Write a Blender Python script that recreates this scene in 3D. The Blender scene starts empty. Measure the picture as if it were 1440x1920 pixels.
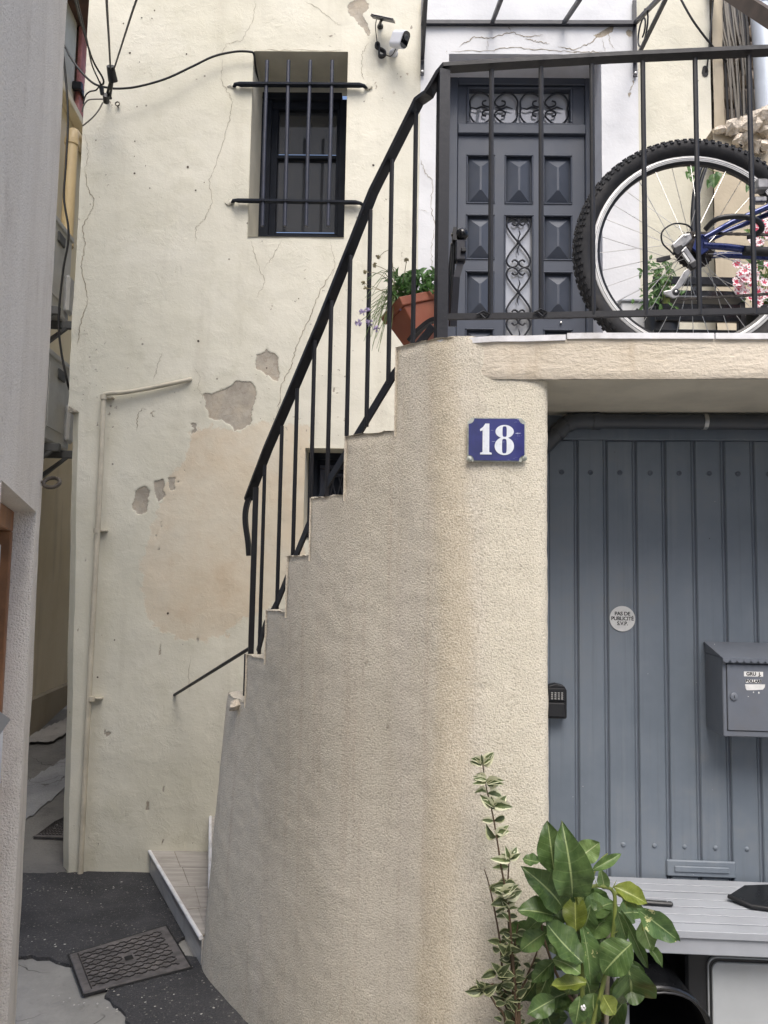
import bpy, math, random
import numpy as np
from mathutils import Vector, Matrix
R = math.radians
scene = bpy.context.scene
col = scene.collection

# ------------------------------------------------------------------ camera
EYE = 1.72; F_PX = 1420.0; W_PX, H_PX = 1440.0, 1920.0
PITCH = R(4.8); ROLL = 0.0169
_f = Vector((0, math.cos(PITCH), math.sin(PITCH))); _u = Vector((0, -math.sin(PITCH), math.cos(PITCH))); _r = Vector((1, 0, 0))
CR = _r * math.cos(ROLL) + _u * math.sin(ROLL)
CU = _u * math.cos(ROLL) - _r * math.sin(ROLL)
CF = _f
CAM = Vector((0, 0, EYE))
cd = bpy.data.cameras.new('camera'); cam = bpy.data.objects.new('camera', cd); col.objects.link(cam)
cm = Matrix((CR, CU, -CF)).transposed().to_4x4(); cm.translation = CAM
cam.matrix_world = cm
cd.sensor_fit = 'VERTICAL'; cd.sensor_height = 36; cd.lens = F_PX / H_PX * 36
cd.clip_start = 0.05; cd.clip_end = 500
scene.camera = cam

# ------------------------------------------------------------------ sky, sun, exposure
SUN_EL, SUN_AZ = R(58), R(176)          # azimuth clockwise from +Y: behind and to the right of the camera
wd = bpy.data.worlds.new('World'); scene.world = wd; wd.use_nodes = True
nt = wd.node_tree; nt.nodes.clear()
wo = nt.nodes.new('ShaderNodeOutputWorld'); bg = nt.nodes.new('ShaderNodeBackground'); sk = nt.nodes.new('ShaderNodeTexSky')
sk.sky_type = 'NISHITA'; sk.sun_disc = False; sk.sun_elevation = SUN_EL; sk.sun_rotation = SUN_AZ
sk.air_density = 0.75; sk.dust_density = 3.5; sk.ozone_density = 1.0
bg.inputs['Strength'].default_value = 0.15
nt.links.new(sk.outputs[0], bg.inputs[0]); nt.links.new(bg.outputs[0], wo.inputs[0])
sl = bpy.data.lights.new('sun', 'SUN'); sl.energy = 1.5; sl.angle = R(40); sl.color = (1, 0.975, 0.93)
so = bpy.data.objects.new('sun', sl); col.objects.link(so)
sd = Vector((math.sin(SUN_AZ) * math.cos(SUN_EL), math.cos(SUN_AZ) * math.cos(SUN_EL), math.sin(SUN_EL)))
so.rotation_euler = (-sd).to_track_quat('-Z', 'Y').to_euler(); so.location = sd * 20
scene.view_settings.view_transform = 'Standard'; scene.view_settings.look = 'None'
scene.view_settings.exposure = 0.95; scene.view_settings.gamma = 1
scene.view_settings.use_curve_mapping = False
scene.cycles.max_bounces = 8; scene.cycles.transparent_max_bounces = 8

# ------------------------------------------------------------------ helpers
random.seed(7); np.random.seed(7)
def ray(px, py):
    return CF + CR * ((px - W_PX / 2) / F_PX) - CU * ((py - H_PX / 2) / F_PX)
def P(px, py, D):
    d = ray(px, py); return CAM + d * (D / d.y)
def PZ(px, py, z):
    d = ray(px, py); return CAM + d * ((z - EYE) / d.z)
class Frame:
    """local x along a wall, y into it (negative = towards the street), z up"""
    def __init__(s, loc, rz):
        s.loc = Vector(loc); s.rz = rz
        s.M = Matrix.Translation(s.loc) @ Matrix.Rotation(rz, 4, 'Z'); s.I = s.M.inverted()
    def px(s, px, py, y=0.0):
        o = s.I @ CAM; d = s.I.to_3x3() @ ray(px, py)
        return o + d * ((y - o.y) / d.y)
    def xz(s, px, py, y=0.0):
        v = s.px(px, py, y); return (v.x, v.z)

ROOT = {}
def rootM(o):
    while o is not None and o.parent is not None: o = o.parent
    return ROOT.get(o.name, Matrix()) if o is not None else Matrix()
def tag(o, label=None, cat=None, group=None, kind=None):
    if label: o['label'] = label
    if cat: o['category'] = cat
    if group: o['group'] = group
    if kind: o['kind'] = kind
    return o
def thing(name, label, cat, loc=(0, 0, 0), rz=0, group=None, kind=None):
    o = bpy.data.objects.new(name, None); col.objects.link(o)
    o.location = loc; o.rotation_euler = (0, 0, rz); o.empty_display_size = 0.1
    ROOT[o.name] = Matrix.Translation(Vector(loc)) @ Matrix.Rotation(rz, 4, 'Z')
    return tag(o, label, cat, group, kind)
def fthing(name, label, cat, fr, group=None):
    return thing(name, label, cat, fr.loc, fr.rz, group)
def put(mesh, name, parent=None, W=None, local=None):
    """link an object that (re)uses mesh data; W = world matrix, local = matrix in the root's frame"""
    o = bpy.data.objects.new(name, mesh); col.objects.link(o)
    if parent is not None: o.parent = parent
    if W is not None: o.matrix_basis = rootM(parent).inverted() @ W if parent is not None else W
    elif local is not None: o.matrix_basis = local
    return o

class MB:
    def __init__(s): s.v = []; s.f = []
    def add(s, vs, fs):
        n = len(s.v); s.v += [tuple(v) for v in vs]; s.f += [tuple(i + n for i in f) for f in fs]; return s
    def box(s, x0, x1, y0, y1, z0, z1, M=None):
        vs = [Vector((x, y, z)) for x in (x0, x1) for y in (y0, y1) for z in (z0, z1)]
        if M is not None: vs = [M @ v for v in vs]
        return s.add(vs, [(0, 1, 3, 2), (4, 6, 7, 5), (0, 4, 5, 1), (2, 3, 7, 6), (0, 2, 6, 4), (1, 5, 7, 3)])
    def cbox(s, x0, x1, y0, y1, z0, z1, c=0.004, M=None):
        """box with chamfered edges"""
        c = min(c, (x1 - x0) * .45, (y1 - y0) * .45, (z1 - z0) * .45)
        vs = []; idx = {}
        for ix, (x, sx) in enumerate(((x0, 1), (x1, -1))):
            for iy, (y, sy) in enumerate(((y0, 1), (y1, -1))):
                for iz, (z, sz) in enumerate(((z0, 1), (z1, -1))):
                    idx[ix, iy, iz] = len(vs)
                    vs += [Vector((x, y + sy * c, z + sz * c)), Vector((x + sx * c, y, z + sz * c)), Vector((x + sx * c, y + sy * c, z))]
        if M is not None: vs = [M @ v for v in vs]
        fs = []
        for a in (0, 1):
            fs.append([idx[a, 0, 0], idx[a, 1, 0], idx[a, 1, 1], idx[a, 0, 1]])
            fs.append([idx[0, a, 0] + 1, idx[1, a, 0] + 1, idx[1, a, 1] + 1, idx[0, a, 1] + 1])
            fs.append([idx[0, 0, a] + 2, idx[1, 0, a] + 2, idx[1, 1, a] + 2, idx[0, 1, a] + 2])
            for b in (0, 1):
                fs.append([idx[0, a, b] + 1, idx[1, a, b] + 1, idx[1, a, b] + 2, idx[0, a, b] + 2])
                fs.append([idx[a, 0, b], idx[a, 1, b], idx[a, 1, b] + 2, idx[a, 0, b] + 2])
                fs.append([idx[a, b, 0], idx[a, b, 1], idx[a, b, 1] + 1, idx[a, b, 0] + 1])
        for k in idx.values(): fs.append([k, k + 1, k + 2])
        return s.add(vs, fs)
    def sweep(s, pts, prof, up=None, closed=False, caps=True, scale=None):
        """sweep a closed 2-D profile (list of (a,b)) along points; a along side, b along 'up'"""
        pts = [Vector(p) for p in pts]; n = len(pts); m = len(prof); base = len(s.v)
        tang = []
        for i in range(n):
            if closed: t = pts[(i + 1) % n] - pts[i - 1]
            else: t = pts[min(i + 1, n - 1)] - pts[max(i - 1, 0)]
            tang.append(t.normalized() if t.length > 1e-9 else Vector((0, 0, 1)))
        ref = Vector(up) if up is not None else None
        t0 = tang[0]
        if ref is None:
            a = Vector((0, 0, 1)) if abs(t0.z) < .9 else Vector((1, 0, 0)); cur = (a - t0 * a.dot(t0)).normalized()
        for i in range(n):
            t = tang[i]
            if ref is not None: b = (ref - t * ref.dot(t)).normalized()
            else:
                b = (cur - t * cur.dot(t)).normalized(); cur = b
            side = t.cross(b).normalized(); k = 1 if scale is None else scale[i]
            for (p, q) in prof: s.v.append(tuple(pts[i] + side * (p * k) + b * (q * k)))
        rr = n if closed else n - 1
        for i in range(rr):
            j = (i + 1) % n
            for q in range(m):
                q2 = (q + 1) % m
                s.f.append((base + i * m + q, base + i * m + q2, base + j * m + q2, base + j * m + q))
        if caps and not closed:
            s.f.append(tuple(base + q for q in reversed(range(m)))); s.f.append(tuple(base + (n - 1) * m + q for q in range(m)))
        return s
    def tube(s, pts, r, n=8, caps=True, closed=False):
        if isinstance(r, (int, float)): return s.sweep(pts, [(r * math.cos(2 * math.pi * k / n), r * math.sin(2 * math.pi * k / n)) for k in range(n)], caps=caps, closed=closed)
        return s.sweep(pts, [(math.cos(2 * math.pi * k / n), math.sin(2 * math.pi * k / n)) for k in range(n)], caps=caps, scale=r)
    def bar(s, pts, w, h, up=(0, 0, 1), c=0.0):
        a, b = w / 2, h / 2
        return s.sweep(pts, [(-a, -b), (a, -b), (a, b), (-a, b)], up=up)
    def prism(s, poly, M, d):
        """polygon (x,y) in plane of M, extruded d along local z"""
        n = len(poly)
        vs = [M @ Vector((x, y, 0)) for x, y in poly] + [M @ Vector((x, y, d)) for x, y in poly]
        return s.add(vs, [tuple(reversed(range(n))), tuple(range(n, 2 * n))] + [(i, (i + 1) % n, n + (i + 1) % n, n + i) for i in range(n)])
    def lathe(s, prof, M, n=24, closed=False):
        """profile (r,z) turned about local z of M"""
        base = len(s.v); m = len(prof)
        for k in range(n):
            a = 2 * math.pi * k / n
            for r, z in prof: s.v.append(tuple(M @ Vector((r * math.cos(a), r * math.sin(a), z))))
        for k in range(n):
            k2 = (k + 1) % n
            for q in range(m if closed else m - 1):
                q2 = (q + 1) % m
                s.f.append((base + k * m + q, base + k2 * m + q, base + k2 * m + q2, base + k * m + q2))
        return s
    def mesh(s, name, mat, smooth=None, I=None):
        me = bpy.data.meshes.new(name)
        v = s.v if I is None else [tuple(I @ Vector(p)) for p in s.v]
        me.from_pydata(v, [], s.f); me.validate(); me.update()
        if mat is not None: me.materials.append(mat)
        if smooth is not None:
            me.polygons.foreach_set('use_smooth', [True] * len(me.polygons)); me.set_sharp_from_angle(angle=R(smooth))
        return me
    def build(s, name, mat, parent=None, smooth=None, world=False, loc=None, bevel=0):
        """world=True: coordinates are in world space; otherwise in the root thing's frame"""
        I = None; T = None
        if parent is not None and world: I = rootM(parent).inverted()
        if parent is None:
            c = np.array(s.v); T = Vector(loc) if loc is not None else Vector(((c[:, 0].min() + c[:, 0].max()) / 2, (c[:, 1].min() + c[:, 1].max()) / 2, c[:, 2].min()))
            I = Matrix.Translation(-T)
        me = s.mesh(name, mat, smooth, I)
        o = bpy.data.objects.new(name, me); col.objects.link(o)
        if parent is not None: o.parent = parent
        if T is not None: o.location = T
        if bevel:
            b = o.modifiers.new('Bevel', 'BEVEL'); b.width = bevel; b.segments = 2; b.limit_method = 'ANGLE'; b.angle_limit = R(35)
        return o
def xzM(x, z, y):
    """plane facing the street in a wall frame: polygon x->x, polygon y->z, extrusion towards the street (-y)"""
    return Matrix(((1, 0, 0, x), (0, 0, -1, y), (0, 1, 0, z), (0, 0, 0, 1)))
def spline(pts, n=8):
    """Catmull-Rom through points"""
    pts = [Vector(p) for p in pts]; out = []
    for i in range(len(pts) - 1):
        p0 = pts[max(i - 1, 0)]; p1 = pts[i]; p2 = pts[i + 1]; p3 = pts[min(i + 2, len(pts) - 1)]
        for k in range(n):
            t = k / n
            out.append(.5 * ((2 * p1) + (p2 - p0) * t + (2 * p0 - 5 * p1 + 4 * p2 - p3) * t * t + (3 * p1 - p0 - 3 * p2 + p3) * t ** 3))
    out.append(pts[-1]); return out

# numpy value noise
def _h(ix, iy, seed):
    a = (ix.astype(np.int64) * 374761393 + iy.astype(np.int64) * 668265263 + seed * 974711) & 0x7fffffff
    a = ((a ^ (a >> 13)) * 1274126177) & 0x7fffffff
    return ((a ^ (a >> 16)) & 0xffff) / 65535.0
def vnoise(x, y, seed=0):
    ix = np.floor(x); iy = np.floor(y); fx = x - ix; fy = y - iy
    fx = fx * fx * (3 - 2 * fx); fy = fy * fy * (3 - 2 * fy)
    a = _h(ix, iy, seed); b = _h(ix + 1, iy, seed); c = _h(ix, iy + 1, seed); d = _h(ix + 1, iy + 1, seed)
    return (a * (1 - fx) + b * fx) * (1 - fy) + (c * (1 - fx) + d * fx) * fy
def fbm(x, y, seed=0, oct=4):
    s = 0; a = .5
    for k in range(oct):
        s = s + a * (vnoise(x * 2 ** k, y * 2 ** k, seed + k * 17) - .5); a *= .5
    return s
def poly_sdf(x, y, poly):
    """signed distance (negative inside)"""
    d = np.full(x.shape, 1e9); inside = np.zeros(x.shape, bool); n = len(poly)
    for i in range(n):
        ax, ay = poly[i]; bx, by = poly[(i + 1) % n]
        ex, ey = bx - ax, by - ay; wx, wy = x - ax, y - ay
        t = np.clip((wx * ex + wy * ey) / (ex * ex + ey * ey + 1e-12), 0, 1)
        d = np.minimum(d, np.hypot(wx - ex * t, wy - ey * t))
        c = ((ay > y) != (by > y)) & (x < (bx - ax) * (y - ay) / ((by - ay) if abs(by - ay) > 1e-12 else 1e-12) + ax)
        inside ^= c
    return np.where(inside, -d, d)

# ------------------------------------------------------------------ materials
def S(r, g, b):
    f = lambda c: c / 12.92 if c <= .04045 else ((c + .055) / 1.055) ** 2.4
    return (f(r / 255), f(g / 255), f(b / 255), 1)
class NT:
    def __init__(s, name):
        s.m = bpy.data.materials.new(name); s.m.use_nodes = True; s.t = s.m.node_tree; s.t.nodes.clear()
        s.out = s.n('ShaderNodeOutputMaterial'); s.b = s.n('ShaderNodeBsdfPrincipled'); s.l(s.b.outputs[0], s.out.inputs[0])
        g = s.n('ShaderNodeNewGeometry'); s.pos = g.outputs['Position']
    def n(s, t, **k):
        o = s.t.nodes.new(t)
        for a, b in k.items(): setattr(o, a, b)
        return o
    def l(s, a, b): s.t.links.new(a, b)
    def set(s, sock, val):
        if isinstance(val, (int, float, tuple, list)): s.b.inputs[sock].default_value = val
        else: s.l(val, s.b.inputs[sock])
    def val(s, node, i, v):
        if isinstance(v, (int, float, tuple, list)): node.inputs[i].default_value = v
        else: s.l(v, node.inputs[i])
    def mapped(s, scale, src=None):
        m = s.n('ShaderNodeVectorMath', operation='MULTIPLY'); s.val(m, 0, src or s.pos); m.inputs[1].default_value = scale; return m.outputs[0]
    def noise(s, scale, detail=4, rough=.6, vec=None, dist=0):
        o = s.n('ShaderNodeTexNoise'); s.l(vec or s.pos, o.inputs['Vector']); o.inputs['Scale'].default_value = scale
        o.inputs['Detail'].default_value = detail; o.inputs['Roughness'].default_value = rough; o.inputs['Distortion'].default_value = dist
        return o.outputs[0]
    def vor(s, scale, feature='F1', vec=None, out=0):
        o = s.n('ShaderNodeTexVoronoi', feature=feature); s.l(vec or s.pos, o.inputs['Vector']); o.inputs['Scale'].default_value = scale; return o.outputs[out]
    def math(s, op, a, b=0.0, c=None, clamp=False):
        o = s.n('ShaderNodeMath', operation=op); o.use_clamp = clamp; s.val(o, 0, a); s.val(o, 1, b)
        if c is not None: s.val(o, 2, c)
        return o.outputs[0]
    def ramp(s, x, lo, hi, a=0.0, b=1.0, smooth=True):
        o = s.n('ShaderNodeMapRange'); o.interpolation_type = 'SMOOTHSTEP' if smooth else 'LINEAR'
        for i, v in enumerate((x, lo, hi, a, b)): s.val(o, i, v)
        return o.outputs[0]
    def mix(s, f, a, b, blend='MIX'):
        o = s.n('ShaderNodeMix', data_type='RGBA', blend_type=blend); s.val(o, 0, f)
        for i, v in ((6, a), (7, b)):
            s.val(o, i, v)
        return o.outputs[2]
    def attr(s, name):
        o = s.n('ShaderNodeAttribute', attribute_name=name); return o.outputs['Fac']
    def bump(s, h, strength=.5, dist=.01, normal=None):
        o = s.n('ShaderNodeBump'); o.inputs['Strength'].default_value = strength; o.inputs['Distance'].default_value = dist
        s.val(o, 'Height', h)
        if normal is not None: s.l(normal, o.inputs['Normal'])
        return o.outputs[0]
def simple(name, c, rough=.6, metal=0.0, var=.12, scale=12, bump=.0, bscale=80, bdist=.002, dirt=None, dirt_amt=.0, spec=None, wear=None, wear_amt=.62, coat=0):
    """painted / plain surface with tone variation, dirt and worn chips"""
    k = NT(name); n1 = k.noise(scale, 5, .6)
    dark = tuple(x * (1 - var * 1.6) for x in c[:3]) + (1,); lite = tuple(min(1, x * (1 + var)) for x in c[:3]) + (1,)
    cc = k.mix(k.ramp(n1, .3, .7), dark, lite)
    if dirt is not None:
        cc = k.mix(k.math('MULTIPLY', k.ramp(k.noise(scale * .45, 6, .7), .45, .75), dirt_amt), cc, dirt)
    if wear is not None:
        cc = k.mix(k.ramp(k.noise(scale * 4, 4, .7), wear_amt, wear_amt + .04), cc, wear)
    k.set('Base Color', cc); k.set('Roughness', k.ramp(k.noise(scale * 2, 3), .2, .8, max(.02, rough - .1), min(1, rough + .1), False)); k.set('Metallic', metal)
    if spec is not None: k.set('Specular IOR Level', spec)
    if coat: k.set('Coat Weight', coat)
    if bump: k.set('Normal', k.bump(k.noise(bscale, 3, .6), bump, bdist))
    return k.m
MAT = {}
def mk_plaster_main():
    k = NT('cream_plaster')
    n_big = k.noise(1.1, 4, .6); n_mid = k.noise(5, 6, .65); n_fine = k.noise(60, 4, .7)
    c = k.mix(k.ramp(n_big, .35, .65), S(208, 204, 186), S(218, 214, 198))
    c = k.mix(k.math('MULTIPLY', k.ramp(n_mid, .5, .72), .35), c, S(194, 190, 168))
    # grubby vertical washes
    wash = k.noise(1.0, 5, .6, k.mapped((9, 9, .9)))
    c = k.mix(k.math('MULTIPLY', k.ramp(wash, .52, .75), .3), c, S(186, 180, 162))
    # exposed ochre undercoat
    och = k.attr('ochre'); och = k.math('ADD', och, k.math('MULTIPLY', k.math('SUBTRACT', k.noise(7, 8, .72), .5), .26))
    om = k.ramp(och, .007, -.010)
    oc = k.mix(k.ramp(k.noise(3.0, 5, .6), .3, .7), S(205, 190, 165), S(212, 201, 180))
    oc = k.mix(k.math('MULTIPLY', k.ramp(k.noise(4.5, 6, .75), .45, .7), .5), oc, S(194, 172, 144))
    oc = k.mix(k.math('MULTIPLY', k.ramp(k.noise(2.2, 4, .6), .5, .7), .45), oc, S(208, 202, 186))
    fade = k.ramp(k.noise(3.2, 5, .65), .3, .62, .6, .98)
    c = k.mix(k.math('MULTIPLY', om, fade), c, oc)
    # flaked-off paint: bare grey mortar
    pe = k.attr('peel'); pe = k.math('ADD', pe, k.math('MULTIPLY', k.math('SUBTRACT', k.noise(75, 5, .75), .5), .024))
    pm = k.ramp(pe, .0015, -.0015)
    sepz = k.n('ShaderNodeSeparateXYZ'); k.l(k.pos, sepz.inputs[0])
    chips = k.ramp(k.noise(30, 4, .65), .665, .672)
    chips = k.math('MULTIPLY', chips, k.ramp(k.noise(1.6, 3), .54, .6))
    wedge = k.math('MULTIPLY', k.ramp(k.noise(22, 5, .75), .66, .667), k.ramp(k.math('ABSOLUTE', k.math('ADD', och, .0)), .09, .02))
    chips = k.math('MAXIMUM', chips, wedge)
    pm = k.math('MAXIMUM', pm, chips)
    gc = k.mix(k.ramp(k.noise(9, 5, .7), .3, .7), S(152, 145, 132), S(178, 170, 156))
    gv = k.math('ABSOLUTE', k.math('SUBTRACT', k.noise(9, 4, .6, None, 1.2), .5)); gc = k.mix(k.math('MULTIPLY', k.ramp(gv, .025, .004), .35), gc, S(132, 122, 108)); gc = k.mix(k.math('MULTIPLY', k.ramp(k.noise(6, 4, .7), .45, .65), .45), gc, S(188, 174, 152))
    c = k.mix(pm, c, gc)
    # small dark pits
    v = k.vor(7.0); pits = k.math('MULTIPLY', k.ramp(v, .05, .035), k.ramp(k.noise(1.7, 2), .5, .55))
    c = k.mix(k.math('MULTIPLY', pits, .7), c, S(96, 88, 76))
    k.set('Base Color', c); k.set('Roughness', .9); k.set('Specular IOR Level', .2)
    trowel = k.noise(7, 6, .62, k.mapped((1, 1, 1.5)), .4)
    h = k.math('ADD', k.math('MULTIPLY', trowel, .55), k.math('MULTIPLY', n_fine, .3))
    rag = k.math('MULTIPLY', k.ramp(k.noise(13, 7, .72, None, .6), .46, .62), k.ramp(k.noise(1.4, 3), .42, .6))
    h = k.math('ADD', h, k.math('MULTIPLY', rag, .16))
    h = k.math('SUBTRACT', h, k.math('MULTIPLY', pm, 1.0))
    h = k.math('SUBTRACT', h, k.math('MULTIPLY', om, .1))
    k.set('Normal', k.bump(h, .55, .010))
    return k.m
def mk_roughcast():
    k = NT('roughcast_render')
    big = k.noise(1.6, 4, .6)
    c = k.mix(k.ramp(big, .35, .65), S(204, 196, 179), S(214, 206, 190))
    st = k.noise(1.0, 5, .65, k.mapped((26, 26, .5)))
    c = k.mix(k.math('MULTIPLY', k.ramp(st, .5, .74), .38), c, S(184, 166, 148))
    st2 = k.noise(1.0, 4, .6, k.mapped((9, 9, .7)), .4)
    c = k.mix(k.math('MULTIPLY', k.ramp(st2, .52, .7), .45), c, S(214, 206, 194))
    wm = k.attr('warm'); wm = k.math('ADD', wm, k.math('MULTIPLY', k.math('SUBTRACT', k.noise(7, 5, .7), .5), .7))
    c = k.mix(k.math('MULTIPLY', k.ramp(wm, .25, .9), .42), c, S(188, 172, 142))
    pl = k.attr('pale'); pl = k.math('ADD', pl, k.math('MULTIPLY', k.math('SUBTRACT', k.noise(6, 5, .7), .5), .6))
    c = k.mix(k.math('MULTIPLY', k.ramp(pl, .3, .8), .8), c, S(214, 207, 188))
    gr = k.attr('grime'); gr = k.math('ADD', gr, k.math('MULTIPLY', k.math('SUBTRACT', k.noise(9, 6, .75), .5), 1.0))
    c = k.mix(k.math('MULTIPLY', k.ramp(gr, .4, 1.0), .4), c, S(146, 134, 114))
    grain = k.noise(200, 2, .6)
    c = k.mix(k.math('MULTIPLY', k.ramp(grain, .5, .66), .48), c, S(228, 221, 207))
    c = k.mix(k.math('MULTIPLY', k.ramp(grain, .47, .33), .46), c, S(140, 127, 109))
    spots = k.math('MULTIPLY', k.ramp(k.vor(3.3), .035, .02), .5)
    c = k.mix(spots, c, S(110, 96, 76))
    k.set('Base Color', c); k.set('Roughness', .95); k.set('Specular IOR Level', .15)
    h = k.math('ADD', k.math('MULTIPLY', grain, 1.0), k.math('MULTIPLY', k.noise(60, 2, .5), .2))
    k.set('Normal', k.bump(h, .65, .005))
    return k.m
def mk_trowelled():
    k = NT('trowelled_beam_render')
    c = k.mix(k.ramp(k.noise(2, 5, .6), .35, .65), S(204, 193, 174), S(212, 202, 185))
    streak = k.noise(1, 5, .7, k.mapped((12, 12, 42)), .4)
    c = k.mix(k.math('MULTIPLY', k.ramp(streak, .4, .7), .35), c, S(222, 212, 196))
    c = k.mix(k.math('MULTIPLY', k.ramp(streak, .45, .28), .22), c, S(160, 144, 122))
    c = k.mix(k.math('MULTIPLY', k.ramp(k.noise(1.0, 4, .6, k.mapped((10, 10, 1.2))), .55, .75), .4), c, S(168, 146, 116))
    k.set('Base Color', c); k.set('Roughness', .92); k.set('Specular IOR Level', .15)
    k.set('Normal', k.bump(k.math('ADD', streak, k.math('MULTIPLY', k.noise(90, 3), .5)), .7, .008))
    return k.m
def mk_white_plaster():
    k = NT('white_plaster')
    c = k.mix(k.ramp(k.noise(1.6, 5, .6), .35, .65), S(208, 208, 209), S(220, 220, 220))
    c = k.mix(k.math('MULTIPLY', k.ramp(k.noise(3.3, 6, .7), .56, .78), .35), c, S(176, 174, 172))
    pe = k.attr('peel'); pe = k.math('ADD', pe, k.math('MULTIPLY', k.math('SUBTRACT', k.noise(70, 5, .75), .5), .02))
    pm = k.ramp(pe, .0015, -.0015)
    c = k.mix(pm, c, k.mix(k.ramp(k.noise(20, 4), .4, .6), S(150, 140, 124), S(170, 160, 144)))
    k.set('Base Color', c); k.set('Roughness', .85); k.set('Specular IOR Level', .2)
    h = k.math('SUBTRACT', k.math('ADD', k.noise(8, 5, .6), k.math('MULTIPLY', k.noise(70, 3), .2)), k.math('MULTIPLY', pm, .6))
    k.set('Normal', k.bump(h, .45, .01)); return k.m
def mk_grey_plaster():
    k = NT('grey_lilac_plaster')
    st = k.noise(1.0, 4, .6, k.mapped((5, 5, .7)), .5)
    c = k.mix(k.ramp(st, .25, .75), S(220, 213, 202), S(230, 224, 214))
    c = k.mix(k.math('MULTIPLY', k.ramp(k.noise(5, 6, .7), .52, .75), .4), c, S(176, 165, 152))
    c = k.mix(k.math('MULTIPLY', k.ramp(k.noise(1.0, 6, .7, k.mapped((3, 3, .45)), .6), .52, .7), .4), c, S(168, 160, 150))
    c = k.mix(k.math('MULTIPLY', k.ramp(k.noise(26, 5, .75), .68, .69), .7), c, S(150, 140, 128))
    g = k.noise(190, 3, .6)
    c = k.mix(k.math('MULTIPLY', k.ramp(g, .45, .28), .5), c, S(148, 140, 134))
    c = k.mix(k.math('MULTIPLY', k.ramp(g, .55, .75), .4), c, S(226, 220, 217))
    k.set('Base Color', c); k.set('Roughness', .93); k.set('Specular IOR Level', .15)
    k.set('Normal', k.bump(k.math('ADD', g, k.math('MULTIPLY', k.noise(18, 4), .8)), .85, .007)); return k.m
def mk_alley_plaster(name, a, b):
    k = NT(name)
    c = k.mix(k.ramp(k.noise(1.4, 5, .6), .35, .65), a, b)
    c = k.mix(k.math('MULTIPLY', k.ramp(k.noise(1.0, 5, .6, k.mapped((6, 6, .7))), .5, .75), .4), c, tuple(x * .6 for x in a[:3]) + (1,))
    k.set('Base Color', c); k.set('Roughness', .9); k.set('Normal', k.bump(k.noise(40, 4), .4, .005)); return k.m
def mk_asphalt():
    k = NT('asphalt')
    c = k.mix(k.ramp(k.noise(2.2, 5, .65), .4, .6), S(44, 45, 48), S(74, 74, 76))
    c = k.mix(k.ramp(k.noise(130, 3, .6), .35, .7), c, S(58, 58, 60))
    v = k.vor(45); sp = k.math('MULTIPLY', k.ramp(v, .24, .14), k.ramp(k.noise(7, 5, .75), .47, .6))
    c = k.mix(k.math('MULTIPLY', sp, .9), c, S(146, 143, 136))
    v2 = k.vor(160); c = k.mix(k.math('MULTIPLY', k.ramp(v2, .3, .2), k.ramp(k.noise(60, 2), .5, .62)), c, S(128, 126, 122))
    dust = k.ramp(k.noise(1.3, 6, .7), .52, .68)
    c = k.mix(k.math('MULTIPLY', dust, .45), c, S(120, 117, 112))
    k.set('Base Color', c); k.set('Roughness', .85)
    k.set('Normal', k.bump(k.math('SUBTRACT', k.noise(130, 3, .7), k.math('MULTIPLY', v2, .5)), .9, .008)); return k.m
def mk_concrete(name, a, b):
    k = NT(name)
    c = k.mix(k.ramp(k.noise(3, 6, .65), .35, .65), a, b)
    c = k.mix(k.math('MULTIPLY', k.ramp(k.noise(11, 6, .75), .55, .75), .5), c, tuple(x * .45 for x in a[:3]) + (1,))
    nz = k.n('ShaderNodeTexNoise'); k.l(k.pos, nz.inputs['Vector']); nz.inputs['Scale'].default_value = 6
    ad = k.n('ShaderNodeVectorMath', operation='MULTIPLY_ADD'); k.l(nz.outputs['Color'], ad.inputs[0]); ad.inputs[1].default_value = (.35, .35, .35); k.l(k.pos, ad.inputs[2])
    cr = k.vor(2.6, 'DISTANCE_TO_EDGE', ad.outputs[0])
    crk = k.math('MULTIPLY', k.ramp(cr, .010, .003), k.ramp(k.noise(1.1, 2), .56, .62))
    c = k.mix(k.math('MULTIPLY', crk, .8), c, S(58, 56, 54))
    k.set('Base Color', c); k.set('Roughness', .88)
    k.set('Normal', k.bump(k.math('SUBTRACT', k.noise(70, 4), crk), .6, .006)); return k.m
def mk_tile(name, a, b, rough=.45, vein=(1, 9, 1)):
    k = NT(name)
    oi = k.n('ShaderNodeObjectInfo')
    v = k.noise(4, 6, .65, k.mapped(vein), .6)
    c = k.mix(k.ramp(v, .35, .7), a, b)
    c = k.mix(k.math('MULTIPLY', oi.outputs['Random'], .3), c, tuple(x * .75 for x in a[:3]) + (1,))
    c = k.mix(k.math('MULTIPLY', k.ramp(k.noise(6, 5, .7), .5, .75), .35), c, S(108, 98, 90))
    k.set('Base Color', c); k.set('Roughness', rough); k.set('Normal', k.bump(k.noise(50, 3), .15, .003)); return k.m
def mk_glass(name, tint=S(58, 60, 64), rough=.03, alpha=.0):
    k = NT(name); k.set('Base Color', tint); k.set('Roughness', rough); k.set('Specular IOR Level', .8); k.set('Coat Weight', .6); k.set('Coat Roughness', .02)
    k.set('Normal', k.bump(k.noise(2.5, 2), .03, .02)); return k.m
def mk_clear(name, tint=(.93, .95, .96, 1), amt=.12):
    k = NT(name); k.t.nodes.remove(k.b)
    t = k.n('ShaderNodeBsdfTransparent'); t.inputs[0].default_value = tint
    g = k.n('ShaderNodeBsdfGlossy'); g.inputs['Roughness'].default_value = .08
    m = k.n('ShaderNodeMixShader'); m.inputs[0].default_value = amt
    k.l(t.outputs[0], m.inputs[1]); k.l(g.outputs[0], m.inputs[2]); k.l(m.outputs[0], k.out.inputs[0]); return k.m
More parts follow.
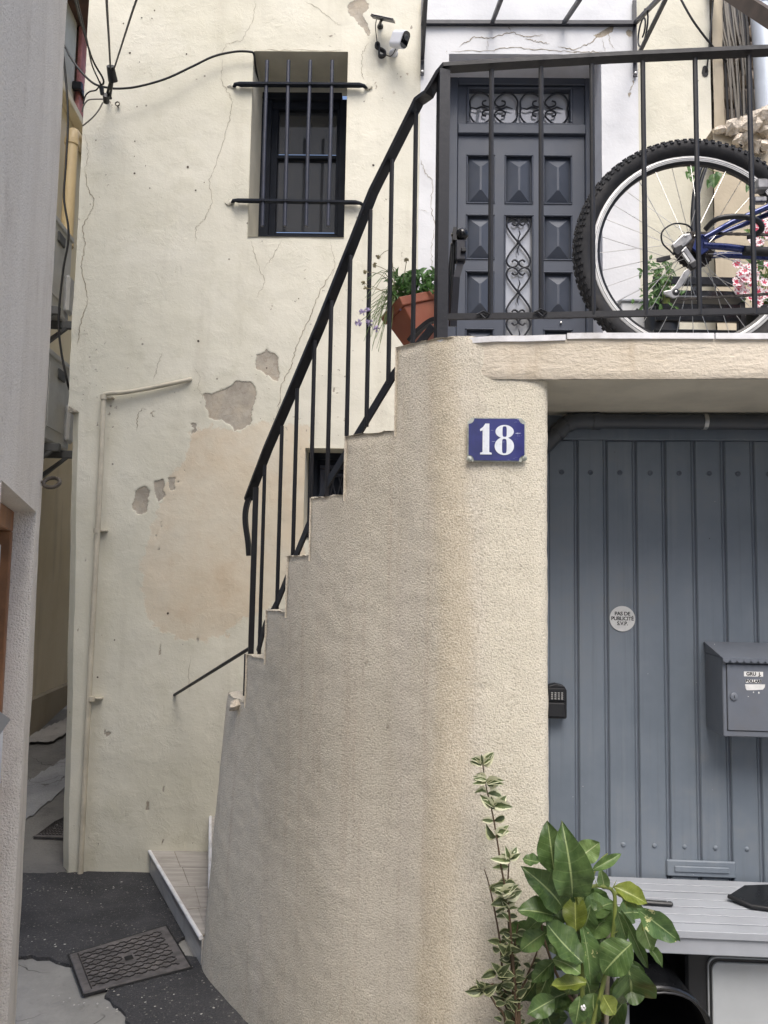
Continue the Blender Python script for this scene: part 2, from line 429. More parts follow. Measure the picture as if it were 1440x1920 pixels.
def mk_leaf(name, deep, pale, rim=None, rib=None, rough=.4, trans=.25, blotch=None, rim_w=.62):
    """leaf: uv.x along, uv.y across (0..1)"""
    k = NT(name)
    uv = k.n('ShaderNodeUVMap'); sep = k.n('ShaderNodeSeparateXYZ'); k.l(uv.outputs[0], sep.inputs[0])
    a = k.math('ABSOLUTE', k.math('MULTIPLY_ADD', sep.outputs[1], 2.0, -1.0))
    oi = k.n('ShaderNodeObjectInfo')
    c = k.mix(k.ramp(k.noise(24, 4, .6), .3, .7), deep, pale)
    c = k.mix(k.math('MULTIPLY', oi.outputs['Random'], .5), c, tuple(x * .55 for x in deep[:3]) + (1,))
    c = k.mix(k.math('MULTIPLY', k.ramp(k.noise(9, 5, .7), .5, .72), .4), c, tuple(min(1, x * 1.5 + .02) for x in pale[:3]) + (1,))
    c = k.mix(k.math('MULTIPLY', k.ramp(k.noise(48, 4, .75), .68, .71), .55), c, S(120, 104, 62))
    vw = k.n('ShaderNodeTexWave', bands_direction='X'); cx = k.n('ShaderNodeCombineXYZ')
    k.l(k.math('SUBTRACT', sep.outputs[0], k.math('MULTIPLY', a, .16)), cx.inputs[0]); k.l(cx.outputs[0], vw.inputs[0]); vw.inputs['Scale'].default_value = 2.6
    veins = k.ramp(vw.outputs[1], .9, 1.0)
    if rib:
        c = k.mix(k.math('MULTIPLY', veins, .1), c, rib); c = k.mix(k.ramp(a, .07, .02), c, rib)
    if rim:
        e = k.math('ADD', a, k.math('MULTIPLY', k.math('SUBTRACT', k.noise(90, 3), .5), .7)); c = k.mix(k.ramp(e, rim_w - .05, rim_w + .05), c, rim)
    if blotch:
        c = k.mix(k.ramp(k.noise(38, 4, .7), .6, .64), c, blotch)
    k.set('Base Color', c); k.set('Roughness', rough)
    k.set('Normal', k.bump(k.math('SUBTRACT', k.noise(60, 2), k.math('MULTIPLY', veins, .6)), .35, .003))
    tr = k.n('ShaderNodeBsdfTranslucent'); k.l(c, tr.inputs[0]); m = k.n('ShaderNodeMixShader'); m.inputs[0].default_value = trans
    k.l(k.b.outputs[0], m.inputs[1]); k.l(tr.outputs[0], m.inputs[2]); k.l(m.outputs[0], k.out.inputs[0]); return k.m
def mk_enamel():
    k = NT('blue_enamel')
    c = k.mix(k.ramp(k.noise(14, 4), .35, .65), S(28, 32, 92), S(40, 42, 112))
    sc = k.noise(1.0, 4, .7, k.mapped((22, 22, 120)))
    m = k.math('MULTIPLY', k.ramp(sc, .62, .68), k.ramp(k.noise(14, 2), .5, .62))
    c = k.mix(m, c, S(176, 182, 206)); k.set('Base Color', c); k.set('Roughness', .3); k.set('Coat Weight', .3); return k.m
def mk_gate():
    k = NT('slate_blue_gate_paint')
    c = k.mix(k.ramp(k.noise(1.6, 5, .65), .35, .65), S(106, 116, 127), S(120, 129, 139))
    st = k.noise(1.0, 6, .7, k.mapped((38, 38, 1.1)))
    c = k.mix(k.math('MULTIPLY', k.ramp(st, .5, .75), .35), c, S(92, 100, 108))
    c = k.mix(k.math('MULTIPLY', k.ramp(k.noise(1.0, 5, .7, k.mapped((20, 20, .8))), .52, .72), .22), c, S(140, 146, 150))
    dust = k.math('MULTIPLY', k.ramp(k.noise(3.2, 6, .75), .5, .75), .3)
    c = k.mix(dust, c, S(134, 132, 126))
    ch = k.math('MULTIPLY', k.ramp(k.vor(16), .05, .03), k.ramp(k.noise(6, 2), .55, .6)); c = k.mix(ch, c, S(64, 66, 68))
    ch2 = k.math('MULTIPLY', k.ramp(k.vor(23), .045, .025), k.ramp(k.noise(5, 2), .58, .63)); c = k.mix(ch2, c, S(190, 192, 192))
    k.set('Base Color', c); k.set('Roughness', k.ramp(k.noise(5, 5, .7), .3, .7, .38, .62)); k.set('Normal', k.bump(k.math('ADD', k.noise(3.5, 3), k.math('MULTIPLY', k.noise(120, 3), .06)), .22, .01)); return k.m
MAT['alleyfloor'] = mk_concrete('worn_alley_asphalt', S(92, 91, 90), S(116, 115, 112))
MAT['grit'] = simple('pale_grit', S(186, 184, 178), .9, var=.25, scale=200)
MAT.update(
    plaster=mk_plaster_main(), rough=mk_roughcast(), beam=mk_trowelled(), white=mk_white_plaster(), street=mk_concrete('street_concrete', S(140, 139, 134), S(160, 158, 153)), grey=mk_grey_plaster(),
    alley=mk_alley_plaster('alley_cream', S(232, 222, 196), S(238, 229, 206)), alley_low=mk_alley_plaster('alley_low', S(218, 204, 176), S(228, 215, 190)), plinth=mk_alley_plaster('alley_plinth', S(150, 140, 120), S(166, 154, 134)),
    asphalt=mk_asphalt(), concrete=mk_concrete('concrete_patch', S(136, 134, 130), S(158, 155, 150)), cobble=mk_concrete('gutter_concrete', S(128, 130, 134), S(148, 150, 152)),
    tread=mk_tile('tread_tile', S(156, 150, 143), S(190, 185, 178)), riser=mk_tile('riser_tile', S(172, 169, 164), S(198, 195, 190), .3, (1, 1, 8)),
    nosing=simple('white_nosing', S(226, 226, 228), .35, var=.05, scale=20, dirt=S(150, 140, 126), dirt_amt=.4),
    soffit=simple('grey_soffit', S(206, 199, 182), .9, var=.08, scale=5, bump=.3),
    iron=simple('black_iron_paint', S(34, 35, 44), .45, var=.15, scale=18, bump=.25, bscale=70, wear=S(92, 90, 92), wear_amt=.73),
    rail=simple('black_rail_paint', S(20, 21, 27), .52, var=.15, scale=22, bump=.3, bscale=60, wear=S(96, 90, 86), wear_amt=.705),
    bars=simple('blue_black_bar_paint', S(44, 48, 62), .5, var=.18, scale=20, bump=.3, bscale=70, wear=S(126, 130, 140), wear_amt=.7),
    frame=simple('window_frame_paint', S(32, 36, 44), .8, spec=.2, var=.12, scale=14, bump=.2),
    door=simple('anthracite_door_paint', S(64, 70, 82), .5, var=.06, scale=5, bump=.12, bscale=90, dirt=S(84, 84, 86), dirt_amt=.3),
    scroll=simple('scroll_iron', S(38, 40, 46), .45, var=.1, scale=30),
    glass=mk_glass('dark_glass'), door_glass=mk_glass('door_glass', S(166, 168, 172), .05), clear=mk_clear('clear_sheet', (.985, .99, .99, 1), .03),  # door_glass base colour is lightened in place of bright pane reflections
    gate=mk_gate(),
    groove=simple('gate_groove_paint', S(92, 99, 110), .6, var=.1, scale=9),
    pvc=simple('dark_grey_pvc', S(70, 74, 80), .38, var=.06, scale=6, dirt=S(96, 92, 86), dirt_amt=.35),
    steel=simple('galvanised_steel', S(188, 188, 186), .35, .85, var=.1, scale=40),
    mail=simple('mailbox_paint', S(108, 114, 124), .42, var=.05, scale=6, bump=.1, dirt=S(110, 104, 98), dirt_amt=.35, wear=S(150, 154, 160), wear_amt=.76),
    black=simple('black_plastic', S(26, 27, 30), .45, var=.12, scale=20), blackgloss=simple('black_gloss', S(16, 17, 19), .22, var=.1, scale=20),
    rubber=simple('tyre_rubber', S(30, 31, 35), .75, var=.15, scale=25, dirt=S(92, 86, 78), dirt_amt=.25), knob=simple('tyre_knob_rubber', S(44, 45, 48), .8, var=.2, scale=60),
    rim=simple('white_silver_rim', S(226, 226, 224), .35, .2, var=.05, scale=12), rimblack=simple('black_rim', S(20, 20, 22), .4, var=.1),
    spoke=simple('steel_spoke', S(200, 198, 192), .3, .9, var=.05), alu=simple('cast_aluminium', S(166, 166, 166), .35, .75, var=.1, scale=30),
    cass=simple('dark_sprocket', S(58, 54, 52), .5, .7, var=.3, scale=60), chain=simple('chain_steel', S(70, 66, 62), .5, .7, var=.3, scale=90),
    bike=simple('metallic_blue_frame', S(28, 44, 100), .28, .45, var=.1, scale=12, coat=.6),
    terra=simple('terracotta_plastic', S(150, 86, 62), .55, var=.08, scale=9, dirt=S(176, 128, 104), dirt_amt=.4),
    slat=simple('pale_grey_slat_paint', S(158, 162, 168), .5, var=.05, scale=8, bump=.15, dirt=S(140, 140, 146), dirt_amt=.35),
    cabinet=simple('dark_cabinet', S(36, 37, 40), .5, var=.1, scale=9), cabdoor=simple('pale_grey_cabinet_door', S(178, 182, 184), .45, var=.04, scale=5, dirt=S(150, 150, 148), dirt_amt=.35),
    paper=simple('white_paper', S(226, 226, 224), .7, var=.06, scale=60), ink=simple('black_ink', S(22, 22, 24), .7, var=.05),
    sticker=simple('silver_sticker', S(214, 214, 212), .35, .1, var=.06, scale=30), enamel=mk_enamel(), digit=simple('white_enamel', S(224, 228, 234), .3, var=.04, scale=40), platerim=simple('plate_edge', S(170, 174, 164), .6, var=.2, scale=50),
    pipe=simple('cream_painted_pipe', S(196, 188, 168), .6, var=.08, scale=12, bump=.2, dirt=S(150, 142, 126), dirt_amt=.5),
    downpipe=simple('cream_pvc_downpipe', S(226, 204, 160), .45, var=.05, scale=6), cable=simple('black_cable', S(20, 20, 22), .55, var=.1), gcable=simple('grey_cable', S(120, 116, 108), .6, var=.1),
    acw=simple('ac_casing', S(206, 207, 208), .5, var=.05, scale=5, dirt=S(130, 130, 130), dirt_amt=.4), acdark=simple('ac_dark', S(88, 90, 92), .6, var=.1),
    shutter=simple('faded_red_shutter', S(190, 122, 114), .7, var=.18, scale=14, dirt=S(222, 170, 166), dirt_amt=.7, bump=.3), eave=simple('brown_eave', S(96, 70, 58), .7, var=.2, scale=8), oldwood=simple('brown_frame_wood', S(140, 98, 66), .7, var=.2, scale=10, bump=.3), beamwood=simple('dark_beam', S(74, 64, 56), .8, var=.2, scale=12, bump=.3),
    greydoor=simple('pale_door_paint', S(190, 192, 190), .5, var=.06, scale=5), rust=simple('old_iron_ring', S(92, 86, 78), .6, .5, var=.25, scale=50, bump=.4),
    camwhite=simple('camera_white', S(214, 216, 222), .35, var=.03), lens=mk_glass('lens_glass', S(14, 14, 16)), solar=simple('solar_panel', S(36, 38, 42), .25, var=.1, coat=.5),
    stone=mk_concrete('rubble_stone', S(108, 98, 88), S(140, 128, 114)), whitereveal=simple('white_reveal', S(214, 214, 218), .85, var=.05, scale=5, bump=.3, bscale=30, bdist=.005, dirt=S(176, 172, 166), dirt_amt=.4), stoneplaster=mk_alley_plaster('stained_plaster', S(176, 164, 142), S(196, 184, 160)), mortar=simple('broken_mortar', S(216, 204, 186), .95, var=.15, scale=20, bump=.9, bscale=40, bdist=.02),
    zinc=simple('zinc_downpipe', S(196, 204, 214), .45, .1, var=.06, scale=5), crack=simple('crack_shadow', S(146, 134, 114), .95, var=.3, scale=80), plugs=simple('plug_hole', S(84, 74, 64), .9, var=.3, scale=80),
    castiron=simple('cast_iron', S(100, 97, 97), .65, .2, var=.22, scale=26, bump=.4, bscale=120, dirt=S(150, 142, 136), dirt_amt=.4), casthi=simple('cast_iron_groove_shade', S(46, 43, 43), .6, .2, var=.2, scale=40),
    leaf_lemon=mk_leaf('lemon_leaf', S(68, 94, 50), S(106, 132, 74), rib=S(156, 172, 116)), leaf_lemon_y=mk_leaf('young_lemon_leaf', S(104, 118, 44), S(134, 146, 64), rib=S(176, 184, 104)), leaf_lemon_p=mk_leaf('pale_lemon_leaf', S(110, 138, 78), S(146, 170, 108), rib=S(186, 198, 150)), leaf_lemon_b=mk_leaf('blotched_lemon_leaf', S(66, 94, 54), S(98, 126, 70), rib=S(150, 168, 118), blotch=S(206, 204, 146)),
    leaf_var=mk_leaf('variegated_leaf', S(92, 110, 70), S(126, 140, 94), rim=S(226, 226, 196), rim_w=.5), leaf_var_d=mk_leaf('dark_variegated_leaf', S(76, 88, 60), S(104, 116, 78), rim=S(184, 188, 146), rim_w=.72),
    leaf_herb=mk_leaf('herb_leaf', S(62, 104, 46), S(104, 146, 74)), leaf_ivy=mk_leaf('ivy_leaf', S(58, 96, 44), S(92, 128, 62), rib=S(130, 158, 96)),
    chive=simple('chive_stalk', S(106, 126, 76), .6, var=.2, scale=30), drystem=simple('dry_stalk', S(150, 142, 112), .7, var=.2), chiveflower=simple('chive_flower', S(176, 162, 200), .8, var=.2, scale=90),
    stem=simple('woody_stem', S(96, 78, 60), .75, var=.2, scale=40), gstem=simple('green_stem', S(120, 132, 66), .5, var=.15, scale=20), stake=simple('bamboo_stake', S(150, 142, 126), .7, var=.15, scale=20), soil=simple('soil', S(62, 52, 42), .95, var=.3, scale=60, bump=.8),
    petal=mk_leaf('petunia_petal', S(192, 52, 82), S(214, 84, 110), rim=S(240, 230, 230), rim_w=.3, trans=.3), opposite=mk_alley_plaster('opposite_plaster', S(196, 190, 182), S(212, 206, 196)),
    figwhite=simple('figurine_cream', S(214, 204, 184), .5, var=.1), figgrey=simple('figurine_stripe', S(120, 110, 96), .6, var=.2),
)
# ================================================================== generic sheet with real relief
def lines(a, b, step, breaks=()):
    n = max(1, int(round((b - a) / step))); L = list(np.linspace(a, b, n + 1))
    for k in breaks:
        if a < k < b:
            L = [x for x in L if abs(x - k) > step * .45 or x in (a, b)]; L.append(k)
    return np.array(sorted(L))
def sheet(name, us, vs, pos, mat, parent=None, keep=None, attrs=None, smooth=True, world=False):
    U, V = np.meshgrid(us, vs, indexing='ij'); X, Y, Z = pos(U, V)
    nu, nv = len(us), len(vs); idx = np.arange(nu * nv).reshape(nu, nv)
    q = np.stack([idx[:-1, :-1], idx[1:, :-1], idx[1:, 1:], idx[:-1, 1:]], -1)
    if keep is not None:
        k = keep((us[:-1, None] + us[1:, None]) / 2 + 0 * vs[None, :-1], (vs[None, :-1] + vs[None, 1:]) / 2 + 0 * us[:-1, None]); q = q[k]
    q = q.reshape(-1, 4)
    co = np.stack([X, Y, Z], -1).reshape(-1, 3).astype(np.float64)
    if world and parent is not None:
        I = np.array(rootM(parent).inverted()); co = co @ I[:3, :3].T + I[:3, 3]
    used = np.unique(q); remap = np.full(nu * nv, -1); remap[used] = np.arange(len(used)); q = remap[q]; co = co[used]
    T = Vector((0, 0, 0))
    if parent is None:
        T = Vector(((co[:, 0].min() + co[:, 0].max()) / 2, (co[:, 1].min() + co[:, 1].max()) / 2, co[:, 2].min())); co = co - np.array(T)
    me = bpy.data.meshes.new(name); me.from_pydata(co.tolist(), [], q.tolist()); me.update()
    for nm, A in (attrs or {}).items():
        a = me.attributes.new(nm, 'FLOAT', 'POINT'); a.data.foreach_set('value', np.asarray(A(U, V)).reshape(-1)[used].astype(np.float32))
    me.materials.append(mat)
    if smooth: me.polygons.foreach_set('use_smooth', [True] * len(me.polygons))
    o = bpy.data.objects.new(name, me); col.objects.link(o); o.location = T
    if parent is not None: o.parent = parent
    return o

# ================================================================== ground
GZ = .13
def ground_z(y):
    return GZ + np.where(y < 4.3, 0.0, np.where(y < 9.5, (y - 4.3) * .15, 5.2 * .15))
gy = np.unique(np.concatenate([np.linspace(-60, -2, 12), np.arange(-2, 10, .05), np.linspace(10, 60, 20)]))
gx = np.unique(np.concatenate([np.linspace(-60, -4, 12), np.arange(-4, 3, .05), np.linspace(3, 60, 12)]))
def gpos(U, V):
    near = (np.abs(U) < 5) & (V > -2) & (V < 10)
    return U, V, ground_z(V) + np.where(near, .012 * fbm(U * 3, V * 3, 3), 0) - .004
tag(sheet('ground', gx, gy, gpos, MAT['street']), kind='structure')
def patch(name, pxs, z, mat, zf=None, lift=.004):
    """flat irregular sheet laid on the ground, outline given by ground points"""
    pts = [PZ(a, b, z) for a, b in pxs]; pts = [(p.x, p.y) for p in pts]
    mb = MB(); c = (sum(p[0] for p in pts) / len(pts), sum(p[1] for p in pts) / len(pts))
    ring = []
    for i in range(len(pts)):
        a = pts[i]; b = pts[(i + 1) % len(pts)]
        for k in range(6):
            t = k / 6; j = 0 if k == 0 else .012
            ring.append((a[0] + (b[0] - a[0]) * t + random.uniform(-j, j), a[1] + (b[1] - a[1]) * t + random.uniform(-j, j)))
    n = len(ring); mb.add([(x, y, GZ + lift + .006) for x, y in ring], [tuple(range(n))])
    mb.add([(x, y, float(ground_z(np.array(y))) + lift + .006) for x, y in ring] + [(x, y, float(ground_z(np.array(y))) - .02) for x, y in ring], [(i, (i + 1) % n, n + (i + 1) % n, n + i) for i in range(n)])
    return tag(mb.build(name, mat, smooth=30), kind='structure')
patch('asphalt_patch', [(20, 1800), (60, 1795), (150, 1815), (320, 1775), (350, 1760), (300, 1640), (265, 1625), (150, 1640), (90, 1640), (40, 1640), (10, 1700)], GZ, MAT['asphalt'])
patch('asphalt_patch', [(170, 1845), (200, 1866), (216, 1890), (262, 1945), (290, 2050), (560, 2050), (470, 1925), (385, 1812), (345, 1790)], GZ, MAT['asphalt'])
# alley paving strips
def alley_pt(px, py):
    d = ray(px, py); t = 1.0
    for _ in range(60):
        p = CAM + d * t; t = (float(ground_z(np.array(p.y))) - EYE) / d.z
    return CAM + d * t
def alley_patch(name, pxs, mat, lift=.004):
    pts = [alley_pt(a, b) for a, b in pxs]; poly = [(p.x, p.y) for p in pts]; xs_ = [p[0] for p in poly]; ys_ = [p[1] for p in poly]
    return tag(sheet(name, lines(min(xs_), max(xs_), .02), lines(min(ys_), max(ys_), .02, (4.3,)), lambda U, V: (U + .012 * fbm(U * 20, V * 20, 5), V + .012 * fbm(U * 20, V * 20, 6), ground_z(V) + lift), mat, keep=lambda x, y: poly_sdf(x, y, poly) < 0), kind='structure')
alley_patch('alley_asphalt', [(30, 1645), (118, 1646), (160, 1500), (175, 1330), (30, 1330)], MAT['alleyfloor'], .003)
alley_patch('gutter_strip', [(40, 1478), (66, 1458), (112, 1430), (150, 1400), (150, 1455), (110, 1490), (60, 1532), (40, 1545)], MAT['cobble'], .012)
alley_patch('concrete_apron', [(50, 1400), (70, 1397), (92, 1400), (112, 1388), (150, 1366), (150, 1340), (110, 1360), (66, 1380), (50, 1388)], MAT['concrete'], .03)

# ================================================================== main house
H = Frame((0, 4.12, 0), -.015)
house = fthing('house', 'cream plastered old house with barred window, dark panelled door and peeling wall', 'house', H)
def lean(z): return .075 * np.clip((2.6 - z) / 2.6, 0, 1)
HX0 = H.px(150, 330).x; HX1 = H.px(1336, 320).x; ZC = H.px(130, 772).z; HTOP = 6.3
def rect(px0, py0, px1, py1, y=0):
    a = H.px(px0, py0, y); b = H.px(px1, py1, y); return (a.x, b.x, b.z, a.z)
WIN = rect(476, 97, 645, 446); DOOR = rect(842, 102, 1131, 700); FLOOR_Z = 2.357; DOOR = (DOOR[0], DOOR[1], FLOOR_Z - .02, DOOR[3])
NICHE = rect(573, 840, 690, 1010)
CH = .062
def hdisp(x, z): return .014 * fbm(x * 1.8, z * 1.8, 5) + .007 * fbm(x * 8, z * 8, 9)
PEELS = [[(478, 662), (500, 657), (520, 670), (524, 700), (519, 713), (500, 704), (480, 690)],
         [(385, 740), (428, 726), (440, 712), (472, 712), (478, 735), (470, 798), (440, 806), (415, 790), (390, 786)],
         [(250, 925), (270, 908), (278, 920), (272, 960), (255, 966), (248, 945)], [(290, 905), (304, 896), (310, 930), (294, 946)], [(317, 898), (328, 896), (327, 918), (318, 921)],
         [(650, 6), (686, -6), (689, 14), (684, 26), (697, 50), (700, 66), (690, 76), (675, 50), (652, 20)], [(181, 1362), (202, 1374), (184, 1386)],
         [(268, 1497), (277, 1500), (276, 1520), (268, 1523)], [(358, 792), (368, 786), (372, 812), (360, 818)], [(325, 508), (336, 505), (334, 512), (326, 514)], [(297, 1570), (305, 1574), (302, 1584)],
         [(222, 1528), (231, 1524), (229, 1534)], [(296, 1210), (300, 1208), (299, 1228), (295, 1230)], [(300, 1320), (308, 1314), (304, 1336)], [(620, 736), (628, 722), (634, 740)], [(357, 832), (370, 830), (366, 838)]]
OCHRE = [(345, 850), (372, 800), (420, 792), (450, 806), (480, 792), (580, 800), (590, 900), (565, 1100), (500, 1145), (462, 1158), (430, 1182), (392, 1202), (340, 1200), (318, 1190), (278, 1178), (262, 1100), (266, 1030), (296, 960), (318, 900)]
_r = random.Random(2)
for (x, y, r) in ((357, 848, 5), (344, 882, 7), (333, 905, 4), (302, 985, 6), (290, 1002, 5), (296, 1030, 6), (285, 1010, 3), (322, 1196, 4), (355, 1203, 4), (372, 1201, 6), (392, 1204, 4), (366, 770, 4), (376, 755, 3), (345, 800, 4), (262, 760, 3), (280, 790, 3), (470, 806, 4), (520, 800, 5), (575, 960, 8), (570, 1000, 6), (568, 930, 5), (282, 1440, 4), (305, 1480, 5), (218, 1260, 4), (186, 1290, 4), (240, 1190, 3), (200, 1540, 4), (310, 1545, 5), (250, 1610, 6), (205, 1560, 3), (300, 1625, 5), (188, 1345, 3), (192, 1395, 4), (345, 1520, 3), (360, 1580, 4), (135, 1180, 4), (152, 1050, 4), (148, 1140, 5), (160, 975, 5)):
    PEELS.append([(x + r * .6 * math.cos(a) * _r.uniform(.4, 1.2), y + r * 1.1 * math.sin(a) * _r.uniform(.4, 1.2)) for a in np.linspace(0, 6.28, 8)[:-1]])
peel_l = [[H.xz(*p) for p in q] for q in PEELS]; ochre_l = [H.xz(*p) for p in OCHRE]
def peel_at(U, V, polys=peel_l):
    d = np.full(U.shape, 1.0)
    for q in polys: d = np.minimum(d, poly_sdf(U, V, q))
    return np.clip(d, -.2, .2)
def peel_n(U, V): return np.minimum(peel_at(U, V, peel_l[:6]) + .06 * fbm(U * 15, V * 15, 61, 6), peel_at(U, V, peel_l[6:]) + .004 + .035 * fbm(U * 45, V * 45, 63, 4))
def dense(L, spans, st):
    out = [x for x in L if not any(a < x < b for a, b in spans)]
    for a, b in spans: out += list(np.arange(a, b, st))
    return np.array(sorted(out))
xs = lines(HX0, HX1, .017, (HX0 + CH, WIN[0], WIN[1], DOOR[0], DOOR[1], NICHE[0], NICHE[1])); zs = lines(-.1, HTOP, .017, (ZC, WIN[2], WIN[3], DOOR[2], DOOR[3], NICHE[2], NICHE[3]))
_a, _b, _c, _d = H.px(380, 655), H.px(528, 815), H.px(243, 890), H.px(332, 972)
xs = dense(xs, [(_c.x, _d.x), (_a.x, min(_b.x, WIN[0] + .13))] if _b.x < WIN[0] else [(_c.x, _d.x), (_a.x, WIN[0] - .002), (WIN[0] + .004, _b.x)], .0055); zs = dense(zs, [(_d.z, _c.z), (_b.z, _a.z)], .0055)
def inside(x, z, r): return (x > r[0]) & (x < r[1]) & (z > r[2]) & (z < r[3])
sheet('wall', xs, zs, lambda U, V: (U + np.clip(1 - (U - HX0 - CH) / .6, 0, 1) * (lean(V) + .012 * fbm(V * 3, V * 0 + 3, 4)), -hdisp(U, V) + .0035 * np.clip(.5 - peel_n(U, V) / .006, 0, 1), V), MAT['plaster'], house,
      keep=lambda x, z: ~(inside(x, z, WIN) | inside(x, z, DOOR) | inside(x, z, NICHE) | ((x < HX0 + CH) & (z < ZC))),
      attrs={'peel': peel_n, 'ochre': lambda U, V: np.clip(poly_sdf(U, V, ochre_l), -.4, .4)})
# cut corner and alley side of the house
cz = lines(-.1, ZC, .03)
sheet('cut_corner', np.linspace(0, 1, 5), cz, lambda U, V: (HX0 + lean(V) + CH * (1 - U) + .012 * fbm(V * 3, V * 0 + 3, 4) + .004 * fbm(U * 3, V * 9, 8), -.002 + CH * 1.25 * U + .006 * fbm(U * 2, V * 7, 2), V), MAT['plaster'], house,
      attrs={'peel': lambda U, V: U * 0 + .2, 'ochre': lambda U, V: U * 0 + .4})
sheet('alley_side', lines(0, 6, .12), lines(-.1, HTOP, .12, (ZC,)), lambda U, V: (HX0 + lean(V) + .012 * fbm(V * 3, V * 0 + 3, 4) - .004 * fbm(U * 3, V * 3), U + np.where(V <= ZC, CH * 1.25, 0) * np.clip(1 - U / 3, 0, 1), V), MAT['plaster'], house,
      attrs={'peel': lambda U, V: U * 0 + .2, 'ochre': lambda U, V: U * 0 + .4})
mb = MB(); mb.add([(HX0, 0, ZC), (HX0 + CH + .002, 0, ZC), (HX0, CH * 1.3, ZC), (HX0 + .01, -.006, ZC + .03)], [(0, 2, 1), (0, 1, 3)]); mb.build('corner_stop', MAT['plaster'], house)
def reveal(name, r, depth, mat, sill=None, eps=.0):
    x0, x1, z0, z1 = r; mb = MB(); a, b = -.006, depth
    n = 6
    for (p, q) in (((x0, z0), (x0, z1)), ((x0, z1), (x1, z1)), ((x1, z1), (x1, z0)), ((x1, z0), (x0, z0))):
        mb.add([(p[0], a, p[1]), (q[0], a, q[1]), (q[0], b, q[1]), (p[0], b, p[1])], [(0, 1, 2, 3)])
    return mb.build(name, mat, house)
MAT['reveal'] = simple('reveal_plaster', S(204, 199, 182), .9, var=.06, scale=6, bump=.35, bscale=30, bdist=.006)
reveal('window_reveal', WIN, .40, MAT['reveal'])
reveal('door_reveal', DOOR, .26, MAT['whitereveal'])
reveal('niche_reveal', NICHE, .3, MAT['reveal'])
# cracks: thin irregular ribbons following the plaster
def crack(pxs, w=.0035, jit=.006, sub=9, parent=house, fr=H, y=0, mat='crack', disp=hdisp):
    pts = [Vector((*fr.xz(*p), 0)) for p in pxs]; out = []
    for i in range(len(pts) - 1):
        for k in range(sub):
            t = k / sub; p = pts[i].lerp(pts[i + 1], t); j = jit if k else jit * .3
            out.append(Vector((p.x + random.uniform(-j, j), p.y + random.uniform(-j, j), 0)))
    out.append(pts[-1]); mb = MB(); vs = []
    for i, p in enumerate(out):
        t = (out[min(i + 1, len(out) - 1)] - out[max(i - 1, 0)]).normalized(); nrm = Vector((-t.y, t.x, 0))
        e = min(1, i / 4 + .15, (len(out) - 1 - i) / 4 + .15); ww = w * e * random.uniform(.45, 1.2)
        for s_ in (-1, 1):
            q = p + nrm * ww * .5 * s_; vs.append((q.x, y - float(disp(np.array(q.x), np.array(q.y))) - .0016, q.y))
    mb.add(vs, [(2 * i, 2 * i + 1, 2 * i + 3, 2 * i + 2) for i in range(len(out) - 1)])
    return mb.build('crack', MAT[mat], parent)
for c, w in (([(160, 318), (164, 350), (176, 375), (172, 395), (155, 425), (160, 460), (152, 500), (166, 560), (150, 610), (146, 650)], .005), ([(158, 250), (166, 285), (160, 318)], .003),
             ([(418, 110), (415, 150), (430, 180), (437, 192), (428, 235), (405, 310), (392, 340), (398, 380), (385, 410), (368, 425), (366, 455)], .003), ([(480, 0), (475, 35), (455, 75), (425, 82), (415, 105)], .0025),
             ([(690, 78), (680, 100), (678, 135), (683, 150)], .0035), ([(468, 450), (482, 490), (497, 530), (480, 560)], .003), ([(528, 450), (515, 475), (495, 505)], .003), ([(625, 505), (600, 545), (580, 600), (556, 650), (545, 690), (528, 720), (520, 780)], .005),
             ([(620, 450), (628, 500), (622, 520)], .0025), ([(305, 660), (295, 690), (288, 715)], .003), ([(570, 2), (600, 18), (625, 40), (640, 48)], .0025), ([(478, 95), (560, 94), (655, 96)], .003), ([(362, 690), (375, 705), (372, 730), (384, 752)], .002),
             ([(270, 765), (258, 778), (256, 808)], .004), ([(292, 770), (282, 775), (290, 782)], .005), ([(356, 1228), (354, 1300)], .003), ([(1030, 110), (1031, 118)], .002)):
    crack(c, w * .75)
for q in [(290, 20), (266, 34), (285, 35), (244, 100), (350, 102), (262, 117), (257, 200), (180, 263), (253, 265), (252, 293), (273, 311), (352, 313), (252, 325), (281, 353), (367, 357), (383, 342), (500, 690), (563, 380), (700, 310), (706, 480), (215, 1200), (183, 1270), (315, 1150), (232, 45), (372, 640), (560, 560)]:
    x, z = H.xz(*q); r = random.uniform(.003, .007); m = MB(); y = -float(hdisp(np.array(x), np.array(z))) - .0015
    m.add([(x + r * math.cos(a) * random.uniform(.7, 1.2), y, z + r * math.sin(a) * random.uniform(.7, 1.2)) for a in np.linspace(0, 2 * math.pi, 8)[:-1]], [tuple(range(7))]); m.build('plug_hole', MAT['plugs'], house)

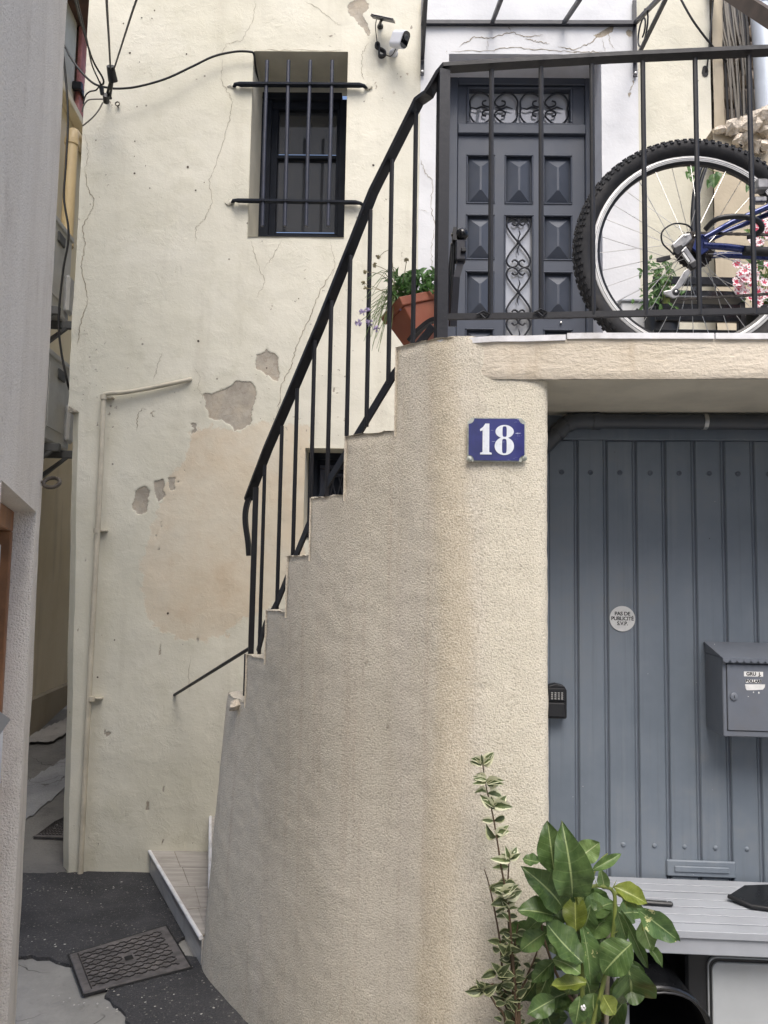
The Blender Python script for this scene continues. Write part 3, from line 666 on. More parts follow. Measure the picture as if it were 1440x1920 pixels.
# white door surround, a skim coat 5 mm proud
SX0 = H.px(786, 300).x; SX1 = H.px(1197, 300).x
SPEEL = [[(1105, 72), (1128, 60), (1152, 46), (1150, 60), (1128, 72)], [(1168, 54), (1186, 58), (1186, 84), (1178, 72)], [(1180, 152), (1190, 150), (1186, 162)], [(1174, 176), (1184, 174), (1182, 186), (1175, 184)], [(1060, 90), (1085, 96), (1078, 102)], [(836, 96), (842, 100), (842, 118)]]
sp_l = [[H.xz(*p) for p in q] for q in SPEEL]
def sdisp(x, z): return .005 + np.maximum(hdisp(x, z), -.02) + .0
sx = lines(SX0, SX1, .025, (DOOR[0], DOOR[1])); sz = lines(1.9, HTOP - .1, .025, (DOOR[2], DOOR[3]))
sheet('door_surround', sx, sz, lambda U, V: (U + .006 * fbm(V * 4, V * 0, 3) * ((U < SX0 + .01) | (U > SX1 - .01)), -sdisp(U, V), V), MAT['white'], house, keep=lambda x, z: ~inside(x, z, DOOR),
      attrs={'peel': lambda U, V: peel_at(U, V, sp_l)})
for c, w in (([(860, 90), (890, 70), (915, 74), (960, 62), (985, 70), (1018, 67)], .006), ([(953, 48), (958, 62)], .004), ([(985, 73), (1008, 80), (1030, 84)], .006), ([(1045, 88), (1075, 95), (1110, 80), (1130, 58)], .006), ([(845, 98), (915, 97), (960, 90), (1030, 97), (1090, 99), (1130, 98)], .005),
             ([(1140, 52), (1142, 78), (1152, 96)], .003), ([(1128, 72), (1136, 100)], .003), ([(787, 300), (797, 325), (811, 338), (808, 390), (817, 430)], .004), ([(815, 430), (808, 470), (812, 520)], .003), ([(786, 395), (805, 400)], .002), ([(1186, 160), (1180, 176)], .006), ([(915, 72), (912, 98)], .003)):
    crack(c, w * .8, disp=sdisp)

# ---- window: frame, sashes, panes
def hbox(mb, px0, py0, px1, py1, yf, yb, c=.003):
    """box facing the street: pixel rectangle measured on its front plane y=yf"""
    a = H.px(px0, py0, yf); b = H.px(px1, py1, yf); mb.cbox(min(a.x, b.x), max(a.x, b.x), yf, yb, min(a.z, b.z), max(a.z, b.z), c); return mb
wy = .30
wf = MB(); hbox(wf, 484, 172, 641, 186, wy, wy + .1); hbox(wf, 484, 186, 502, 448, wy, wy + .1); hbox(wf, 638, 186, 660, 448, wy, wy + .1); hbox(wf, 502, 440, 638, 460, wy, wy + .1)
win = wf.build('window', MAT['frame'], house)
sf = MB(); y2 = wy + .03; hbox(sf, 503, 187, 637, 205, y2, y2 + .06); hbox(sf, 503, 205, 515, 446, y2, y2 + .06); hbox(sf, 632, 205, 638, 446, y2, y2 + .06); hbox(sf, 515, 290, 632, 298, y2 + .008, y2 + .05); hbox(sf, 515, 436, 632, 446, y2, y2 + .06)
sf.build('sash', MAT['frame'], win)
for (a, b) in ((205, 290), (298, 436)):
    m = MB(); hbox(m, 515, a, 632, b, y2 + .035, y2 + .04, .0005); m.build('pane', MAT['glass'], win)
# ---- iron bars of the window
gr = MB(); gy0 = -.026
def flat(px0, px1, py0, py1, y):
    pts = []
    a = H.px(px0, py0, y); b = H.px(px1, py1, y)
    for k in range(31):
        t = k / 30; p = a.lerp(b, t); edge = min(t, 1 - t) * 30
        yy = y if edge >= 1 else y * edge + .012 * (1 - edge)
        pts.append((p.x, yy, p.z + (.0 if edge >= 1 else -.004)))
    gr.sweep(pts, [(-.016, -.006), (.016, -.006), (.016, .006), (-.016, .006)], up=(0, 0, 1), scale=[.35 if k in (0, 30) else .7 if k in (1, 29) else 1 for k in range(31)])
flat(433, 691, 158, 160, gy0)
grille = gr.build('window_grille', MAT['frame'], house)
gr = MB(); flat(430, 684, 376, 380, gy0); gr.build('cross_bar', MAT['frame'], grille)
for xt, xb in ((501, 492), (541, 534), (582, 574), (623, 615)):
    m = MB(); a = H.px(xt, 114, gy0); b = H.px(xb, 424, gy0); m.tube([a, a.lerp(b, .5) + Vector((random.uniform(-.003, .003), 0, 0)), b], .0105, 10); m.build('bar', MAT['bars'], grille, smooth=40)
for (px, py) in ((434, 162), (690, 163), (431, 380), (684, 384)):
    m = MB(); c = H.px(px, py, 0); M = Matrix.Translation((c.x, -.004, c.z)) @ Matrix.Diagonal((1.0, .3, .6, 1)) 
    m.lathe([(0.0001, -.026), (.016, -.02), (.026, 0), (.017, .018), (.0001, .024)], M, 9)
    for i, v in enumerate(m.v): m.v[i] = tuple(Vector(v) + Vector((random.uniform(-.006, .006), random.uniform(-.003, .003), random.uniform(-.006, .006))))
    m.build('mortar_dab', MAT['reveal'], grille, smooth=60)

# ---- niche with old iron shutter
ny = .16
nm = MB(); hbox(nm, 578, 846, 592, 1010, ny, ny + .04); hbox(nm, 592, 846, 690, 862, ny, ny + .04); hbox(nm, 592, 862, 690, 1010, ny + .02, ny + .035)
nd = nm.build('niche_hatch', MAT['frame'], house)
for (a, b, c, d) in ((600, 872, 690, 880), (600, 880, 608, 1000), (622, 888, 660, 894)):
    m = MB(); hbox(m, a, b, c, d, ny - .004, ny + .02); m.build('rail', MAT['bars'], nd)
for k in range(4):
    m = MB(); p = H.px(606 + k * 14, 890, ny - .006); q = H.px(628 + k * 14, 985, ny - .006); m.tube([p, q], .004, 6); p = H.px(628 + k * 14, 890, ny - .008); q = H.px(606 + k * 14, 985, ny - .008); m.tube([p, q], .004, 6); m.build('lattice_bar', MAT['scroll'], nd)

# ---- front door
dy = .20
DX0 = H.px(838, 300, dy).x; DX1 = H.px(1109, 300, dy).x
dm = MB(); zt = H.px(950, 142, dy).z
jl = H.px(858, 300, dy).x; jr = H.px(1098, 300, dy).x
dm.cbox(DX0 - .02, jl, dy, dy + .1, FLOOR_Z, zt, .004); dm.cbox(jr, DX1 + .02, dy, dy + .1, FLOOR_Z, zt, .004)
zr0 = H.px(950, 252, dy).z; zr1 = H.px(950, 234, dy).z; zta = H.px(950, 158, dy).z
dm.cbox(jl, jr, dy, dy + .1, zta, zt, .004); dm.cbox(jl, jr, dy - .012, dy + .1, zr0, zr1, .004)
# transom panel with opening
tx0, tx1, tz0, tz1 = H.px(872, 0, dy).x, H.px(1075, 0, dy).x, H.px(950, 233, dy).z, H.px(950, 160, dy).z
gx0, gx1, gz0, gz1 = H.px(880, 180, dy).x, H.px(1070, 180, dy).x, H.px(950, 228, dy).z, H.px(950, 165, dy).z
for (a, b, c, d) in ((jl, gx0, zr1, zta), (gx1, jr, zr1, zta), (gx0, gx1, zr1, gz0), (gx0, gx1, gz1, zta)): dm.cbox(a, b, dy + .02, dy + .07, c, d, .002)
door = dm.build('door', MAT['door'], house)
def moulding(mb, x0, x1, z0, z1, y, w=.012, d=.012):
    for (a, b, c, e) in ((x0 - w, x1 + w, z1, z1 + w), (x0 - w, x1 + w, z0 - w, z0), (x0 - w, x0, z0, z1), (x1, x1 + w, z0, z1)): mb.cbox(a, b, y - d, y + .004, c, e, .004)
m = MB(); moulding(m, gx0, gx1, gz0, gz1, dy + .02, .014, .014); m.build('transom_moulding', MAT['door'], door)
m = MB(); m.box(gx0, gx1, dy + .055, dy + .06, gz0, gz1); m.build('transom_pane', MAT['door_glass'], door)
# leaf with recessed panel fields
ly = dy + .012; LZ1 = zr0; LZ0 = FLOOR_Z + .02
colsx = [(H.px(a, 330, ly).x, H.px(b, 330, ly).x) for a, b in ((874, 928), (946, 1000), (1018, 1073))]
rowsz = [(H.px(950, b, ly).z, H.px(950, a, ly).z) for a, b in ((290, 383), (402, 488), (508, 596), (616, 700), (720, 800))]
rowsz = [(a, b) for a, b in rowsz if a > LZ0 + .02]
glz = (H.px(950, 780, ly).z, H.px(950, 403, ly).z); glz = (max(glz[0], LZ0 + .1), glz[1])
fields = [(colsx[1], rowsz[0])] + [(c, r) for c in (colsx[0], colsx[2]) for r in rowsz]
lx = np.unique([jl + .004, jr - .004] + [v for c in colsx for v in c]); lz = np.unique([LZ0, LZ1 - .003] + [v for r in rowsz for v in r] + list(glz))
lm = MB()
for i in range(len(lx) - 1):
    for j in range(len(lz) - 1):
        cx, cz_ = (lx[i] + lx[i + 1]) / 2, (lz[j] + lz[j + 1]) / 2
        if any(c[0] < cx < c[1] and r[0] < cz_ < r[1] for c, r in fields) or (colsx[1][0] < cx < colsx[1][1] and glz[0] < cz_ < glz[1]): continue
        lm.box(lx[i], lx[i + 1], ly, ly + .05, lz[j], lz[j + 1])
leafo = lm.build('door_leaf', MAT['door'], door)
for c, r in fields:
    m = MB(); x0, x1 = c; z0, z1 = r; moulding(m, x0 + .01, x1 - .01, z0 + .01, z1 - .01, ly + .004, .010, .010)
    y0 = ly + .022; a = .016; h = (x1 - x0) / 2 - a - .004
    base = [(x0 + a, y0, z0 + a), (x1 - a, y0, z0 + a), (x1 - a, y0, z1 - a), (x0 + a, y0, z1 - a)]
    yt = ly - .012; xm = (x0 + x1) / 2
    m.add([(x0, y0 + .004, z0), (x1, y0 + .004, z0), (x1, y0 + .004, z1), (x0, y0 + .004, z1)], [(0, 1, 2, 3)])
    m.add(base + [(xm - .006, yt, z0 + a + h), (xm + .006, yt, z0 + a + h), (xm + .006, yt, z1 - a - h), (xm - .006, yt, z1 - a - h)], [(0, 1, 5, 4), (1, 2, 6, 5), (2, 3, 7, 6), (3, 0, 4, 7), (4, 5, 6, 7)])
    m.build('panel', MAT['door'], door)
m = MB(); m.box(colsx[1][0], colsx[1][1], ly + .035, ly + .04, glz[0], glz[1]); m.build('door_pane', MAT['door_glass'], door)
m = MB(); moulding(m, colsx[1][0] + .008, colsx[1][1] - .008, glz[0] + .008, glz[1] - .008, ly + .004, .010, .012); m.build('pane_moulding', MAT['door'], door)
def scrollpts(cx, cz, r, a0, turns, sgn, y, n=16):
    return [(cx + r * (1 - .62 * t) * math.cos(a0 + sgn * t * turns * 2 * math.pi), y, cz + r * (1 - .62 * t) * math.sin(a0 + sgn * t * turns * 2 * math.pi)) for t in np.linspace(0, 1, n)]
def heart(cx, z0, z1, hw, y, up=1):
    """pair of S-bars: lobes with inward curls at z1, crossing at z0"""
    out = []
    for s_ in (-1, 1):
        p = [(cx - s_ * hw * .0, y, z0), (cx + s_ * hw * .55, y, z0 + (z1 - z0) * .33), (cx + s_ * hw * .93, y, z0 + (z1 - z0) * .66), (cx + s_ * hw * .85, y, z0 + (z1 - z0) * .9), (cx + s_ * hw * .48, y, z1), (cx + s_ * hw * .1, y, z0 + (z1 - z0) * .9), (cx + s_ * hw * .06, y, z0 + (z1 - z0) * .78), (cx + s_ * hw * .32, y, z0 + (z1 - z0) * .70), (cx + s_ * hw * .52, y, z0 + (z1 - z0) * .78)]
        out.append(spline(p, 5))
    return out
gyd = ly + .012; cxm = (colsx[1][0] + colsx[1][1]) / 2; hw = (colsx[1][1] - colsx[1][0]) / 2 - .012; unit = (H.px(950, 412, ly).z - H.px(950, 505, ly).z)
ztop = glz[1] - .012; k = 0
while ztop - unit > glz[0]:
    zm = ztop - unit * .5
    for pts in heart(cxm, zm, ztop, hw, gyd) + heart(cxm, zm, ztop - unit, hw, gyd):
        m = MB(); m.tube(pts, .0058, 6); m.build('scroll_bar', MAT['scroll'], door, smooth=50)
    m = MB(); m.tube([(cxm, gyd - .006, zm + unit * .27), (cxm + .008, gyd - .006, zm + unit * .16), (cxm - .004, gyd - .006, zm + unit * .05), (cxm, gyd - .008, zm), (cxm + .005, gyd - .006, zm - unit * .06), (cxm - .008, gyd - .006, zm - unit * .16), (cxm, gyd - .006, zm - unit * .27)], [.001, .005, .004, .011, .004, .005, .001], 6); m.build('twisted_leaf', MAT['scroll'], door, smooth=50)
    ztop -= unit * 1.0
tw = (gx1 - gx0) / 4; tzc = (gz0 + gz1) / 2; th = (gz1 - gz0) / 2 - .006
for q in range(4):
    flip = 1 if q % 2 == 0 else -1; xc = gx0 + tw * (q + .5)
    for s_ in (1, -1):
        p = [(xc + flip * -tw * .42, gyd + .012, tzc), (xc + flip * -tw * .44, gyd + .012, tzc + s_ * th * .5), (xc + flip * -tw * .2, gyd + .012, tzc + s_ * th * .95), (xc + flip * tw * .15, gyd + .012, tzc + s_ * th * .92), (xc + flip * tw * .46, gyd + .012, tzc + s_ * th * .45), (xc + flip * tw * .33, gyd + .012, tzc + s_ * th * .12), (xc + flip * tw * .08, gyd + .012, tzc + s_ * th * .2), (xc + flip * tw * .06, gyd + .012, tzc + s_ * th * .42), (xc + flip * tw * .2, gyd + .012, tzc + s_ * th * .5)]
        m = MB(); m.tube(spline(p, 5), .0052, 6); m.build('scroll_bar', MAT['scroll'], door, smooth=50)
    m = MB(); m.tube([(xc - tw * .45, gyd + .008, tzc + .004), (xc - tw * .2, gyd + .008, tzc - .006), (xc, gyd + .006, tzc + .006), (xc + tw * .25, gyd + .008, tzc - .004)], [.002, .005, .006, .002], 6); m.build('twisted_leaf', MAT['scroll'], door, smooth=50)
m = MB(); p = H.px(1118, 590, dy - .02); M = Matrix.Translation(p) @ Matrix.Rotation(R(90), 4, 'X'); m.lathe([(0.0001, 0), (.008, 0), (.008, .004), (.0001, .006)], M, 10); 
p = H.px(1052, 605, ly - .01); M = Matrix.Translation(p) @ Matrix.Rotation(R(90), 4, 'X'); m.lathe([(0.0001, .006), (.006, .004), (.006, -.01)], M, 10); m.build('lock_stud', MAT['steel'], door, smooth=40)

# ================================================================== grey house on the left, close to the camera
L = Frame((-1.17, 2.6, 0), math.atan2(1, -.373))
left = fthing('corner_house', 'grey plastered house corner at the left edge with a recessed door', 'house', L)
LX1 = 0.0
def lx(px, py, y=0): return L.px(px, py, y)
dlx = lx(65, 962).x; dlz = lx(65, 960).z
def ldisp(U, V): return .010 * fbm(U * 3, V * 1.2, 21) + .006 * fbm(U * 10, V * 6, 22)
def lpos(U, V):
    # rounded far corner: the last 12 cm turn away
    t = np.clip((U + .10) / .10, 0, 1); belly = -.03 * np.clip((1.55 - V) / 1.3, 0, 1) ** 1.3
    return U - .03 * t * t + np.where(U > -.12, .012 * fbm(V * 2.2, V * 0, 31), 0) + belly * 0, (.05 * t * t - ldisp(U, V)) + .003 * np.clip(V - .9, -.9, 9), V
lus = lines(-2.9, 0, .03, (dlx, dlx - .85)); lvs = lines(-.1, 6.5, .03, (dlz,))
sheet('wall', lus, lvs, lpos, MAT['grey'], left, keep=lambda x, z: ~((x < dlx) & (x > dlx - .85) & (z < dlz)))
sheet('end_wall', lines(0, 5, .05), lvs, lambda U, V: (-.03 + .012 * fbm(V * 2.2, V * 0, 31) + .0 * U, .05 - ldisp(0 * U, V) + U + .003 * np.clip(V - .9, -.9, 9), V), MAT['grey'], left)
m = MB(); rd = .085
m.add([(dlx, -.004, -.1), (dlx, rd, -.1), (dlx, rd, dlz), (dlx, -.004, dlz)], [(0, 1, 2, 3)]); m.add([(dlx - .85, -.004, -.1), (dlx - .85, rd, -.1), (dlx - .85, rd, dlz), (dlx - .85, -.004, dlz)], [(0, 1, 2, 3)]); m.add([(dlx, -.004, dlz), (dlx, rd, dlz), (dlx - .85, rd, dlz), (dlx - .85, -.004, dlz)], [(0, 1, 2, 3)])
m.build('door_recess', MAT['grey'], left)
m = MB(); m.cbox(dlx - .05, dlx, rd - .03, rd + .05, 0, dlz - .06, .003); m.cbox(dlx - .85, dlx, rd - .03, rd + .05, dlz - .06, dlz, .003); m.cbox(dlx - .85, dlx - .8, rd - .03, rd + .05, 0, dlz - .06, .003); m.build('door_frame', MAT['oldwood'], left)
m = MB(); m.cbox(dlx - .80, dlx - .05, rd, rd + .04, 0, dlz - .06, .003); ld = m.build('door_leaf', MAT['greydoor'], left)
m = MB(); m.cbox(dlx - .13, dlx - .10, rd - .012, rd + .01, .05, dlz - .1, .004); m.cbox(dlx - .78, dlx - .16, rd - .01, rd + .01, .9, dlz - .16, .004); m.build('door_moulding', MAT['greydoor'], ld)
# iron ring on that corner
c = L.px(97, 905, -.03); ring = thing('wall_ring', 'old iron ring hanging from the corner of the grey house', 'ring', L.M @ c)
m = MB(); cw = L.M @ c
m.tube([cw + Vector((-.05, .0, .004)), cw + Vector((-.022, 0, .0))], .005, 6); m.build('ring_pin', MAT['rust'], ring, smooth=40, world=True)
m = MB(); m.tube([cw + Vector((.026 * math.cos(a), .012 * math.sin(a), .017 * math.sin(a))) for a in np.linspace(0, 2 * math.pi, 19)[:-1]], .0065, 7, closed=True); m.build('ring_loop', MAT['rust'], ring, smooth=50, world=True)
# tip of a pale sheet-metal lid
c = L.px(6, 1352, -.1); cw = L.M @ c
lid = thing('metal_box', 'pale grey sheet-metal box lid poking in beside the grey house door', 'metal box', (cw.x - .05, cw.y - .12, 0))
m = MB(); b0 = P(20, 1348, 1.5); 
def wv(px, py, D): return P(px, py, D)
m.add([wv(20, 1349, 1.62), wv(-4, 1331, 1.45), wv(-60, 1331, 1.45), wv(-60, 1400, 1.62), wv(-4, 1383, 1.62), wv(-30, 1360, 1.9), wv(-80, 1360, 1.9)], [(0, 1, 2, 3, 4), (0, 1, 5), (1, 2, 6, 5), (0, 4, 5)])
m.build('lid', MAT['slat'], lid, world=True)
m = MB(); p = wv(-60, 1390, 1.62); m.cbox(p.x - .25, p.x - .02, p.y - .05, p.y + .2, 0, p.z, .01); m.build('box_body', MAT['acw'], lid, world=True)

# ================================================================== house across the alley
A = Frame((-2.78, 6.2, 0), math.atan2(.996, -.084))
al = fthing('alley_house', 'cream house along the narrow alley behind, with faded red shutter', 'house', A)
pz = A.px(100, 1290).z
sheet('wall', lines(-2.5, 7, .12), lines(.0, 8.6, .1, (pz, 3.3)), lambda U, V: (U, -.006 * fbm(U * 3, V * 3), V), MAT['alley'], al, keep=lambda x, z: z > 3.3)
sheet('lower_wall', lines(-2.5, 7, .12), lines(pz, 3.3, .1), lambda U, V: (U, -.006 * fbm(U * 3, V * 3), V), MAT['alley_low'], al)
m = MB(); m.cbox(-2.5, 7, -.03, .1, -.1, pz, .015); m.build('plinth', MAT['plinth'], al)
def abox(mb, px0, py0, px1, py1, y0, y1, c=.004):
    a = A.px(px0, py0, y0); b = A.px(px1, py1, y0); mb.cbox(min(a.x, b.x), max(a.x, b.x), y0, y1, min(a.z, b.z), max(a.z, b.z), c); return mb
sa = A.px(128, 192, -.06); sb_ = A.px(156, 235, -.06)
m = MB(); m.cbox(sa.x - .5, sb_.x + .3, -.09, .0, (sa.z + sb_.z) / 2 - .04, (sa.z + sb_.z) / 2 + .03, .006); sill = m.build('window_sill', MAT['alley'], al)
zs0 = (sa.z + sb_.z) / 2 + .05; s0 = A.px(143, 200, -.05).x; s1 = A.px(172, 120, -.05).x
nb = 4; bw = .16; sh_h = 1.2
m = MB()
for zz in (.16, .92):
    m.cbox(s0 - .06, s0 + .3, -.095, -.076, zs0 + zz, zs0 + zz + .05, .004); m.cbox(s0 - .08, s0 - .03, -.11, -.03, zs0 + zz - .01, zs0 + zz + .06, .006)
shu = m.build('window_shutter', MAT['black'], al); shu['label'] = 'faded red wooden shutter with black strap hinges'
for k in range(nb):
    m = MB(); m.cbox(s0 + k * bw, s0 + (k + 1) * bw - .008, -.07 - .004 * (k % 2), -.035, zs0, zs0 + sh_h, .006); m.build('board', MAT['shutter'], shu)
m = MB(); m.cbox(s0 - .75, s0 - .02, -.03, .01, zs0 - .02, zs0 + 1.2, .01); m.build('window_frame', MAT['reveal'], al)
e = A.px(160, 40, -.3); m = MB(); m.cbox(-2.5, 7, -.3, .0, e.z + .42, e.z + .6, .02); m.build('eave', MAT['eave'], al)
# downpipe
dp = [A.px(151, 262, -.02), A.px(141, 262, -.10), A.px(135, 276, -.12), A.px(133, 300, -.12), A.px(122, 445, -.12), A.px(100, 900, -.12)]
dp = [dp[0] + Vector((.25, .0, 0))] + [Vector((dp[3].x + .16, -.12, dp[1].z)), Vector((dp[3].x + .03, -.12, dp[1].z - .01)), Vector((dp[3].x, -.12, dp[1].z - .1)), Vector((dp[3].x, -.12, dp[3].z - .2)), Vector((dp[3].x, -.12, A.px(122, 462, -.12).z))]
pp = thing('rain_pipe', 'cream plastic rain pipe with elbow in the alley', 'pipe', A.M @ dp[-1], A.rz); 
ptsw = [A.M @ p for p in spline(dp[:4], 6) + dp[4:]]
m = MB(); m.tube(ptsw, .05, 14); m.build('pipe', MAT['downpipe'], pp, smooth=50, world=True)
for zz in (dp[1].z - .13, dp[1].z - 1.0):
    m = MB(); c = A.M @ Vector((dp[3].x, -.12, zz)); m.lathe([(.052, 0), (.058, .005), (.058, .05), (.052, .055)], Matrix.Translation(c), 16); m.build('pipe_collar', MAT['downpipe'], pp, smooth=40, world=True)
# air conditioners
for (py0, py1, lab) in ((452, 592, 'upper grey air conditioner on the alley wall, its pipe cover showing'), (694, 838, 'lower grey air conditioner on the alley wall, under the other one')):
    c0 = A.px(112, py1, -.3); c1 = A.px(138, py0, -.3); z0, z1 = c0.z, c1.z; x0, x1 = c0.x - .35, c1.x - .02
    a = thing('air_conditioner', lab, 'air conditioner', A.M @ Vector(((x0 + x1) / 2, -.15, z0)), A.rz, 'air conditioners on the alley wall')
    I = a_ = None
    dx = -(x0 + x1) / 2
    def q(mb, X0, X1, Y0, Y1, Z0, Z1, c=.01): return mb.cbox(X0 + dx, X1 + dx, Y0 + .15, Y1 + .15, Z0 - z0, Z1 - z0, c)
    q(MB(), x0, x1, -.3, -.04, z0, z1, .015).build('casing', MAT['acw'], a)
    q(MB(), x0 - .005, x1 + .005, -.31, -.03, z1 - .03, z1 + .012, .006).build('top_cover', MAT['acw'], a)
    q(MB(), x1 - .14, x1 - .02, -.34, -.3, z0 + .05, z0 + .34, .02).build('valve_cover', MAT['acw'], a)
    q(MB(), x1 - .5, x1 - .17, -.305, -.3, z0 + .1, z1 - .08, .002).build('front_panel', MAT['acw'], a)
    q(MB(), x1 - .34, x1 - .2, -.32, -.3, z1 - .16, z1 - .08, .008).build('badge_plate', MAT['acdark'], a)
    for kk in (.13, .2):
        m = MB(); m.tube([(x1 - .03 + dx, -.32 + .15, kk + .02), (x1 + .05 + dx, -.33 + .15, kk + .05), (x1 + .16 + dx, -.2 + .15, kk + .1), (x1 + .2 + dx, .13, kk + .14)], .018, 8); m.build('insulated_pipe', MAT['camwhite'], a, smooth=50)
    for xx in (x0 + .1, x1 - .12):
        m = q(MB(), xx, xx + .04, -.38, 0, z0 - .07, z0 - .012, .004); m.add([(xx + dx, -.33 + .15, -.07), (xx + .035 + dx, -.33 + .15, -.07), (xx + .035 + dx, .15, -.36), (xx + dx, .15, -.36), (xx + dx, -.3 + .15, -.07), (xx + .035 + dx, -.3 + .15, -.07), (xx + .035 + dx, .15, -.31), (xx + dx, .15, -.31)], [(0, 1, 2, 3), (4, 5, 6, 7), (0, 3, 7, 4), (1, 2, 6, 5)]); m.build('bracket', MAT['acdark'], a)

# ================================================================== houses on the other side of the street (behind the camera, seen in the panes)
for (x0, x1, z1, lab) in ((-7, -.6, 7.2, 'grey plastered house across the street on the left'), (1.3, 9, 6.4, 'grey plastered house across the street on the right')):
    hh = thing('opposite_house', lab, 'house', ((x0 + x1) / 2, -4.6, 0), 0, 'houses across the street')
    m = MB(); w2 = (x1 - x0) / 2; m.box(-w2, w2, -4, 0, -.1, z1); m.build('wall', MAT['opposite'], hh)
    m = MB(); m.add([(-w2 - .3, .35, z1), (w2 + .3, .35, z1), (w2 + .3, -4, z1 + 1.2), (-w2 - .3, -4, z1 + 1.2), (-w2 - .3, .35, z1 - .1), (w2 + .3, .35, z1 - .1), (w2 + .3, -4, z1), (-w2 - .3, -4, z1)], [(0, 1, 2, 3), (0, 4, 5, 1), (0, 3, 7, 4), (1, 5, 6, 2), (4, 7, 6, 5)]); m.build('roof', MAT['terra'], hh)
    for xx in (-1.6, 1.0):
        for z_ in (1.2, 4.1):
            m = MB(); m.cbox(xx, xx + .9, -.02, .06, z_, z_ + 1.4, .01); wn = m.build('window', MAT['frame'], hh); m = MB(); m.box(xx + .08, xx + .82, .05, .068, z_ + .08, z_ + 1.32); m.build('pane', MAT['glass'], wn)
# ================================================================== outside staircase: curved side wall, landing beam, steps
CURVE = [(-.48, 3.32), (-.57, 3.31), (-.625, 3.27), (-.632, 3.19), (-.545, 3.02), (-.44, 2.84), (-.30, 2.63), (-.14, 2.46), (.02, 2.335), (.10, 2.268), (.16, 2.222), (.21, 2.203), (.28, 2.196), (.36, 2.192), (.43, 2.189), (.460, 2.193), (.476, 2.206), (.483, 2.228), (.484, 2.29), (.484, 2.8)]
cv = spline([(x, y, 0) for x, y in CURVE[:-1]], 14) + [Vector((*CURVE[-1], 0))]
cxy = np.array([(p.x, p.y) for p in cv]); cs = np.concatenate([[0], np.cumsum(np.hypot(*np.diff(cxy, axis=0).T))])
tg = np.gradient(cxy, axis=0); tg /= np.hypot(tg[:, 0], tg[:, 1])[:, None]; nrm_c = np.stack([tg[:, 1], -tg[:, 0]], 1)   # outward (towards the street)
def C(s): return np.interp(s, cs, cxy[:, 0]), np.interp(s, cs, cxy[:, 1])
def CN(s):
    a, b = np.interp(s, cs, nrm_c[:, 0]), np.interp(s, cs, nrm_c[:, 1]); l = np.hypot(a, b); return a / l, b / l
def s_at(px, py, off=0.0):
    """arc length where the sight line of a pixel meets the wall curve (moved outwards by off)"""
    d = ray(px, py); best = None
    x = cxy[:, 0] + nrm_c[:, 0] * off; y = cxy[:, 1] + nrm_c[:, 1] * off
    cr = x * d.y - y * d.x
    for i in range(40, len(cr) - 1):
        if cr[i] <= 0 < cr[i + 1] or cr[i] >= 0 > cr[i + 1]:
            t = cr[i] / (cr[i] - cr[i + 1]); s_ = cs[i] + (cs[i + 1] - cs[i]) * t; Y = y[i] + (y[i + 1] - y[i]) * t
            if best is None or Y < best[1]: best = (s_, Y)
    if best is None: return None
    p = CAM + d * (best[1] / d.y); return best[0], p
stair = thing('staircase', 'rough rendered outside staircase with stepped curved side wall up to the landing', 'staircase', (0, 2.8, 0))
STEPS = [(440, 1308, 460), (461, 1226, 497), (497, 1143, 536), (536, 1042, 580), (580, 934, 645), (645, 818, 740), (740, 652, 850)]
info = []
for (x0, y0, x1) in STEPS:
    a = s_at(x0, y0); b = s_at(x1, y0)
    info.append((a[0] if a else cs[44], b[0], (a or b)[1].z))
sb = [info[0][0]] + [i[1] for i in info]; sz_ = [i[2] for i in info]
# make risers even
print('steps', [round(z, 3) for z in sz_], [round(s_, 3) for s_ in sb])
LEDGE_Z = 2.43
SOFF_Z = 2.305
def top_at(s_):
    t = np.full(np.shape(s_), sz_[0])
    for k in range(1, len(sz_)): t = np.where(s_ > sb[k], sz_[k], t)
    return t
S0, S1 = 0.0, cs[-1]
ss = lines(S0, S1, .014, sb[1:-1]); zt_ = lines(-.1, sz_[-1], .014, sz_[:-1] + [SOFF_Z])
S_LEDGE = s_at(850, 640)[0]
def wdisp(U, V): return .007 * fbm(U * 2.0, V * 1.6, 41) + .004 * fbm(U * 7, V * 7, 42) + .005 * fbm(U * 30, V * 30, 43, 2)
def wpos(U, V):
    x, y = C(U); nx, ny_ = CN(U); d = wdisp(U, V)
    bat = np.clip((1.3 - V) / 1.4, 0, 1); left_w = np.clip(1 - (U - .2) / .7, 0, 1)
    d = d + .085 * bat * left_w * np.clip(U / .1, 0, 1)
    top = top_at(U); crumble = np.clip((V - top + .03) / .03, 0, 1); d = d - .012 * crumble * (.4 + 1.6 * fbm(U * 25, V * 25, 7))
    return x + nx * d, y + ny_ * d, V + crumble * .016 * fbm(U * 22, V * 0 + 2, 12)
def warm(U, V):
    sc = s_at(835, 1100)[0]; return np.exp(-((U - sc + .03 * np.sin(V * 3)) / .07) ** 2) * np.clip(1.25 - .35 * np.abs(V - 1.2), 0, 1)
def pale(U, V):
    sc = s_at(930, 1100)[0]; return np.clip((U - sc + .09) / .1, 0, 1) * np.clip((V - .55) / .5, 0, 1)
def grime(U, V): return np.clip(.55 - V * 1.6, 0, 1) * .8 + .5 * np.exp(-((U - s_at(800, 1300)[0]) / .06) ** 2) * np.clip(1.5 - V, 0, 1)
sheet('side_wall', ss, zt_, wpos, MAT['rough'], stair, keep=lambda s_, z: (z < top_at(s_)) & ((z < SOFF_Z) | (s_ < S_LEDGE + .25)), attrs={'warm': warm, 'pale': pale, 'grime': grime}, world=True)
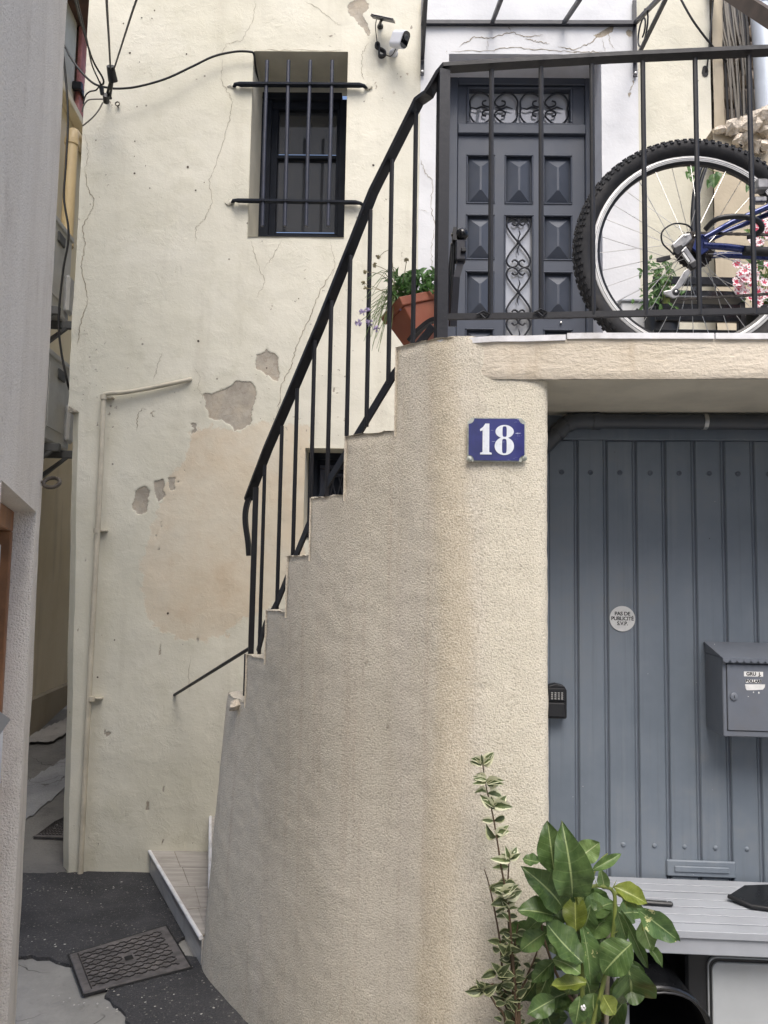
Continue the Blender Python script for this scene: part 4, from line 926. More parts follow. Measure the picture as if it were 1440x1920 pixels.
# step ends: tops and short risers of the stringer, 13 cm deep
TH = .13
m = MB()
for k in range(len(sz_)):
    a, b = sb[k], sb[k + 1]
    if k == 0: a = .0
    n = 10; vs = []
    for i in range(n + 1):
        s_ = a + (b - a) * i / n; x, y = C(s_); nx, ny_ = CN(s_); d = float(wdisp(np.array(s_), np.array(sz_[k])))
        for o_ in (d + .002, -TH): vs.append((x + nx * o_, y + ny_ * o_, sz_[k] - .001 + .003 * random.uniform(-1, 1)))
    m.add(vs, [(2 * i, 2 * i + 1, 2 * i + 3, 2 * i + 2) for i in range(n)])
    if k:
        x, y = C(a); nx, ny_ = CN(a)
        m.add([(x + nx * .004, y + ny_ * .004, sz_[k - 1] - .02), (x - nx * TH, y - ny_ * TH, sz_[k - 1] - .02), (x - nx * TH, y - ny_ * TH, sz_[k]), (x + nx * .004, y + ny_ * .004, sz_[k])], [(0, 1, 2, 3)])
    # inner face
    vs = []
    for i in range(n + 1):
        s_ = a + (b - a) * i / n; x, y = C(s_); nx, ny_ = CN(s_); vs += [(x - nx * TH, y - ny_ * TH, 0), (x - nx * TH, y - ny_ * TH, sz_[k])]
    m.add(vs, [(2 * i, 2 * i + 1, 2 * i + 3, 2 * i + 2) for i in range(n)])
m.build('stringer_top', MAT['rough'], stair, world=True)
# crumbly mortar blob on the lowest end
p0 = s_at(448, 1316)
m = MB(); M = Matrix.Translation(p0[1] + Vector((-.015, .0, -.01))) @ Matrix.Diagonal((.8, 1.2, .7, 1)); m.lathe([(.0001, -.03), (.022, -.026), (.03, 0), (.02, .018), (.0001, .022)], M, 10)
for i, v in enumerate(m.v): m.v[i] = tuple(Vector(v) + Vector((random.uniform(-.006, .006),) * 3))
m.build('mortar_lump', MAT['mortar'], stair, world=True, smooth=60)
# ---- winding steps between side wall and house wall
def hw_pt(px, py): return H.M @ H.px(px, py, -.004)
def inner(s_):
    x, y = C(s_); nx, ny_ = CN(s_); return Vector((x - nx * (TH - .01), y - ny_ * (TH - .01), 0))
Z1, Z2 = .253, .436
n1a = PZ(272, 1604, Z1); n1b = PZ(385, 1742, Z1); n2a = PZ(390, 1537, Z2); n2b = PZ(396, 1662, Z2)
zlist = [Z1, Z2]; zz = Z2
n_mid = max(1, round((sz_[1] - Z2) / .19) - 1)
for k in range(n_mid): zlist.append(Z2 + (sz_[1] - Z2) * (k + 1) / (n_mid + 1))
nos = [(n1a, n1b), (n2a, n2b)]
for k in range(n_mid):
    t = (k + 1) / (n_mid + 1); s_ = .14 + .1 * t; nos.append((Vector((n2a.x + .26 * (k + 1), 0, 0)), inner(s_)))
for k in range(1, len(sz_)):
    zlist.append(min(sz_[k] - .01, FLOOR_Z)); nos.append((Vector((min(n2a.x + .26 * (n_mid + k), DOOR[0] - .1 + .05 * (k - 6)), 0, 0)), inner(sb[k])))
hy = lambda x: 4.12 - .015 * x + .01
nos = [(Vector((a.x, hy(a.x), 0)), Vector((b.x, b.y, 0))) for a, b in nos]
nos[0] = (nos[0][0], nos[0][1] + Vector((.0, -.06, 0)))
for k in range(len(zlist)):
    a, b = nos[k]; z = zlist[k]; zp = zlist[k - 1] if k else .05
    if k + 1 < len(zlist): c, d = nos[k + 1]
    else: c, d = Vector((1.9, hy(1.9), 0)), Vector((1.9, 2.2, 0))
    if k == len(zlist) - 1: continue
    ext = (c - a).normalized() * .02; ext2 = (d - b).normalized() * .02 if (d - b).length > .001 else Vector()
    c2, d2 = c + ext, d + ext2
    # riser tiles
    nr = 3 if k == 0 else 2
    for q in range(nr):
        p = a.lerp(b, q / nr + (.004 if q else 0)); r = a.lerp(b, (q + 1) / nr); t = (r - p).normalized(); o_ = Vector((t.y, -t.x, 0)) * .004; w_ = Vector((-t.y, t.x, 0)) * .02
        mm = MB(); mm.add([(*(p.xy - o_.xy), zp), (*(r.xy - o_.xy), zp), (*(r.xy - o_.xy), z - .012), (*(p.xy - o_.xy), z - .012), (*(p.xy - w_.xy), zp), (*(r.xy - w_.xy), zp), (*(r.xy - w_.xy), z - .012), (*(p.xy - w_.xy), z - .012)] if False else [(p.x, p.y, zp), (r.x, r.y, zp), (r.x, r.y, z - .012), (p.x, p.y, z - .012), (p.x + .012, p.y + .006, zp), (r.x + .012, r.y + .006, zp), (r.x + .012, r.y + .006, z - .012), (p.x + .012, p.y + .006, z - .012)], [(0, 1, 2, 3), (4, 7, 6, 5), (0, 3, 7, 4), (1, 5, 6, 2), (3, 2, 6, 7), (0, 4, 5, 1)])
        mm.build('riser_tile', MAT['riser'], stair, world=True)
    # tread tiles, plank pattern
    rows = 4 if k < 2 else 2
    for q in range(rows):
        t0, t1 = q / rows, (q + 1) / rows - .006
        def lp(t, u): return a.lerp(b, t).lerp(c2.lerp(d2, t), u)
        cuts = [0, random.uniform(.35, .65), 1] if k < 2 else [0, 1]
        for u0, u1 in zip(cuts[:-1], cuts[1:]):
            pts = [lp(t0, u0), lp(t0, max(u0, u1 - .012)), lp(t1, max(u0, u1 - .012)), lp(t1, u0)]
            mm = MB(); mm.add([(v.x, v.y, z) for v in pts] + [(v.x, v.y, z - .05) for v in pts], [(0, 1, 2, 3), (0, 4, 5, 1), (1, 5, 6, 2), (2, 6, 7, 3), (3, 7, 4, 0)]); mm.build('tread_tile', MAT['tread'], stair, world=True)
    mm = MB(); mm.add([(v.x, v.y, z - .003) for v in (a, c2, d2, b)], [(0, 1, 2, 3)]); mm.build('tread_bed', MAT['crack'], stair, world=True)
    mm = MB(); mm.tube([(a.x - .003, a.y, z - .007), (b.x - .003, b.y, z - .007)], .0095, 8); mm.build('nosing', MAT['nosing'], stair, world=True, smooth=50)
# ---- landing: beam, floor, soffit, white edge tiles
def beam_y(x): return 2.168 - .045 * (x - .3)
bx0 = s_at(842, 640)[0]
bpts = []
for s_ in np.linspace(sb[6] + .005, s_at(985, 660)[0], 24):
    x, y = C(s_); nx, ny_ = CN(s_); t_ = min(1, max(0, (s_ - s_at(858, 660)[0]) / .14)); o_ = -.014 + .023 * t_ * t_ * (3 - 2 * t_); bpts.append((x + nx * o_, y + ny_ * o_))
xe = bpts[-1][0]
tail = [(x, beam_y(x) + (bpts[-1][1] - beam_y(xe)) * max(0, 1 - (x - xe) / .25) ** 2) for x in np.arange(xe + .02, 2.2, .02)]
bp = np.array(bpts + tail); bs = np.concatenate([[0], np.cumsum(np.hypot(*np.diff(bp, axis=0).T))])
SOFT = np.array([[0, .24], [1, 0]])
def bpos(U, V):
    x = np.interp(U, bs, bp[:, 0]); y = np.interp(U, bs, bp[:, 1]); d = .005 * fbm(U * 3, V * 3, 51) + .004 * fbm(U * 9, V * 14, 52)
    e = np.clip((.018 - (V - SOFF_Z)) / .018, 0, 1); bow = .006 * np.exp(-((x - .62) / .35) ** 2)
    zz = SOFF_Z + (V - SOFF_Z) * (LEDGE_Z - .014 - SOFF_Z + bow) / (LEDGE_Z - .014 - SOFF_Z) - bow
    return x, y - d + .005 * e * e, zz + .004 * fbm(U * 5, V * 0, 3) * e
sheet('landing_beam', lines(bs[0], bs[-1], .014), lines(SOFF_Z, LEDGE_Z - .014, .012), bpos, MAT['beam'], stair, world=True)
sheet('landing_soffit', lines(bs[0], bs[-1], .05), np.linspace(0, 1, 10), lambda U, V: (np.interp(U, bs, bp[:, 0]), (np.interp(U, bs, bp[:, 1]) + .012) * (1 - V) + 3.0 * V, SOFF_Z + .02 * V - .006 * np.exp(-((np.interp(U, bs, bp[:, 0]) - .62) / .35) ** 2) * (1 - V)), MAT['soffit'], stair, world=True)
n = 5; idx = np.linspace(9, len(bp) - 1, n + 1).astype(int)
for q in range(n):
    seg = bp[idx[q]:idx[q + 1] + 1]; mm = MB(); mm.bar([(x, y + .028, LEDGE_Z - .005 + (-.004 if q == 0 else 0)) for x, y in (list(seg[:-1]) + [seg[-1] * .8 + seg[-2] * .2])], .07, .017); mm.build('edge_tile', MAT['nosing'], stair, world=True)
mm = MB(); kp = [(x, y) for x, y in bp]
mm.add([(x, y + .004, LEDGE_Z - .014) for x, y in kp] + [(x, y + .09, LEDGE_Z - .014) for x, y in kp] + [(x, y + .09, FLOOR_Z - .05) for x, y in kp], [(i, i + 1, len(kp) + i + 1, len(kp) + i) for i in range(len(kp) - 1)] + [(len(kp) + i, len(kp) + i + 1, 2 * len(kp) + i + 1, 2 * len(kp) + i) for i in range(len(kp) - 1)])
mm.build('landing_kerb', MAT['beam'], stair, world=True)
x_l = nos[-1][0].x; lf = MB(); lf.add([(x_l, hy(x_l), FLOOR_Z), (nos[-1][1].x, nos[-1][1].y, FLOOR_Z), (bp[10][0], bp[10][1] + .08, FLOOR_Z), (bp[30][0], bp[30][1] + .08, FLOOR_Z), (2.19, beam_y(2.19) + .08, FLOOR_Z), (2.19, hy(2.19) + .3, FLOOR_Z), (x_l, hy(x_l) + .3, FLOOR_Z)], [(0, 1, 2, 3, 4, 5, 6)]); lf.build('landing_floor', MAT['tread'], stair, world=True)
mm = MB(); a, b = nos[-1]; mm.add([(a.x, a.y, 1.9), (b.x, b.y, 1.9), (b.x, b.y, FLOOR_Z), (a.x, a.y, FLOOR_Z)], [(0, 1, 2, 3)]); mm.build('landing_riser', MAT['riser'], stair, world=True)
# right-hand pier beyond the picture, carries the landing
mm = MB(); mm.cbox(2.0, 2.3, 2.09, 2.9, -.1, SOFF_Z + .1, .02); mm.build('pier', MAT['beam'], stair, world=True)

# ================================================================== railing
RO = -.05
rail = thing('stair_railing', 'black painted iron railing climbing the stairs and along the landing', 'railing', (-.62, 3.05, 1.2))
def RP(px, py, off=RO):
    q = s_at(px, py, off); return q[1]
LAND_Y = lambda x: 2.262 - .10 * (x - .18)
def LP(px, py):
    """pixel on the landing part of the railing"""
    d = ray(px, py); t = 2.2
    for _ in range(20):
        p = CAM + d * t; t = LAND_Y(p.x) / d.y
    return CAM + d * t
post_top = LP(832, 132); 
hand = [RP(466, 936), RP(502, 842), RP(545, 742), RP(600, 612), RP(655, 474), RP(700, 360), RP(745, 270), RP(785, 190)] + [post_top + Vector((-.045, .03, -.06)), post_top + Vector((.0, 0, .008))] + [LP(980, 118), LP(1150, 108), LP(1440, 95), LP(1700, 84)]
hs = []
for i in range(len(hand) - 1):
    for k in range(4): hs.append(hand[i].lerp(hand[i + 1], k / 4))
hs.append(hand[-1])
curl = [hand[0] + Vector((.012, .02, -.33 * 0 - .17)), hand[0] + Vector((-.0, .02, -.12)), hand[0] + Vector((-.012, .014, -.06)), hand[0] + Vector((-.004, .006, -.02))]
m = MB(); m.sweep(curl + hs, [(-.021, -.006), (.021, -.006), (.021, .006), (-.021, .006)], up=None) if False else m.bar(hs, .038, .013)
m.build('handrail', MAT['rail'], rail, world=True)
m = MB(); hd = hand[0].y; m.bar(spline([P(467, 1042, hd), P(465, 1015, hd), P(461, 988, hd), P(460, 966, hd), P(463, 946, hd), P(471, 926, hd)], 4), .034, .019, up=(-1, 0, .15)); m.build('handrail_curl', MAT['rail'], rail, world=True)
def post(px0, py0, px1, py1, fn, w, name, mat='rail'):
    a, b = fn(px0, py0), fn(px1, py1); a = Vector((b.x, b.y, a.z)); m = MB()
    if w > .015: m.bar([a, b], w, w, up=(0.25, -1, 0))
    else: m.tube([a, b], w, 8)
    return m.build(name, MAT[mat], rail, smooth=40 if w <= .015 else None, world=True)
post(476, 915, 470, 1232, RP, .022, 'post'); post(460, 1226, 458, 1308, RP, .006, 'rod')
# tall corner post
a = post_top + Vector((0, 0, -.006)); b = LP(826, 618); m = MB(); m.bar([Vector((b.x * .5 + a.x * .5, a.y, a.z)), Vector((b.x * .5 + a.x * .5, a.y, LEDGE_Z - .03))], .034, .034, up=(.25, -1, 0)); m.build('post', MAT['rail'], rail, world=True)
def hand_y(px): return None
# stair balusters: top pixel on the handrail, bottom pixel where it disappears
STB = [(496, 872, 486, 1226), (525, 800, 519, 1142), (554, 730, 549, 1042), (585, 640, 581, 1000), (619, 565, 613, 930), (655, 480, 649, 860), (692, 395, 687, 800), (735, 300, 728, 720), (783, 210, 774, 650)]
for (a, b, c, d) in STB: post(a, b, c, d, RP, .0075, 'baluster')
for xt, xb in ((924, 917), (1017, 1012), (1113, 1109), (1209, 1207), (1307, 1308), (1408, 1411), (1512, 1518), (1616, 1625)):
    a = LP(xt, 130 - (xt - 840) * .055 + 6); b = LP(xb, 590); m = MB(); x = (a.x + b.x) / 2; m.tube([Vector((x, LAND_Y(x), a.z)), Vector((x, LAND_Y(x), b.z))], .0078, 8); m.build('baluster', MAT['rail'], rail, world=True, smooth=40)
m = MB(); m.bar([LP(838, 594), LP(1000, 592), LP(1200, 588), LP(1440, 583), LP(1650, 580)], .012, .018); m.build('bottom_rail', MAT['rail'], rail, world=True)
# sloping lower bar that shows between the step ends
low = [RP(484, 1222), RP(497, 1172), RP(520, 1130), RP(560, 1030), RP(585, 970), RP(615, 905), RP(680, 800), RP(740, 700), RP(790, 640), RP(812, 612)]
m = MB(); m.bar(low, .008, .026); m.build('sloping_rail', MAT['rail'], rail, world=True)
for q in ((905, 594), (1012, 590)):
    m = MB(); p = LP(*q); m.tube([p + Vector((-.02, -.012, .002)), p + Vector((.0, -.014, .012)), p + Vector((.018, -.012, .004)), p + Vector((.006, -.013, -.01)), p + Vector((-.012, -.012, .006))], .0035, 6); m.build('cable_tie', MAT['black'], rail, world=True, smooth=50)
a = RP(472, 1213); b = H.M @ H.px(327, 1303, .0)
m = MB(); m.tube([a, b], .008, 8); m.build('stay_rod', MAT['rail'], rail, world=True, smooth=40)

# ================================================================== garage door under the landing
G = Frame((.8, 2.735, 0), -.054)
gate = fthing('garage_door', 'slate blue vertical-board garage door under the landing', 'garage door', G)
gz1 = G.px(1200, 812).z; gz0 = .02
xe0 = -.35; bnd = [G.px(a, 900).x for a in (1081, 1135, 1190, 1244, 1300, 1357, 1412)]
step_b = (bnd[-1] - bnd[0]) / 6; bnd = [bnd[0] - step_b * 1.0] + [bnd[0] + step_b * k for k in range(0, 15)]
ztop_g = G.px(1200, 826).z
m = MB(); m.box(xe0 - .25, bnd[-1], .0045, .03, gz0, ztop_g + .3); m.build('backing', MAT['groove'], gate)
m = MB(); m.cbox(xe0 - .25, bnd[-1], -.004, .011, ztop_g + .002, ztop_g + .3, .003); m.build('head_rail', MAT['gate'], gate)
m = MB(); m.cbox(bnd[0] - .03, bnd[0] + .006, -.002, .011, gz0, ztop_g, .003); m.build('stile', MAT['gate'], gate)
for k in range(len(bnd) - 1):
    m = MB(); a, b = bnd[k] + .005, bnd[k + 1] - .0; dz = random.uniform(-.003, .003); dyb = random.uniform(-.0012, .0012)
    m.cbox(a, b - .010, -.003 + dyb, .011, gz0, ztop_g + dz, .0035); m.cbox(b - .0085, b - .0005, .0012 + dyb, .0115, gz0, ztop_g + dz, .003); m.build('board', MAT['gate'], gate)
rv = MB(); rv.lathe([(.0001, .0045), (.004, .0042), (.0075, .002), (.0085, 0)], Matrix.Rotation(R(90), 4, 'X'), 12); rv_me = rv.mesh('rivet', MAT['gate'], 60)
rt = MB(); rt.lathe([(.0001, .0015), (.005, .0015), (.006, .003), (.009, .0025), (.0095, 0)], Matrix.Rotation(R(90), 4, 'X'), 12); rt_me = rt.mesh('rivet_ring', MAT['groove'], 60)
for k in range(0, 11):
    xx = (bnd[k] + bnd[k + 1]) / 2
    put(rt_me, 'rivet', gate, local=Matrix.Translation((xx + random.uniform(-.004, .004), -.0035, G.px(1200, 887).z)))
    if k > 0: put(rv_me, 'rivet', gate, local=Matrix.Translation((xx + random.uniform(-.003, .003), -.0035, G.px(1285, 1587).z)))
# letter slot
m = MB(); q0 = G.px(1250, 1612, -.012); q1 = G.px(1381, 1648, -.012)
m.cbox(q0.x, q1.x, -.013, -.002, q1.z, q0.z, .004); slot = m.build('letter_slot', MAT['gate'], gate)
m = MB(); m.cbox(q0.x + .025, q1.x - .025, -.018, -.012, q1.z + .017, q0.z - .018, .003); m.build('slot_flap', MAT['gate'], slot)
# wall behind, lintel strip above the door
m = MB(); m.box(xe0 - .3, 2.2, .033, .25, -.1, SOFF_Z + .1); m.build('garage_wall', MAT['soffit'], gate)
# pipe above the door
pz_ = G.px(1200, 788, -.08).z; pl = G.px(1075, 790, -.08).x
pipe = thing('waste_pipe', 'dark grey plastic waste pipe running above the garage door', 'pipe', G.M @ Vector((pl, -.08, pz_)), G.rz)
pr = .027
pts = [Vector((2.6 - .8, -.06, pz_ - .004)), Vector((pl + .08, -.06, pz_))]; m = MB(); m.tube([G.M @ p for p in pts], pr, 16); m.build('pipe', MAT['pvc'], pipe, world=True, smooth=50)
el = spline([Vector((pl + .1, -.06, pz_)), Vector((pl + .02, -.06, pz_)), Vector((pl - .02, -.06, pz_ - .012)), Vector((pl - .06, -.06, pz_ - .05)), Vector((pl - .12, -.06, pz_ - .112)), Vector((pl - .2, -.06, pz_ - .2))], 8)
m = MB(); m.tube([G.M @ p for p in el], pr + .003, 16); m.build('elbow', MAT['pvc'], pipe, world=True, smooth=50)
for (u) in (el[2], el[14], el[22]):
    i = el.index(u); t = (el[i + 1] - el[i]).normalized(); m = MB(); c = u; m.tube([G.M @ (c - t * .012), G.M @ (c + t * .012)], pr + .0055, 16); m.build('socket_collar', MAT['pvc'], pipe, world=True, smooth=50)
cx_ = G.px(1325, 790, -.08).x; m = MB(); m.tube([G.M @ Vector((cx_ - .007, -.06, pz_ - .0)), G.M @ Vector((cx_ + .007, -.06, pz_))], pr + .002, 16); m.box(cx_ - .005, cx_ + .005, -.062, -.058, pz_ + pr, pz_ + .09, G.M); m.build('pipe_clip', MAT['steel'], pipe, world=True, smooth=40)
# ================================================================== text helper
def curve_mesh(splines, name, mat, extrude=.0005):
    """filled 2-D outlines (lists of points) -> mesh in its xy plane"""
    c = bpy.data.curves.new(name, 'CURVE'); c.dimensions = '2D'; c.fill_mode = 'BOTH'; c.extrude = extrude
    for pts in splines:
        sp = c.splines.new('POLY'); sp.points.add(len(pts) - 1); sp.use_cyclic_u = True
        for i, p in enumerate(pts): sp.points[i].co = (p[0], p[1], 0, 1)
    o = bpy.data.objects.new('tmp', c); col.objects.link(o); dg = bpy.context.evaluated_depsgraph_get(); me = bpy.data.meshes.new_from_object(o.evaluated_get(dg)); bpy.data.objects.remove(o); me.name = name
    me.materials.clear(); me.materials.append(mat); return me
def text_mesh(body, size, mat, extrude=.0003, bold=0.0, shear=0.0, space=1.0, line=1.0):
    c = bpy.data.curves.new('text', 'FONT'); c.body = body; c.size = size; c.align_x = 'CENTER'; c.align_y = 'CENTER'; c.extrude = extrude; c.offset = bold; c.shear = shear; c.space_character = space; c.space_line = line
    o = bpy.data.objects.new('tmp', c); col.objects.link(o); dg = bpy.context.evaluated_depsgraph_get(); me = bpy.data.meshes.new_from_object(o.evaluated_get(dg)); bpy.data.objects.remove(o); me.name = 'lettering'
    me.materials.clear(); me.materials.append(mat); return me
def ell(cx, cy, rx, ry, n=36, p=2.0):
    out = []
    for k in range(n):
        a = 2 * math.pi * k / n; c, s_ = math.cos(a), math.sin(a)
        out.append((cx + rx * math.copysign(abs(c) ** (2 / p), c), cy + ry * math.copysign(abs(s_) ** (2 / p), s_)))
    return out
# ================================================================== number plate on the pillar
pc = s_at(931, 824); sN = pc[0]; nx, ny_ = CN(sN); PN = Frame((pc[1].x + nx * .012, pc[1].y + ny_ * .012, 0), math.atan2(ny_, nx) + math.pi / 2)
plate = thing('house_number_plate', 'blue enamel house number plate reading 18 on the pillar', 'number plate', PN.M @ Vector((0, 0, pc[1].z)), PN.rz)
q0 = PN.px(877, 783); q1 = PN.px(985, 866); w2, h2 = (q1.x - q0.x) / 2, (q0.z - q1.z) / 2; cx0, cz0 = (q0.x + q1.x) / 2, (q0.z + q1.z) / 2 - pc[1].z
m = MB(); c = .012; poly = [(-w2 + c, -h2), (w2 - c, -h2), (w2, -h2 + c), (w2, h2 - c), (w2 - c, h2), (-w2 + c, h2), (-w2, h2 - c), (-w2, -h2 + c)]
m.prism(poly, xzM(cx0, cz0, .004), .004); m.build('rim', MAT['platerim'], plate)
w3, h3 = w2 - .003, h2 - .003; c = .016; poly = []
for (sx_, sz2) in ((1, -1), (1, 1), (-1, 1), (-1, -1)):
    ring_ = [(sx_ * w3 - sx_ * c * (1 - math.sin(t)) * 1.0, sz2 * h3 - sz2 * c * (1 - math.cos(t))) for t in np.linspace(0, math.pi / 2, 5)]
    ring_ = [(sx_ * (w3 - c * math.cos(t)), sz2 * (h3 - c * math.sin(t))) for t in np.linspace(0, math.pi / 2, 5)]
    poly += ring_ if sx_ * sz2 > 0 else ring_[::-1]
if True:
    # order by angle to be safe
    poly = sorted(poly, key=lambda p: math.atan2(p[1], p[0]))
m = MB(); m.prism(poly, xzM(cx0, cz0, .0), .0025); m.build('enamel_face', MAT['enamel'], plate)
u = (2 * h2) / 83.0   # one photo pixel
def pp_(x, y): return ((x - 931) * u, (824 - y) * u)
one = [pp_(*p) for p in ((900, 852), (900, 850), (905, 848), (905, 810), (900, 808), (900, 805), (907, 800), (910, 794), (918, 794), (918, 848), (922, 850), (922, 852))]
one = [(-.0, 0)] and [pp_(x, y) for x, y in ((900.5, 852.5), (900.5, 849.5), (905, 848), (905, 807), (900.5, 808.5), (900, 805), (906, 800), (910, 794), (917.5, 794), (917.5, 848), (922, 849.5), (922, 852.5))]
e8 = [ell(*pp_(946, 809), 17 * u, 12.6 * u), ell(*pp_(945.5, 836.5), 18 * u, 17 * u)]
hol = [ell(*pp_(946, 809), 4 * u, 10 * u, p=4), ell(*pp_(945.5, 836.5), 4.4 * u, 13.6 * u, p=4)]
LM = lambda y, dx=0, dz=0: Matrix.Translation((cx0 + dx, y, cz0 + dz)) @ Matrix.Rotation(R(90), 4, 'X')
put(curve_mesh([one], 'digit', MAT['digit']), 'digit', plate, local=LM(-.0034))
put(curve_mesh([e8[0], hol[0]], 'digit', MAT['digit']), 'digit', plate, local=LM(-.0034)); put(curve_mesh([e8[1], hol[1]], 'digit', MAT['digit']), 'digit', plate, local=LM(-.0036))
for (a, b) in ((881, 861), (983, 859)):
    x, z = pp_(a, b); m = MB(); m.lathe([(.0001, .007), (.005, .006), (.008, .002), (.008, 0)], LM(0, x, z), 9)
    for i, v in enumerate(m.v): m.v[i] = tuple(Vector(v) + Vector((random.uniform(-.002, .002), 0, random.uniform(-.002, .002))))
    m.build('fixing_screw', MAT['platerim'], plate, smooth=50)

# ================================================================== sticker on the garage door
c = G.px(1167, 1160, -.006); stk = thing('round_sticker', 'round silver sticker reading PAS DE PUBLICITÉ S.V.P. on the garage door', 'sticker', G.M @ Vector((c.x, -.006, c.z)), G.rz)
rs = 23.5 / F_PX * 2.72
m = MB(); m.prism(ell(0, 0, rs, rs, 40), xzM(0, 0, 0), .0006); m.build('disc', MAT['sticker'], stk)
me = text_mesh('PAS DE\nPUBLICITÉ\nS.V.P.', .0182, MAT['ink'], .0001, .00045, line=.95, space=.95)
put(me, 'lettering', stk, local=Matrix.Translation((0, -.0009, .0)) @ Matrix.Rotation(R(90), 4, 'X'))

# ================================================================== mailbox
fy = -.16
b0 = G.px(1354, 1240, fy); b1 = G.px(1354, 1381, fy)
mx0 = b0.x; mz0, mz1 = b1.z, G.px(1354, 1232, fy).z; mw = .31
mail = thing('mailbox', 'grey sheet-metal mailbox with scalloped roof and name labels on the garage door', 'mailbox', G.M @ Vector((mx0, -.006, mz0)), G.rz)
T = Vector((-mx0, .006, -mz0))
def mbx(mb, x0, x1, y0, y1, z0, z1, c=.003): return mb.cbox(x0 - mx0, x1 - mx0, y0 + .006, y1 + .006, z0 - mz0, z1 - mz0, c)
zb = G.px(1330, 1203, -.01).z
mbx(MB(), mx0, mx0 + mw, fy, -.006, mz0, mz1, .003).build('body', MAT['mail'], mail)
rf = MB(); xo = .004; n = 14
rf.add([(-xo, .0, zb - mz0), (mw + xo, 0, zb - mz0), (mw + xo, fy - .012, mz1 - mz0 - .001), (-xo, fy - .012, mz1 - mz0 - .001), (-xo, .0, zb - mz0 - .006), (mw + xo, 0, zb - mz0 - .006), (mw + xo, fy - .011, mz1 - mz0 - .005), (-xo, fy - .011, mz1 - mz0 - .005)], [(0, 3, 2, 1), (4, 5, 6, 7), (0, 1, 5, 4), (0, 4, 7, 3), (1, 2, 6, 5)])
for k in range(n):
    w_ = (mw + 2 * xo) / n; x0 = -xo + k * w_; poly = [(0, 0), (w_, 0)] + [(w_ / 2 + w_ / 2 * math.cos(t), -.004 - .011 * math.sin(t)) for t in np.linspace(0, math.pi, 9)]
    rf.prism(poly, xzM(x0, mz1 - mz0 - .001, fy - .0105), .0015)
rf.add([(-xo * 0, fy + .006 + .0, mz1 - mz0), (0, 0, mz1 - mz0), (0, 0, zb - mz0 - .006)], [(0, 1, 2)]); rf.add([(mw, fy + .006, mz1 - mz0), (mw, 0, mz1 - mz0), (mw, 0, zb - mz0 - .006)], [(0, 2, 1)])
rf.build('roof', MAT['mail'], mail)
d0 = G.px(1362, 1245, fy); d1 = G.px(1362, 1369, fy); fl = fy + .006 - .006
dm = MB(); dm.cbox(d0.x - mx0, mw - .015, fy + .006 - .004, fy + .02, d1.z - mz0, d0.z - mz0, .002); md = dm.build('mailbox_door', MAT['mail'], mail)
dk = MB(); e_ = .0022; dk.box(d0.x - mx0 - e_, mw - .015 + e_, fy + .006 - .0008, fy + .015, d1.z - mz0 - e_, d0.z - mz0 + e_); dk.build('door_gap', MAT['ink'], md)
def ml(px, py): v = G.px(px, py, fy - .005); return v.x - mx0, v.z - mz0
x, z = ml(1376, 1306); yy = fy + .002
lk = MB(); lk.lathe([(.0001, .006), (.009, .006), (.0125, .004), (.013, 0)], Matrix.Translation((x, yy, z)) @ Matrix.Rotation(R(90), 4, 'X'), 18); lko = lk.build('lock', MAT['mail'], md, smooth=40)
m = MB(); m.box(x - .0009, x + .0009, yy - .0068, yy - .005, z - .0045, z + .0045); m.build('keyhole', MAT['ink'], mail)
def label_(px0, py0, px1, py1, txt, sz, name='name_label', mat='paper', dirt=None, rag=0):
    x0, z1 = ml(px0, py0); x1, z0 = ml(px1, py1); m = MB()
    poly = [(x0, z0), (x1, z0), (x1, z1), (x0, z1)]
    if rag: poly = [(x0, z1), (x0 + .002, z0 + .006), (x0 + .005, z0), (x0 + (x1 - x0) * .5, z0 + .001), (x1 - .008, z0 + .003), (x1 - .002, z0 + .01), (x1, z1 + .001)]
    m.prism(poly, xzM(0, 0, yy - .0002), .0008); lo = m.build(name, MAT[mat], mail)
    if txt:
        me = text_mesh(txt, sz, MAT['ink'], .0001, .0006, space=1.0); put(me, 'lettering', lo, local=Matrix.Translation(((x0 + x1) / 2, yy - .0013, (z0 + z1) / 2)) @ Matrix.Rotation(R(90), 4, 'X'))
label_(1395, 1259, 1431, 1269, 'GRU  J.', .0155); label_(1398, 1274, 1428, 1281, 'BOLLARS', .0125); label_(1397, 1283, 1435, 1295, None, 0, 'torn_label', rag=1)
for (a, b, r) in ((1413, 1298, .0018), (1423, 1299, .0026), (1403, 1306, .0012), (1340, 1208, .001)):
    x, z = ml(a, b); m = MB(); m.prism(ell(x, z, r, r * 1.3, 8), xzM(0, 0, yy - .0002), .0004); m.build('paper_scrap', MAT['paper'], mail)

# ================================================================== key safe
k0 = G.px(1020, 1283, -.05); k1 = G.px(1063, 1348, -.05); kw, kh = .072, k0.z - k1.z
ks = thing('key_safe', 'black key safe with push buttons hanging behind the pillar edge', 'key safe', G.M @ Vector((k1.x - kw / 2, -.006, k1.z)), G.rz)
m = MB(); poly = [(x, y) for x, y in ((-kw / 2, 0), (kw / 2 - .004, 0), (kw / 2, .004), (kw / 2, kh - .02), (kw / 2 - .008, kh - .005), (0, kh + .002), (-kw / 2 + .008, kh - .005), (-kw / 2, kh - .02))]
m.prism(poly, xzM(0, 0, 0), .044); m.build('case', MAT['black'], ks, bevel=.004)
m = MB(); m.cbox(-kw / 2 + .005, kw / 2 - .006, -.050, -.043, .03 + .03, kh - .012, .004); m.cbox(-kw / 2 + .006, kw / 2 - .008, -.051, -.043, .006, .055, .006); m.build('cover', MAT['cabinet'], ks)
